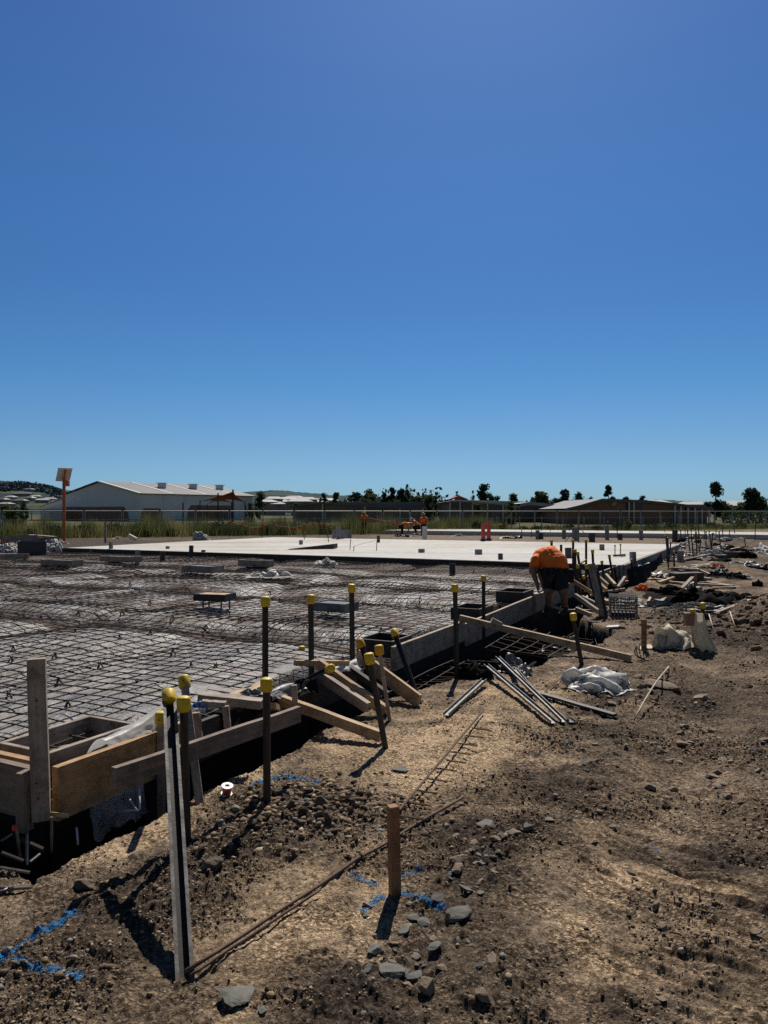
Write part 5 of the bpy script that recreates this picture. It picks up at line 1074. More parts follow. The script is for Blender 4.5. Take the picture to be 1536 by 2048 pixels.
M_weedy = mat('yellow_weed', (0.26, 0.2, 0.04), (0.12, 0.10, 0.03), 2, .9); M_weedr = mat('reddish_weed', (0.12, 0.035, 0.03), (0.06, 0.03, 0.02), 2, .9)
for k, (px, w_, h_, ty) in enumerate(BU):
    kx = (px - CX) / F; t = (kx * FA.y - FA.x) / (fd.x - kx * fd.y); p = FA + fd * t - fnrm * NR.uniform(.3, 1.6); W = w_ / F * p.y
    n = 420; q = NR.normal(0, 1, (n, 3)); q /= np.linalg.norm(q, axis=1)[:, None]; q *= NR.uniform(.3, 1.05, (n, 1)) ** .7; q = q * [W * .5, W * .4, h_ * .52] + [0, 0, h_ * .46]; q[:, 2] = np.maximum(q[:, 2], .02); q[:, :2] += NR.normal(0, .06, (n, 2))
    V, Fq = leaf_quads(q, NR.uniform(.04, .11, n)); o = np_mesh('weed_bush', V, Fq, {'d': M_leafd, 'm': M_leafm, 'l': M_leafl, 'y': M_weedy, 'r': M_weedr}[ty]); o.location = p
    nm = {'d': 'dark', 'm': 'olive green', 'l': 'light green', 'y': 'yellow flowering', 'r': 'reddish'}[ty]; side = 'left' if px < 560 else ('right' if px > 1030 else 'middle')
    if ty == 'r': tag(o, 'reddish weed bush just right of the red bollards', 'bush')
    else: tag(o, f'{nm} weed bush at the foot of the {side} stretch of wire fence', 'bush', f'{nm} weed bushes along the {side} stretch of fence')
# orange solar pole
b = G(128, 1085); root = thing('solar_light_pole', b, 'tall orange steel pole with a tilted solar panel on top', 'pole')
H_ = EYE + (CY - 955) / F * b.y
MB().tube([(0, 0, -.2), (0, 0, H_)], .085, 12).build('pole', M_orange, root); MB().lathe([(.2, 0), (.2, .03)], 12).build('base_plate', M_orange, root)
R = Matrix.Rotation(.62, 3, 'Z') @ Matrix.Rotation(math.radians(-46), 3, 'X')
M_pan_b = mat('panel_back', (0.75, 0.73, 0.73), (0.66, 0.64, 0.64), 3, .6)
shear = Vector((.0, .0, H_ + .02))
pp = MB().box(Vector((0, -.0, H_ + .16)), (.72, .95, .04), R).build('solar_panel', M_pan_b, root); MB().box(Vector((0, 0, H_ + .16)) + R @ Vector((0, -.47, .0)), (.74, .03, .06), R).build('panel_frame', M_trim, pp); MB().box(Vector((0, 0, H_ + .16)) + R @ Vector((0, 0, .024)), (.68, .9, .006), R).build('cells', M_glass, pp)
MB().bar(Vector((0, 0, H_ - .1)), Vector((0, 0, H_ + .16)) + R @ Vector((0, -.38, -.06)), .09, .06).build('bracket', M_orange, root)
MB().box((.17, -.02, EYE + (CY - 967) / F * b.y), (.24, .2, .3)).build('battery_box', M_orange, root, bevel=.015)
b = G(211, 1086); o = MB().box((0, 0, .52), (.1, .1, 1.2)).build('timber_post', M_grey_t); o.location = b; tag(o, 'short grey post standing left of the slab corner by the weeds', 'post')
# bunting
M_flag = mat('orange_flag', (0.75, 0.10, 0.05), (0.6, 0.07, 0.035), 3, .8)
for pts, lab in ((((458, 1047), (480, 1052), (492, 1056), (508, 1059), (523, 1057)), 'orange flag string left, sloping down beside the weeds'), (((526, 1054), (545, 1050), (556, 1056), (568, 1057), (578, 1058), (587, 1059), (597, 1057), (606, 1056)), 'orange flag string running low in the middle of the weeds'),
                 (((612, 1046), (622, 1049), (634, 1050), (640, 1052)), 'short orange flag string beside the yellow weeds'), (((738, 1039), (748, 1042), (760, 1044), (772, 1046), (782, 1046), (790, 1044), (784, 1050), (793, 1049)), 'orange flag string to the right of the standing worker by the weeds')):
    Z = 44 + (pts[0][0] - 458) * .033; P0 = D(*pts[0], Z); root = thing('bunting', P0, lab, 'bunting')
    tops = [D(px, py - 4, Z) - P0 for px, py in pts]; MB().tube(tops, .01, 4).build('cord', M_cream, root)
    for t_ in tops: 
        a_ = random.uniform(-.5, .5); MB().add([t_, t_ + Vector((.2, .05 * a_, -.02)), t_ + Vector((.1 + .1 * a_, .1 * a_, -.26))], [(0, 1, 2)]).build('flag', M_flag, root)
    for t_ in (tops[0], tops[-1]): MB().tube([(t_.x, t_.y, -P0.z - .1), t_], .015, 5).build('rod', M_black, root)
# ================================================================== people
def skin_mesh(name, J, E, root_j, m, parent, sub=2, grow=0.0):
    ks = list(J); idx = {k: i for i, k in enumerate(ks)}
    me = bpy.data.meshes.new(name); me.from_pydata([J[k][0] for k in ks], [(idx[a], idx[b]) for a, b in E], []); me.update()
    o = bpy.data.objects.new(name, me); COL.objects.link(o)
    md = o.modifiers.new('skin', 'SKIN'); md.use_smooth_shade = True
    for i, k in enumerate(ks):
        r = J[k][1]; r = r if isinstance(r, tuple) else (r, r)
        me.skin_vertices[0].data[i].radius = (r[0] + grow, r[1] + grow); me.skin_vertices[0].data[i].use_root = (k == root_j)
    sb = o.modifiers.new('sub', 'SUBSURF'); sb.levels = sub; sb.render_levels = sub
    dg = bpy.context.evaluated_depsgraph_get(); dg.update(); ev = o.evaluated_get(dg); nm = bpy.data.meshes.new_from_object(ev)
    o.modifiers.clear(); o.data = nm; bpy.data.meshes.remove(me); nm.name = name
    nm.materials.clear(); nm.materials.append(m); nm.polygons.foreach_set('use_smooth', [True] * len(nm.polygons))
    o.parent = parent; return o
V3 = Vector
def hand_joints(J, E, wrist, palm_dir, side, tag_, s=1.0):
    """palm and five fingers from the wrist joint"""
    w = J[wrist][0]; d = palm_dir.normalized(); a = side.normalized(); n = d.cross(a)
    J['palm' + tag_] = (w + d * .05 * s, (.036 * s, .018 * s)); E.append((wrist, 'palm' + tag_))
    for k, (o, l) in enumerate(((-.03, .062), (-.010, .075), (.010, .07), (.028, .055))):
        k0, k1, k2 = f'f{k}a{tag_}', f'f{k}b{tag_}', f'f{k}c{tag_}'
        J[k0] = (w + d * .09 * s + a * o * s, .0095 * s); J[k1] = (w + d * (.09 + l * .55) * s + a * o * 1.1 * s + n * .012 * s, .0085 * s); J[k2] = (w + d * (.09 + l * .8) * s + a * o * 1.1 * s + n * .035 * s, .007 * s)
        E += [('palm' + tag_, k0), (k0, k1), (k1, k2)]
    J['ta' + tag_] = (w + d * .045 * s + a * -.04 * s + n * .012 * s, .011 * s); J['tb' + tag_] = (w + d * .08 * s + a * -.052 * s + n * .028 * s, .0085 * s); E += [('palm' + tag_, 'ta' + tag_), ('ta' + tag_, 'tb' + tag_)]
def person(label, J, E, tops, bots, boots, cloth=(None, None), tgrow=.022):
    pz = min(v[0].z for v in J.values()); b0 = V3((J['pelvis'][0].x, J['pelvis'][0].y, pz - .03))
    root = thing('person', b0, label, 'person')
    JJ = {k: (v[0] - b0, v[1]) for k, v in J.items()}
    skin_mesh('body', JJ, E, 'pelvis', M_skin, root)
    def part(nm, keys, m, grow, rk):
        Js = {k: JJ[k] for k in keys}; Es = [e for e in E if e[0] in Js and e[1] in Js]
        return skin_mesh(nm, Js, Es, rk, m, root, grow=grow)
    if tgrow < .05: part('shirt', tops, cloth[0], tgrow, tops[0])
    part('trousers', bots, cloth[1], .024, 'pelvis')
    for s_ in boots: part('boot', s_, M_boot, .022, s_[0])
    return root, JJ
# bent worker at the formwork
Zw = 12.15
def W(px, py, dz=0.0): return D(px, py, Zw + dz)
J = {'pelvis': (W(1112, 1146, .02), (.15, .13)), 'waist': (W(1114, 1128, .06), (.125, .11)), 'mid': (W(1100, 1114, .2), (.135, .115)), 'chest': (W(1083, 1118, .34), (.13, .11)), 'neck': (W(1071, 1129, .45), (.06, .06)), 'head0': (W(1067, 1138, .52), (.085, .09)), 'head1': (W(1065, 1150, .56), (.075, .09)),
     'shR': (W(1070, 1122, .14), .05), 'elR': (W(1067, 1148, .12), .05), 'wrR': (W(1075, 1170, .1), .034), 'shL': (W(1080, 1123, .52), .05), 'elL': (W(1080, 1148, .5), .048), 'wrL': (W(1086, 1170, .35), .034),
     'hipR': (W(1117, 1152, -.04), .115), 'knR': (W(1128, 1186, -.12), .066), 'anR': (W(1129, 1226, .0), .043), 'toR': (W(1119, 1234, -.02), .042), 'hipL': (W(1103, 1152, .1), .115), 'knL': (W(1097, 1186, .02), .064), 'anL': (W(1097, 1224, .12), .043), 'toL': (W(1086, 1232, .1), .042)}
E = [('pelvis', 'waist'), ('waist', 'mid'), ('mid', 'chest'), ('chest', 'neck'), ('neck', 'head0'), ('head0', 'head1'), ('chest', 'shR'), ('shR', 'elR'), ('elR', 'wrR'), ('chest', 'shL'), ('shL', 'elL'), ('elL', 'wrL'), ('pelvis', 'hipR'), ('hipR', 'knR'), ('knR', 'anR'), ('anR', 'toR'), ('pelvis', 'hipL'), ('hipL', 'knL'), ('knL', 'anL'), ('anL', 'toL')]
hand_joints(J, E, 'wrR', V3((.1, .1, -1)), V3((0, 1, 0)), 'R'); hand_joints(J, E, 'wrL', V3((.1, -.1, -1)), V3((0, 1, 0)), 'L')
# short sleeves and shorts end part way along the limb: helper joints
def between(k, a, b, t, r): J[k] = (J[a][0].lerp(J[b][0], t), r)
def split(a, b, k, t, r):
    between(k, a, b, t, r); E.remove((a, b)); E.extend([(a, k), (k, b)])
split('shR', 'elR', 'slR', .45, .03); split('shL', 'elL', 'slL', .45, .03); split('hipR', 'knR', 'shoR', .95, .09); split('hipL', 'knL', 'shoL', .95, .09); split('pelvis', 'waist', 'low', .55, (.13, .115)); split('knR', 'anR', 'sockR', .6, .055); split('knL', 'anL', 'sockL', .6, .055)
root, JJ = person('worker in orange shirt and black shorts bending down over the formwork', J, E, ['chest', 'low', 'waist', 'mid', 'shR', 'slR', 'shL', 'slL'], ['pelvis', 'hipR', 'shoR', 'hipL', 'shoL'], [['anR', 'sockR', 'toR'], ['anL', 'sockL', 'toL']], (M_hiviz, M_navy), tgrow=.06)
mb = MB(); sp_ = [JJ['pelvis'][0].lerp(JJ['low'][0], .55), JJ['low'][0], JJ['waist'][0], JJ['mid'][0], JJ['chest'][0], JJ['chest'][0].lerp(JJ['neck'][0], .45)]
pts = []
for k in range(len(sp_) - 1): pts += [sp_[k].lerp(sp_[k + 1], t) for t in (0, .34, .67)]
pts.append(sp_[-1]); rad = list(np.interp(np.linspace(0, 1, len(pts)), [0, .15, .4, .62, .85, 1], [.165, .185, .19, .2, .18, .09]))
mb.tube(pts, rad, 22)
for s_ in 'RL': mb.tube([JJ['chest'][0], JJ['sh' + s_][0], JJ['sh' + s_][0].lerp(JJ['sl' + s_][0], .5), JJ['sl' + s_][0]], [.12, .098, .092, .088], 16)
sh_ = mb.build('shirt', M_hiviz, root)
rm = sh_.modifiers.new('r', 'REMESH'); rm.mode = 'VOXEL'; rm.voxel_size = .016; sm_ = sh_.modifiers.new('s', 'SMOOTH'); sm_.iterations = 9; sm_.factor = .6
dg = bpy.context.evaluated_depsgraph_get(); dg.update(); nm = bpy.data.meshes.new_from_object(sh_.evaluated_get(dg)); sh_.modifiers.clear(); sh_.data = nm; nm.name = 'shirt'
co = np.empty(len(nm.vertices) * 3); nm.vertices.foreach_get('co', co); co = co.reshape(-1, 3); no = np.array([v.normal for v in nm.vertices])
dsp = .022 * (np.abs(fbm(co[:, 0] * 9 + co[:, 2] * 5, co[:, 1] * 7 + co[:, 2] * 6, 501, 3) - .5) * 2 - .4)
nm.vertices.foreach_set('co', (co + no * dsp[:, None]).ravel()); nm.polygons.foreach_set('use_smooth', [True] * len(nm.polygons)); nm.update()
h0, h1 = JJ['head0'][0], JJ['head1'][0]
skin_mesh('hair', {'a': (h0 + V3((.01, -.01, .03)), (.088, .095)), 'b': (h1 + V3((.0, -.02, .02)), (.08, .092))}, [('a', 'b')], 'a', M_hair, root)
b = GG(1133, 1246); stake(D(1130, 1150, b.y - .1), b, 'dark stake standing right beside the legs of the bent worker', kind='square', cap=False)
bt = MB()
for k in range(9):
    a_ = k * .7; bt.box(JJ['pelvis'][0] + V3((.175 * math.cos(a_), .155 * math.sin(a_), .02)), (.09, .07, .13), Matrix.Rotation(a_, 3, 'Z'))
bt.tube([JJ['pelvis'][0] + V3((.17 * math.cos(t), .15 * math.sin(t), .05)) for t in np.linspace(0, 6.28, 20)], .028, 6)
bt.box(JJ['pelvis'][0] + V3((.2, -.05, -.04)), (.13, .12, .22)); bt.build('tool_belt', M_navy, root, bevel=.012)
# distant workers
def far_person(px, feet, top, Z, pose, label, hatm, botm):
    b = D(px, feet, Z); H_ = 1.75; J = {}
    def P(x, y, z): return V3((b.x + x, b.y + y, b.z + z))
    if pose == 'stand':
        J.update(pelvis=(P(0, 0, .95), (.15, .11)), mid=(P(.02, 0, 1.2), (.15, .11)), chest=(P(.03, 0, 1.38), (.17, .11)), neck=(P(.0, -.02, 1.52), .055), head0=(P(-.02, -.04, 1.62), .085), head1=(P(-.03, -.05, 1.7), .08), shR=(P(-.18, 0, 1.42), .065), elR=(P(-.22, -.08, 1.15), .048), wrR=(P(-.12, -.25, 1.05), .036), shL=(P(.22, 0, 1.42), .065), elL=(P(.27, -.05, 1.15), .048), wrL=(P(.16, -.22, 1.02), .036), hipR=(P(-.09, 0, .88), .1), knR=(P(-.1, -.02, .48), .066), anR=(P(-.1, .02, .09), .045), toR=(P(-.1, -.14, .05), .04), hipL=(P(.09, 0, .88), .1), knL=(P(.11, -.02, .48), .066), anL=(P(.12, .02, .09), .045), toL=(P(.12, -.14, .05), .04))
    elif pose == 'crouch':
        J.update(pelvis=(P(.1, 0, .42), (.16, .13)), mid=(P(-.02, 0, .66), (.16, .13)), chest=(P(-.16, 0, .84), (.17, .13)), neck=(P(-.26, -.02, .93), .055), head0=(P(-.33, -.03, .97), .085), head1=(P(-.4, -.03, .96), .08), shR=(P(-.2, -.17, .82), .065), elR=(P(-.34, -.2, .58), .048), wrR=(P(-.46, -.16, .4), .036), shL=(P(-.2, .17, .82), .065), elL=(P(-.34, .2, .58), .048), wrL=(P(-.46, .16, .4), .036), hipR=(P(.06, -.1, .4), .1), knR=(P(-.3, -.14, .46), .066), anR=(P(-.02, -.13, .09), .045), toR=(P(-.18, -.13, .05), .04), hipL=(P(.06, .1, .4), .1), knL=(P(-.3, .14, .46), .066), anL=(P(-.02, .13, .09), .045), toL=(P(-.18, .13, .05), .04))
    else:
        J.update(pelvis=(P(-.2, 0, .72), (.15, .12)), mid=(P(.02, 0, .88), (.15, .12)), chest=(P(.24, 0, .9), (.17, .12)), neck=(P(.38, 0, .88), .055), head0=(P(.47, 0, .87), .085), head1=(P(.54, 0, .84), .08), shR=(P(.26, -.17, .86), .065), elR=(P(.28, -.18, .58), .048), wrR=(P(.34, -.14, .34), .036), shL=(P(.26, .17, .86), .065), elL=(P(.28, .18, .58), .048), wrL=(P(.34, .14, .34), .036), hipR=(P(-.2, -.1, .66), .1), knR=(P(-.1, -.12, .38), .066), anR=(P(-.22, -.12, .06), .045), toR=(P(-.08, -.12, .03), .04), hipL=(P(-.2, .1, .66), .1), knL=(P(-.1, .12, .38), .066), anL=(P(-.22, .12, .06), .045), toL=(P(-.08, .12, .03), .04))
    E = [('pelvis', 'mid'), ('mid', 'chest'), ('chest', 'neck'), ('neck', 'head0'), ('head0', 'head1'), ('chest', 'shR'), ('shR', 'elR'), ('elR', 'wrR'), ('chest', 'shL'), ('shL', 'elL'), ('elL', 'wrL'), ('pelvis', 'hipR'), ('hipR', 'knR'), ('knR', 'anR'), ('anR', 'toR'), ('pelvis', 'hipL'), ('hipL', 'knL'), ('knL', 'anL'), ('anL', 'toL')]
    hand_joints(J, E, 'wrR', V3((-.2, -.3, -1)), V3((1, 0, 0)), 'R'); hand_joints(J, E, 'wrL', V3((-.2, -.3, -1)), V3((1, 0, 0)), 'L')
    root, JJ = person(label, J, E, ['chest', 'mid', 'pelvis', 'shR', 'elR', 'shL', 'elL'], ['pelvis', 'hipR', 'knR', 'anR', 'hipL', 'knL', 'anL'], [['anR', 'toR'], ['anL', 'toL']], (M_hiviz, botm))
    c = JJ['head1'][0]; d = (JJ['head1'][0] - JJ['head0'][0]).normalized(); mb = MB().lathe([(.15, -.03), (.15, -.02), (.115, -.015), (.11, .05), (.07, .1), (.01, .115)], 14)
    h = mb.build('hard_hat', hatm, root, smooth=False); h.location = c; h.rotation_mode = 'QUATERNION'; h.rotation_quaternion = d.to_track_quat('Z', 'Y')
far_person(728, 1070, 1027, 56, 'stand', 'standing worker in orange shirt and yellow hard hat beside the weeds', M_yel, M_navy)
far_person(847, 1076, 1027, 53, 'stand', 'standing worker in orange shirt and white hat behind the white pipe', M_white, M_navy)
far_person(834, 1066, 1044, 52, 'crouch', 'crouching worker in orange shirt left of the white pipe', M_white, M_navy)
far_person(808, 1072, 1052, 52, 'bend', 'bending worker in orange shirt beside the crouching one', M_white, M_navy)

# ================================================================== plastics, sacks, rubbish
def cloth_proto(seed, comp, dome, n=40, steps=160):
    """a sheet of cloth gathered towards its middle and relaxed on the ground into real folds (position based dynamics)"""
    g = np.linspace(-1, 1, n); X, Y = np.meshgrid(g, g, indexing='ij'); rnd = np.random.RandomState(700 + seed)
    L0 = g[1] - g[0]
    P = np.stack([X, Y, .12 * fbm(X * 1.6 + seed, Y * 1.6, 401 + seed, 3) + dome * np.exp(-(X * X + Y * Y) * 1.6)], -1)
    V = np.zeros_like(P)
    for it in range(steps):
        Q = P.copy()
        push = it < steps * .55
        if push: P[..., :2] *= 1 - (1 - comp) / (steps * .55)
        V[..., 2] -= .0030; V *= .86; P = P + V
        for k in range(6):
            for (d0, d1, l, kk) in ((1, 0, L0, .5), (0, 1, L0, .5), (1, 1, L0 * 1.414, .35), (3, 0, 3 * L0, .16), (0, 3, 3 * L0, .16)):
                A = P[:n - d0, :n - d1]; B = P[d0:, d1:]; D_ = B - A; ln = np.linalg.norm(D_, axis=-1, keepdims=True) + 1e-9; c = D_ * (.5 * kk * (ln - l) / ln)
                A += c; B -= c
            low = P[..., 2] < 0; P[..., 2][low] = 0
            if not push: P[..., :2][low] = .5 * P[..., :2][low] + .5 * Q[..., :2][low]
        V = P - Q
    for k in range(1):
        P[1:-1, 1:-1] = .5 * P[1:-1, 1:-1] + .125 * (P[2:, 1:-1] + P[:-2, 1:-1] + P[1:-1, 2:] + P[1:-1, :-2])
    P = P - [P[..., 0].mean(), P[..., 1].mean(), 0]; s = np.abs(P[..., :2]).max(); return P / s
PROTO = [cloth_proto(*c_) for c_ in ((1, .8, .2), (2, .66, .2), (3, .6, .2), (4, .5, .3), (5, .7, .6), (6, .6, .8), (9, .55, .4))]
PROTO_B = [cloth_proto(*c_) for c_ in ((4, .46, .5), (12, .5, .9), (6, .52, .9))]     # fuller, bag like
def crumple(name, p, sx, sy, h, m, label, cat, seed=0, rz=0.0, n=26, edge=.35, group=None, fold=1.0):
    """loose sheeting or a slack bag lying on the ground, from one of the relaxed sheets"""
    p = Vector(p); T = PROTO_B if cat in ('bag', 'sack', 'plastic bag') else PROTO; Q = T[seed % len(T)]; N_ = Q.shape[0]
    fx, fy = (1, -1)[seed % 2], (1, -1)[(seed // 2) % 2]
    a0 = 1.57 * (seed % 4) + .4 * math.sin(seed * 2.1); x, y = Q[..., 0] * fx, Q[..., 1] * fy; x, y = x * math.cos(a0) - y * math.sin(a0), x * math.sin(a0) + y * math.cos(a0)
    X_ = x * sx / 2; Y_ = y * sy / 2; c, s = math.cos(rz), math.sin(rz); Xw, Yw = X_ * c - Y_ * s, X_ * s + Y_ * c
    base = ground_h(Xw.ravel() + p.x, Yw.ravel() + p.y, True).reshape(Xw.shape) if p.z < .12 else np.full(Xw.shape, p.z)
    base = np.maximum(base, p.z - .12)
    nat = (sx + sy) / 4; zs = h / Q[..., 2].max(); zs = zs if T is PROTO_B else .5 * (zs + nat)
    V = np.stack([Xw, Yw, Q[..., 2] * zs + base - p.z + .012 + .006 * (fbm(Q[..., 0] * 6, Q[..., 1] * 6, 77, 2))], -1).reshape(-1, 3)
    ii, jj = np.meshgrid(np.arange(N_ - 1), np.arange(N_ - 1), indexing='ij'); a = ii * N_ + jj
    o = np_mesh(name, V, np.stack([a, a + N_, a + N_ + 1, a + 1], -1).reshape(-1, 4), m, smooth=True); o.location = p
    return tag(o, label, cat, group)
def glassy(name, c, alpha):
    m, nt, b = nodes(name); L = nt.links
    b.inputs['Base Color'].default_value = (*c, 1); b.inputs['Roughness'].default_value = .5
    n = nt.nodes.new('ShaderNodeTexNoise'); n.inputs['Scale'].default_value = 7; n.inputs['Detail'].default_value = 6
    tc = nt.nodes.new('ShaderNodeTexCoord'); L.new(tc.outputs['Object'], n.inputs['Vector'])
    mr = nt.nodes.new('ShaderNodeMapRange'); mr.inputs[1].default_value = .35; mr.inputs[2].default_value = .65; mr.inputs[3].default_value = alpha * .5; mr.inputs[4].default_value = min(1, alpha * 1.4); L.new(n.outputs['Fac'], mr.inputs[0]); L.new(mr.outputs[0], b.inputs['Alpha'])
    return m
M_clear = glassy('clear_film', (.62, .61, .60), .3); M_film = mat('milky_film', (.82, .81, .78), (.55, .54, .52), 5, .45, .3, 14, bdist=.01, trans=.4)
crumple('plastic_bag', GG(1190, 1375), .8, .62, .17, M_film, 'translucent white plastic bag lying on pale ground below the batten', 'plastic bag', 1, -.3)
crumple('plastic_sheet', GG(1110, 1300), .62, .42, .2, M_greyp, 'grey shiny plastic sheet folded over the trench lip by the batten', 'plastic sheet', 2, .5)
crumple('plastic_sheet', GG(1190, 1278), .95, .35, .16, M_greyp, 'grey and black plastic sheet spread right of the batten middle', 'plastic sheet', 3, -.1)
crumple('plastic_sheet', D(1015, 1352, 7.8), .36, .4, .3, M_greyp, 'shiny black and grey plastic piece standing over the steel channels', 'plastic sheet', 4, .9, fold=1.4)
crumple('plastic_sheet', D(975, 1350, 7.9), .5, .4, .12, M_blackp, 'black plastic tucked behind the steel channels', 'plastic sheet', 5, .2)
for k, (px, py, s_) in enumerate(((945, 1352, .5), (1003, 1334, .55), (1042, 1350, .4), (930, 1338, .4))): crumple('plastic_sheet', GG(px, py), s_, s_ * .8, .16, M_blackm if k != 2 else M_greyp, ['black plastic rag left of the steel channels', 'black plastic bunched over the trench lip behind the channels', 'grey plastic rag right of the steel channels', 'small black plastic rag by the slim stake'][k], 'plastic sheet', 150 + k, .6 * k)
plank(GG(1213, 1257, dz=.02), GG(1238, 1257, dz=.03), .16, .02, M_pvcw, 'white_board', 'small white board lying right of the worker', 'board')
MB_ = None
for k, (px, py, sx, sy, h, m, lab) in enumerate(((542, 1154, 1.1, .7, .18, M_film, 'long white plastic bundle on the mesh, nearer one'), (652, 1132, .9, .8, .3, M_film, 'peaked white plastic bundle on the mesh, farther one'))):
    p = G(px, py, .17); crumple('plastic_bundle', p, sx, sy, h, m, lab, 'plastic bundle', 11 + k, .2)
p = G(403, 1080, .02); crumple('rubble_bag', p, 1.5, 1.0, .5, M_white, 'big white crumpled bag behind the slab by the weeds', 'bag', 21)
crumple('plastic_sheet', G(235, 1078, 0), .7, .5, .22, M_cream, 'small pale crumpled sheet lying in the weeds, left one', 'sheet', 22); plank(D(257, 1071, 41), D(272, 1079, 41), .25, .2, M_cream, 'pale_block', 'pale slab leaning in the weeds right of the small sheet', 'block')
# drape of film over the golden board
def drape(name, pts_top, drop, m, label, seed, out=.05, n=22):
    mb = MB(); K = len(pts_top) - 1
    def fn(a, b):
        i = min(int(a * K), K - 1); t = a * K - i; p = pts_top[i].lerp(pts_top[i + 1], t)
        wv = float(fbm(a * 9 + seed, b * 3, 231 + seed, 3)) - .5; w2 = float(fbm(a * 4 + seed, b * 1.5, 241 + seed, 2)) - .5
        if b < .35: s = (b / .35); return p + V3((-UY, UX, 0)) * (.13 * (1 - s)) + V3((0, 0, -.10 * (1 - s) ** 2 + .02 * wv + .012))
        s = (b - .35) / .65; return p + V3((UY, -UX, 0)) * (out * (.4 + s) + .09 * wv * s) + V3((0, 0, -drop * s * (.75 + 1.0 * w2) + .01))
    mb.grid(fn, n * 2, n); return tag(mb.build(name, m, smooth=True), label, 'plastic sheet')
tp = [D(x, y, z) + V3((0, 0, .012)) for x, y, z in ((205, 1487, 4.36), (240, 1473, 4.47), (280, 1452, 4.6), (312, 1428, 4.72), (338, 1412, 4.8))]
drape('plastic_film', tp, .10, M_film, 'whitish plastic film draped over the golden form board', 3)
tp = [S(u, -.05, .02) for u in (.22, .36, .5, .62)]
drape('plastic_film', tp, .22, M_clear, 'clear torn plastic film hanging below the golden form board', 5, out=.04)
tp = [S(u, -.04, .275 + .02 * math.sin(u * 9)) for u in (1.35, 1.7, 2.0, 2.3, 2.55)]
drape('plastic_film', tp, .14, M_blackm, 'black plastic lapped over the dark form edge behind the rail', 7)
tp = [S(u, -.04, .29) for u in (1.9, 2.1, 2.35)]
drape('plastic_film', tp, .10, M_greyp, 'whitish film on the form edge behind the long pine brace', 9)
tp = [S(u, -.05, .29) for u in (2.75, 3.0, 3.25, 3.35)]
drape('plastic_film', tp, .09, M_film, 'pale film over the form edge behind the orange caps', 13)
crumple('plastic_scrap', D(402, 1418, 4.75), .15, .1, .05, M_bluep, 'bright blue plastic scrap on the form edge behind the yellow caps', 'plastic scrap', 31, fold=1.3)
crumple('plastic_scrap', D(500, 1392, 5.1), .22, .1, .06, M_pvc, 'grey wire and rag bundle on the crossed planks', 'scrap', 32)
for k, (a_, b_) in enumerate((((255, 1592), (275, 1622)), ((278, 1570), (280, 1618)), ((228, 1623), (278, 1620)), ((153, 1655), (156, 1690)))):
    p, q = D(*a_, 4.35 if k < 3 else 4.0), D(*b_, 4.2 if k < 3 else 3.95); rod([p, q], .006, M_pvcw, 'plastic_strap', ['left leaning', 'upright', 'lying', 'thin front'][k] + ' pale strap in the dark trench under the rail', 'strap', 5)
# steel cage in the trench at the left corner
root = thing('rebar_cage', D(55, 1700, 3.62), 'rusty steel bar cage standing in the trench under the corner post', 'steel cage'); b0 = root.location
for (a_, za), (b_, zb), r in ((((3, 1705), 3.5), ((47, 1722), 3.5), .009), (((40, 1678), 3.7), ((88, 1700), 3.7), .013), (((33, 1660), 3.65), ((40, 1714), 3.65), .008), (((103, 1634), 3.75), ((103, 1704), 3.75), .008), (((3, 1682), 3.75), ((26, 1668), 3.75), .007), (((60, 1724), 3.55), ((80, 1708), 3.6), .007), (((0, 1735), 3.45), ((60, 1745), 3.45), .008), (((54, 1650), 3.7), ((54, 1730), 3.62), .008)):
    MB().tube([D(*a_, za) - b0, D(*b_, zb) - b0], r, 6).build('bar', M_galv if r < .0085 else M_rebar, root)
MB().lathe([(.014, 0), (.014, .022)], 8, D(30, 1660, 3.65) - b0).build('end_cap', M_red, root)
plank(D(102, 1628, 3.85), D(128, 1631, 3.95), .06, .02, M_pine, 'timber_offcut', 'small pale offcut in the trench right of the corner post', 'timber offcut')

# ------------------------------------------------------------------ right hand side
b = GG(1246, 1233); root = thing('lattice_crate', b, 'grey upturned lattice crate standing on the ground behind the pale board', 'crate'); root.rotation_euler = (0, 0, -.25)
cw, cd, chh = .40, .36, .31
M_crate = mat('grey_crate_plastic', (0.24, 0.215, 0.2), (0.16, 0.145, 0.135), 6, .55)
for nm, c, dx, dy in (('side_wall', (0, -cd / 2, 0), 1, 0), ('side_wall', (0, cd / 2, 0), 1, 0), ('end_wall', (-cw / 2, 0, 0), 0, 1), ('end_wall', (cw / 2, 0, 0), 0, 1)):
    mb = MB(); Lw = cw if dx else cd
    for z in (.012, .11, .2, chh - .012): mb.box((c[0], c[1], z), (Lw if dx else .014, .014 if dx else Lw, .024))
    for k in range(8):
        t = -Lw / 2 + .01 + (Lw - .02) * k / 7; mb.box((c[0] + (t if dx else 0), c[1] + (0 if dx else t), chh / 2), (.014, .014, chh - .004))
    mb.build(nm, M_crate, root)
mb = MB()
for k in range(8): mb.box((-cw / 2 + cw * k / 7, 0, chh + .006), (.014, cd + .02, .012))
for k in range(4): mb.box((0, -cd / 2 + cd * k / 3, chh + .0185), (cw + .02, .016, .012))
mb.build('base_grid', M_crate, root); MB().box((0, 0, .04), (cw - .05, cd - .05, .08)).build('dark_inset', M_black, root)  # near-black box filling the lower part of the crate
crumple('cloth', GG(1286, 1182), .42, .25, .2, M_hiviz, 'bright orange cloth lying behind the crate', 'cloth', 41, -.6)
crumple('paper_sheet', GG(1268, 1196), .4, .2, .05, M_cream, 'pale pinkish sheet lying beside the orange cloth', 'sheet', 42)
crumple('plastic_bundle', on_line(1285, -.3, .12), 1.1, .7, .3, M_greyp, 'black and grey plastic heaped on the form corner behind the crate', 'plastic bundle', 43)
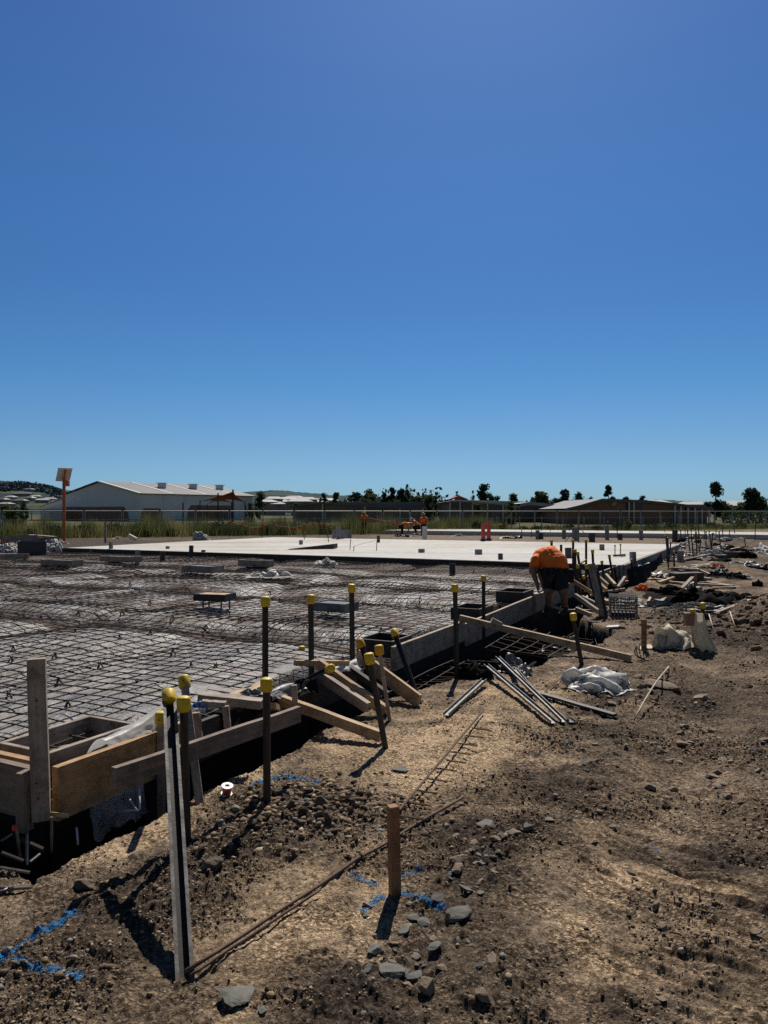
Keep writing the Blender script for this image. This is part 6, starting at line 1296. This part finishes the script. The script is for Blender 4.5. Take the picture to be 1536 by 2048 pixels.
root_ = on_line(1287, -.62, -.1)
mb = MB()
def wr(a, b): 
    w_ = float(fbm(a * 6, b * 2, 251)) - .5
    p = on_line(1252 + 72 * a, -.55 - .2 * math.sin(3.1 * a), 0); return V3((p.x, p.y - .25 * (1 - b) + .18 * w_, -.05 + .42 * b + .06 * w_))
mb.grid(wr, 36, 14); tag(mb.build('plastic_sheet', M_blackm, smooth=True), 'black plastic wrap hanging down the form corner behind the orange cloth', 'plastic sheet')
def ridge(name, pts, h, wd, m, label, seed):
    mb = MB(); K = len(pts) - 1
    def fn(a, b):
        i = min(int(a * K), K - 1); t = a * K - i; p = Vector(pts[i]).lerp(Vector(pts[i + 1]), t); d = (Vector(pts[i + 1]) - Vector(pts[i])).normalized(); nn = V3((-d.y, d.x, 0))
        w_ = float(fbm(a * 10, b * 2.2, 261 + seed, 3)) - .5; e = math.sin(math.pi * min(.98, .06 + a * .93)) ** .5
        x = (b - .5) * 2; hz = h * e * (1 - abs(x) ** 1.3) * (.75 + 1.1 * w_)
        q = p + nn * (x * wd * (.8 + .6 * w_)); return V3((q.x, q.y, max(gh(q.x, q.y) if a in (0, 1) else 0, 0) + hz + .015))
    mb.grid(fn, 60, 20); return tag(mb.build(name, m, smooth=True), label, 'plastic sheet')
ridge('plastic_sheet', [GG(1312, 1196), GG(1370, 1208), GG(1430, 1214), GG(1515, 1208)], .36, .42, M_blackm, 'long black plastic sheet humped in a low ridge at the right', 1)
for k, (px, py, sx) in enumerate(((1335, 1186, .8), (1375, 1192, .9), (1420, 1196, .8), (1465, 1200, .9))):
    q = D(px, py, 13.0 - .2 * k); q.z = max(q.z, .13); crumple('plastic_sheet', q, sx, sx * .8, .16, M_blackm, 'black crumpled fold on top of the long black plastic ridge', 'plastic sheet', 53 + k, .4 * k, group='black crumpled folds on the black plastic ridge')
crumple('plastic_sheet', GG(1312, 1213), .7, .35, .05, M_white, 'pale flat sheet in front of the black plastic ridge', 'plastic sheet', 45)
crumple('plastic_sheet', GG(1440, 1221), 1.0, .3, .04, M_greyp, 'thin grey sheet along the foot of the black plastic ridge', 'plastic sheet', 46)
p = GG(1370, 1226); gx = p.x + NR.normal(0, .28, 700); gy = p.y + NR.normal(0, .24, 700); rz_ = np.hypot((gx - p.x) / .3, (gy - p.y) / .26)
tag(pebbles('gravel_heap', gx, gy, NR.uniform(.008, .018, 700), mat('grey_aggregate', (.2, .195, .19), (.09, .088, .085), 30, .9), hfun=lambda x, y: ground_h(x, y) + .15 * np.exp(-(((x - p.x) / .34) ** 2 + ((y - p.y) / .3) ** 2))), 'low heap of grey aggregate in front of the black plastic ridge', 'gravel', kind='stuff')
b = GG(1407, 1262); stake(D(1406, 1205, b.y), b, 'dark stake with yellow cap behind the draped post')
b = GG(1390, 1300); stake(D(1385, 1218, b.y), b, 'draped stake with yellow cap wrapped in pale cloth', kind='timber')
mb = MB()
def dr(a, b_):
    t = a * 2 * math.pi; w_ = float(fbm(math.cos(t) * 2 + 5, b_ * 2 + math.sin(t) * 2, 271)) - .5
    w_ = float(fbm(math.cos(t) * 2.6 + 5, b_ * .6 + math.sin(t) * 2.6, 271)) - .5; r = .045 + .055 * b_ ** .7 + .16 * w_ * (.25 + b_); lean = .16 * b_ ** 2
    return V3((b.x + .03 + lean * .8 + r * 1.1 * math.cos(t), b.y - .02 + r * .8 * math.sin(t), .47 - .47 * b_ + .02 * w_))
mb.grid(dr, 40, 18); tag(mb.build('draped_cloth', M_cream, smooth=True), 'pale cloth hanging down round the capped stake by the soil heap', 'cloth')
crumple('sack', GG(1342, 1294), .84, .5, .25, M_cream, 'pale empty sack lying on the ground left of the draped stake', 'sack', 51, .35, fold=.5)
o = MB().box((0, 0, .07), (.1, .1, .15)).build('brick_block', M_brown, bevel=.008); o.location = D(1378, 1250, b.y) ; tag(o, 'small reddish block tied to the draped stake', 'block')
for k, (a_, c_) in enumerate((((1418, 1245), (1428, 1262)), ((1460, 1240), (1472, 1260)))): p, q = GG(*a_, dz=.12), GG(*c_, dz=.0); rod([p, q], .008, M_cream, 'plastic_strap', ('left', 'right')[k] + ' pale strap end sticking out of the soil heap', 'strap', 5)
PLK = [((1344, 1149), (1399, 1153), .12, .06, M_grey_t, .16, 'pale topped plank on edge among the planks at the right'), ((1380, 1144), (1448, 1140), .12, .05, M_grey_t, .06, 'long plank lying farthest back among the planks'), ((1315, 1166), (1466, 1176), .12, .04, M_grey_t, .04, 'longest plank lying in front of the pale topped one'),
       ((1320, 1150), (1352, 1158), .1, .05, M_grey_t, .04, 'short plank end left of the pale topped one'), ((1345, 1165), (1400, 1163), .3, .2, M_dark_t, .12, 'dark low form box under the pale topped plank'), ((1312, 1160), (1380, 1172), .1, .03, M_pine, .03, 'thin pale plank beside the black wrap'), ((1400, 1160), (1420, 1163), .1, .06, M_grey_t, .05, 'stub of timber right of the thin brown peg')]
for a_, c_, w_, t_, m_, dz, lab in PLK: plank(GG(*a_, dz=dz), GG(*c_, dz=dz), w_, t_, m_, 'timber_plank', lab, 'plank')
crumple('cloth', GG(1410, 1137), 1.6, .42, .13, M_cream, 'long beige cloth with an orange patch lying behind the planks', 'cloth', 61, .3)
crumple('cloth', GG(1434, 1134), .4, .28, .16, mat('faded_orange', (.6, .16, .07), (.5, .3, .2), 6, .8), 'small faded orange cloth on the beige cloth', 'cloth', 62)
crumple('plastic_sheet', GG(1487, 1131), 1.1, .8, .16, M_greyp, 'black and white plastic piece right of the beige cloth', 'plastic sheet', 63)
b = GG(1349, 1146); stake(D(1348, 1100, b.y), b, 'dark stake left of the upright grey panel', cap=True, cs=.7)
b = GG(1361, 1142); o = MB().box((0, 0, .25), (.17, .05, .62)).build('upright_panel', M_pvc, bevel=.004); o.location = b; tag(o, 'narrow upright grey panel beside a dark stake', 'panel')
frame_box('skip_box', GG(1453, 1119), .95, .6, .24, .03, M_pvcd, .1, 'dark low open box in the rubbish at the right', 'box')
for k, (px, py, sx, sy, h) in enumerate(((1422, 1110, .8, .5, .3), (1425, 1092, .6, .4, .45), (1410, 1116, .9, .5, .12), (1447, 1098, 1.0, .6, .25), (1480, 1085, 2.0, 1.0, .3), (1530, 1107, 1.6, 1.0, .45), (1522, 1116, 1.5, .7, .2), (1500, 1076, 2.2, 1.0, .35), (1375, 1092, 1.2, .6, .3), (1385, 1078, 1.2, .6, .3), (1310, 1128, .7, .5, .2), (1338, 1112, .9, .5, .22), (1330, 1122, .6, .4, .2), (1358, 1098, .8, .6, .3))):
    dark = px < 1400 and k % 3 != 2
    crumple('plastic_sheet', GG(px, py), sx, sy, h, M_greyp if dark else M_white, ('grey' if dark else 'white') + ' crumpled plastic heap in the rubbish right of the slab', 'plastic heap', 70 + k, .3 * k, n=16, group=('grey' if dark else 'white') + ' plastic heaps right of the slab')
for k, (px, py, sx, sy, h) in enumerate(((1350, 1108, .9, .6, .3), (1365, 1085, 1.2, .8, .35), (1395, 1090, .8, .5, .3), (1320, 1130, .7, .5, .25), (1300, 1140, .6, .4, .2))):
    crumple('plastic_sheet', GG(px, py), sx, sy, h, M_blackm, 'black crumpled plastic along the right edge of the slab', 'plastic heap', 90 + k, .5 * k, n=16, group='black plastic heaps along the slab edge')
root = thing('pipe_stand', GG(1422, 1105), 'white bent pipe standing in the rubbish at the right', 'pipe'); MB().tube([(0, 0, 0), (.02, 0, .35), (-.06, 0, .6), (-.1, 0, .72)], .06, 8).build('pipe', M_pvcw, root, smooth=True); MB().tube([(-.1, 0, .7), (.12, 0, .76)], .075, 8).build('elbow', M_pvcw, root, smooth=True)
b = GG(1510, 1088); stake(D(1511, 1032, b.y), b, 'tall dark pole with a pale knob standing at the far right', cap=True, cs=1.2, kind='tube')
# stakes along the far slab strip and behind the main slab
for k, px in enumerate(list(range(1044, 1330, 19)) + [1345, 1352, 1362, 1371, 1382, 1390, 1398, 1408, 1420, 1432, 1446, 1458, 1470]):
    by = 1068 + random.uniform(-4, 8) if px < 1330 else 1080 + random.uniform(-10, 12); b = G(px, by, .0); hgt = random.uniform(.6, .95)
    tall = px > 1340
    stake(b + V3((random.uniform(-.06, .06), 0, hgt)), b, 'small far stake standing ' + ('in the rubbish right of the slab' if tall else 'in the row before the far slab strip'), group='far stakes ' + ('right of the slab' if tall else 'before the far slab strip'), cap=k % 3 == 0, kind='tube' if k % 2 else 'square', cs=.9)
for k, (px, py, w_, h_) in enumerate(((1075, 1077, .25, .5), (1082, 1077, .3, .35), (1150, 1080, .35, .7), (1184, 1082, .35, .45), (1214, 1078, .25, .8), (1240, 1078, .3, .3), (1282, 1078, .25, .5), (1350, 1082, .3, .6), (1128, 1076, .25, .5), (884, 1060, .35, .4), (922, 1055, .4, .6))):
    b = G(px, py, .05); o = MB().lathe([(w_ / 2, -.1), (w_ / 2, h_), (w_ / 2 - .03, h_), (w_ / 2 - .03, h_ * .6)], 12).build('pipe_stub', M_pvcd if k % 2 else M_pvc); o.location = b; tag(o, ('dark' if k % 2 else 'grey') + ' pipe stub in the brown bed behind the main slab', 'pipe stub', ('dark' if k % 2 else 'grey') + ' pipe stubs behind the main slab')
root = thing('survey_tripod', G(1157, 1084, .0), 'thin braced grey prop standing behind the slab above the stakes', 'prop'); MB().tube([(0, 0, 0), (0, 0, 1.35)], .045, 8).build('pole', M_pvc, root)
for a_ in (-1, 1): MB().tube([(a_ * .75, 0, 0), (0, 0, .85)], .02, 6).build('leg', M_pvc, root)
for k, (px, py, sx, h, m_, lab) in enumerate(((838, 1069, 1.6, .12, M_white, 'white sheet on the ground below the crouching worker'), (784, 1067, 1.6, .35, M_white, 'white heap right of the weeds by the bending worker'), (805, 1073, 1.4, .3, M_pvcd, 'dark box heap below the bending worker'), (915, 1072, .9, .22, M_white, 'small white sheet left of the red bollards'), (1022, 1076, 1.8, .12, M_blackp, 'dark flat sheet on the slab back edge right of the bollards'), (1000, 1063, 1.2, .2, M_cream, 'small pale debris behind the red bollards'))):
    crumple('plastic_sheet' , G(px, py, .04), sx, .8, h, m_, lab, 'sheet', 110 + k, n=16)
for k in range(46):
    u_ = 10.5 + 27 * random.random() ** 1.3; v_ = -.35 - abs(random.gauss(0, 1.0)) * (.5 + .09 * u_); p = S(u_, v_); p.z = gh(p.x, p.y)
    if p.x / p.y > .53: continue
    q = random.random(); cl_ = 'black' if q < .5 else ('grey' if q < .75 else 'white'); s_ = random.uniform(.35, .95) * (.7 + .02 * u_)
    crumple('plastic_sheet', p, s_, s_ * random.uniform(.4, .9), random.uniform(.1, .26) if cl_ != 'white' else random.uniform(.06, .2), {'black': M_blackm, 'grey': M_greyp, 'white': M_white}[cl_], cl_ + ' torn plastic scrap lying in the dark churned strip right of the form line', 'plastic scrap', 200 + k, random.uniform(0, 3), n=14, group=cl_ + ' plastic scraps right of the form line')
for k in range(34):
    u_ = 9.8 + 24 * random.random() ** 1.4; v_ = -.3 - abs(random.gauss(0, .9)) * (.45 + .08 * u_); p = S(u_, v_); an = random.uniform(0, 3.14); l_ = random.uniform(.35, 1.3); d_ = V3((math.cos(an), math.sin(an), 0)) * l_ / 2
    if p.x / p.y > .52: continue
    a_, c_ = p - d_, p + d_; a_.z = max(gh(a_.x, a_.y), -.05) + .03; c_.z = max(gh(c_.x, c_.y), -.05) + .03 + (random.uniform(.1, .35) if k % 4 == 0 else 0)
    gy_ = k % 3 != 0; plank(a_, c_, random.choice((.045, .07, .09)), random.choice((.035, .045)), M_grey_t if gy_ else M_pine, 'timber_offcut', ('weathered grey' if gy_ else 'pale pine') + ' offcut lying in the clutter right of the form line', 'timber offcut', ('grey' if gy_ else 'pale') + ' offcuts in the clutter right of the form line')
for k in range(16):
    u_ = 18 + 16 * random.random(); v_ = -.4 - abs(random.gauss(0, .8)) * 1.2; p = S(u_, v_); p.z = gh(p.x, p.y)
    stake(p + V3((random.uniform(-.12, .12), random.uniform(-.12, .12), random.uniform(.5, .95))), p, 'black stake in the rubbish along the right edge of the slab', group='stakes along the right edge of the slab', kind='tube', cap=k % 2 == 0, cs=.9)
# left far pile: white bags along dark formwork
for k, (px, py, sx, h) in enumerate(((12, 1106, 1.0, .4), (30, 1104, .9, .38), (48, 1105, .9, .42), (82, 1101, 1.0, .4), (100, 1102, 1.0, .5), (112, 1098, 1.0, .45))):
    crumple('sand_bag', G(px, py, .0), sx, .7, h, M_white, 'white bag in the row at the far left of the formwork', 'bag', 130 + k, n=16, edge=.15, group='white bags at the far left')
crumple('plastic_sheet', G(118, 1088, .0), .9, .6, .35, M_white, 'pale sheet folded at the foot of the orange pole', 'sheet', 140, n=16); crumple('cloth', G(8, 1090, .0), .8, .5, .25, mat('dull_red', (.28, .04, .03), (.18, .03, .025), 6, .8), 'dull red cloth at the far left edge', 'cloth', 141, n=16)
for k, (a_, c_) in enumerate((((8, 1078), (70, 1076)), ((55, 1082), (112, 1084)), ((60, 1075), (110, 1079)))): plank(D(*a_, 37), D(*c_, 36), .3, .3, (M_grey_t, M_dark_t, M_grey_t)[k], 'timber_stack', ('pale stained timber beam stacked at the far left', 'dark timber beam at the foot of the orange pole', 'sloping timber beam behind the white bags')[k], 'timber')
for k, (px, y0, y1) in enumerate(((3, 1062, 1085), (30, 1080, 1096), (56, 1052, 1085), (92, 1080, 1110), (77, 1085, 1110))): b = G(px, y1, 0); stake(D(px, y0, b.y), b, 'dark stake among the white bags at the far left', cap=False, kind='square', group='dark stakes at the far left')
frame_box('form_box', G(65, 1113, .1), .9, .9, .55, .04, M_pvcd, .4, 'dark square box beside the white bags at the far left', 'box'); plank(G(0, 1113, .2), G(58, 1112, .2), .05, .16, M_grey_t, 'form_edge', 'low grey form board at the far left edge', 'form board')

# ================================================================== stones and paint
def stone(p, sx, sy, sz, m, label=None, rz=0.0, seed=0, group=None, tilt=(0, 0), flat=False):
    bm = bmesh.new(); bmesh.ops.create_icosphere(bm, subdivisions=3, radius=1)
    rnd = random.Random(seed); cuts = []
    for k in range(15):
        n_ = V3((rnd.gauss(0, 1), rnd.gauss(0, 1), rnd.gauss(0, .8))).normalized(); cuts.append((n_, rnd.uniform(.36, .72)))
    if flat: cuts.append((V3((.05, -.1, 1)).normalized(), .45))
    for v in bm.verts:
        for n_, d in cuts:
            q = v.co.dot(n_)
            if q > d: v.co -= n_ * (q - d)
        v.co *= 1 + .03 * (float(vnoise(v.co.x * 4 + seed, v.co.y * 4 + v.co.z * 3, 5)) - .5)
        v.co = V3((v.co.x * sx * 1.4, v.co.y * sy * 1.4, v.co.z * sz * 1.3))
    me = bpy.data.meshes.new('stone'); bm.to_mesh(me); bm.free(); me.materials.append(m)
    o = bpy.data.objects.new('stone', me); COL.objects.link(o); o.location = Vector(p) + V3((0, 0, sz * .45)); o.rotation_euler = (tilt[0], tilt[1], rz)
    return tag(o, label, 'stone', group)
ST = [(470, 1995, 46, 17, 'big flat grey slate stone at the bottom left of centre', 1), (916, 1828, 27, 17, 'pale grey flat slab stone right of the survey peg shadow', 1), (845, 1845, 20, 12, 'flat slate stone just left of the pale slab stone', 1), (752, 1905, 17, 22, 'upright slate stone at the top of the lower stone row', 1), (793, 1945, 30, 14, 'dark slate blade stone leaning in the lower stone row', 1),
      (830, 1960, 18, 18, 'pale stone right of the dark blade stone', 1), (420, 1740, 22, 16, 'rounded brown clod beside the star picket', 0), (168, 1775, 20, 13, 'brown clod between the pliers and the star picket', 0), (970, 2002, 22, 16, 'dark topped stone at the bottom right of the stone row', 0), (755, 1990, 18, 10, 'tan stone at the bottom of the stone row', 0), (850, 1980, 22, 14, 'broad tan stone near the bottom edge', 0), (525, 2025, 14, 12, 'small grey stone right of the big flat slate', 1),
      (1300, 1578, 16, 9, 'tan chip casting a shadow on the wheel track soil', 0), (1455, 1598, 10, 9, 'dark pointed stone on the right hand soil', 0), (1330, 1375, 36, 10, 'flat dusty slab stone half buried below the draped stake', 0), (1408, 1400, 16, 9, 'pale flat stone on the dark soil at the right', 0), (590, 1612, 17, 14, 'largest brown lump on the rubble mound', 0), (642, 1614, 15, 13, 'second brown lump on the rubble mound', 0), (800, 1540, 18, 7, 'dark flat scrap stone on the pale ground', 1), (975, 1655, 22, 16, 'grey slate stone at the head of the stone band', 1)]
for k, (px, py, a_, h_, lab, sl_) in enumerate(ST):
    p = GG(px, py); s_ = p.y / F; stone(p, a_ * s_, a_ * s_ * random.uniform(.7, 1.0), h_ * s_ * (.6 if sl_ else 1.0), M_slate if sl_ else (M_clod if 'brown' in lab else M_dirtst), lab, random.uniform(-.6, .6), 300 + k, tilt=(random.uniform(-.2, .2), random.uniform(-.2, .2)), flat=sl_)
band = [(1000, 1650), (960, 1690), (930, 1720), (985, 1720), (1010, 1690), (950, 1750), (900, 1770), (870, 1800), (830, 1815), (800, 1850), (770, 1880), (760, 1930), (740, 1960), (820, 1920), (900, 1900), (940, 1880), (980, 1780), (1030, 1650), (1060, 1640), (1100, 1600), (1180, 1490), (1150, 1540)]
for k in range(95):
    bx_, by_ = random.choice(band); px, py = bx_ + random.gauss(0, 34), by_ + random.gauss(0, 26); p = GG(px, py); a_ = (5 + 11 * random.random() ** 1.6) * p.y / F
    sl_ = random.random() < .55; stone(p, a_, a_ * random.uniform(.55, .95), a_ * random.uniform(.22, .45), M_slate if sl_ else M_dirtst, ('grey slate' if sl_ else 'brown') + ' broken stone in the band of rubble right of the survey peg', random.uniform(0, 6), 400 + k, ('grey slate' if sl_ else 'brown') + ' broken stones in the rubble band', (random.uniform(-.4, .4), random.uniform(-.4, .4)), sl_)
for k in range(60):
    px, py = random.uniform(1180, 1536), random.uniform(1340, 1560) if k < 36 else random.uniform(1560, 2040); p = GG(px, py); a_ = random.uniform(6, 14) * p.y / F
    stone(p, a_, a_ * random.uniform(.6, .95), a_ * random.uniform(.35, .6), M_dirtst, 'dusty brown stone scattered over the soil at the right', random.uniform(0, 6), 500 + k, 'dusty stones scattered at the right', (random.uniform(-.3, .3), random.uniform(-.3, .3)))
for k in range(40):
    px, py = random.gauss(615, 62), random.gauss(1628, 28); p = GG(px, py); a_ = (4 + 9 * random.random() ** 2) * p.y / F
    stone(p, a_, a_ * random.uniform(.7, 1), a_ * random.uniform(.6, .9), M_clod, 'brown clod on the rubble mound below the second rail stake', random.uniform(0, 6), 600 + k, 'brown clods on the rubble mound', (random.uniform(-.3, .3), random.uniform(-.3, .3)))
# sprayed marks: thin ragged film that follows the soil
def spray(lines, label, wpx, dens=.62, cell=.0036, seed=0):
    Vs, Fs = [], []; o = 0
    for a_, c_ in lines:
        p, q = GG(*a_), GG(*c_); d = V3((q.x - p.x, q.y - p.y, 0)); Ln = d.length; d.normalize(); n_ = V3((-d.y, d.x, 0)); wd = wpx * p.y / F
        nl, nw = int(Ln / cell), int(wd * 1.7 / cell)
        ii, jj = np.meshgrid(np.arange(nl + 1), np.arange(nw + 1), indexing='ij'); s = ii * cell; t = (jj - nw / 2) * cell
        x = p.x + d.x * s + n_.x * t; y = p.y + d.y * s + n_.y * t; z = ground_h(x.ravel(), y.ravel()).reshape(x.shape) + .0045
        V = np.stack([x, y, z], -1).reshape(-1, 3); fall = 1 - (np.abs(t) / (wd * .8)) ** 2; nz = .55 * fbm(x * 150, y * 150, 281 + seed, 2) + .45 * fbm(x * 45, y * 45, 285 + seed, 2)
        ends = np.minimum(1, np.minimum(s, Ln - s) / (wd * .5) + .1)
        pr = np.clip(1.25 * np.clip(fall, 0, 1) * ends * (.3 + .95 * nz), 0, .9) * min(1, dens / .5)
        keep = (NR.rand(*pr.shape) < pr)[:-1, :-1]
        a = ii[:-1, :-1] * (nw + 1) + jj[:-1, :-1]; fq = np.stack([a, a + nw + 1, a + nw + 2, a + 1], -1)[keep]
        Vs.append(V); Fs.append(fq + o); o += len(V)
    V = np.vstack(Vs); Fq = np.vstack(Fs); used = np.unique(Fq); mp_ = np.zeros(len(V), int); mp_[used] = np.arange(len(used))
    return tag(np_mesh('paint_mark', V[used], mp_[Fq], M_blue), label, 'paint mark')
spray([((-10, 1925), (155, 1822)), ((20, 1912), (165, 1962))], 'blue sprayed arrow mark at the left edge', 17, .42)
spray([((500, 1574), (560, 1556)), ((560, 1556), (640, 1566))], 'blue sprayed line arched behind the right rail stake', 11, .6, .0036, 3)
spray([((722, 1826), (768, 1790)), ((800, 1785), (892, 1812))], 'blue sprayed cross mark at the foot of the survey peg', 13, .32, .0036, 5)
spray([((695, 1748), (760, 1772))], 'faint blue sprayed line left behind the survey peg', 12, .26, .0036, 7)
spray([((800, 1760), (850, 1738))], 'faint blue sprayed line right behind the survey peg', 12, .22, .0036, 7)
spray([((1290, 1690), (1315, 1705))], 'small blue paint spot on the wheel track soil', 12, .2, .0036, 9)
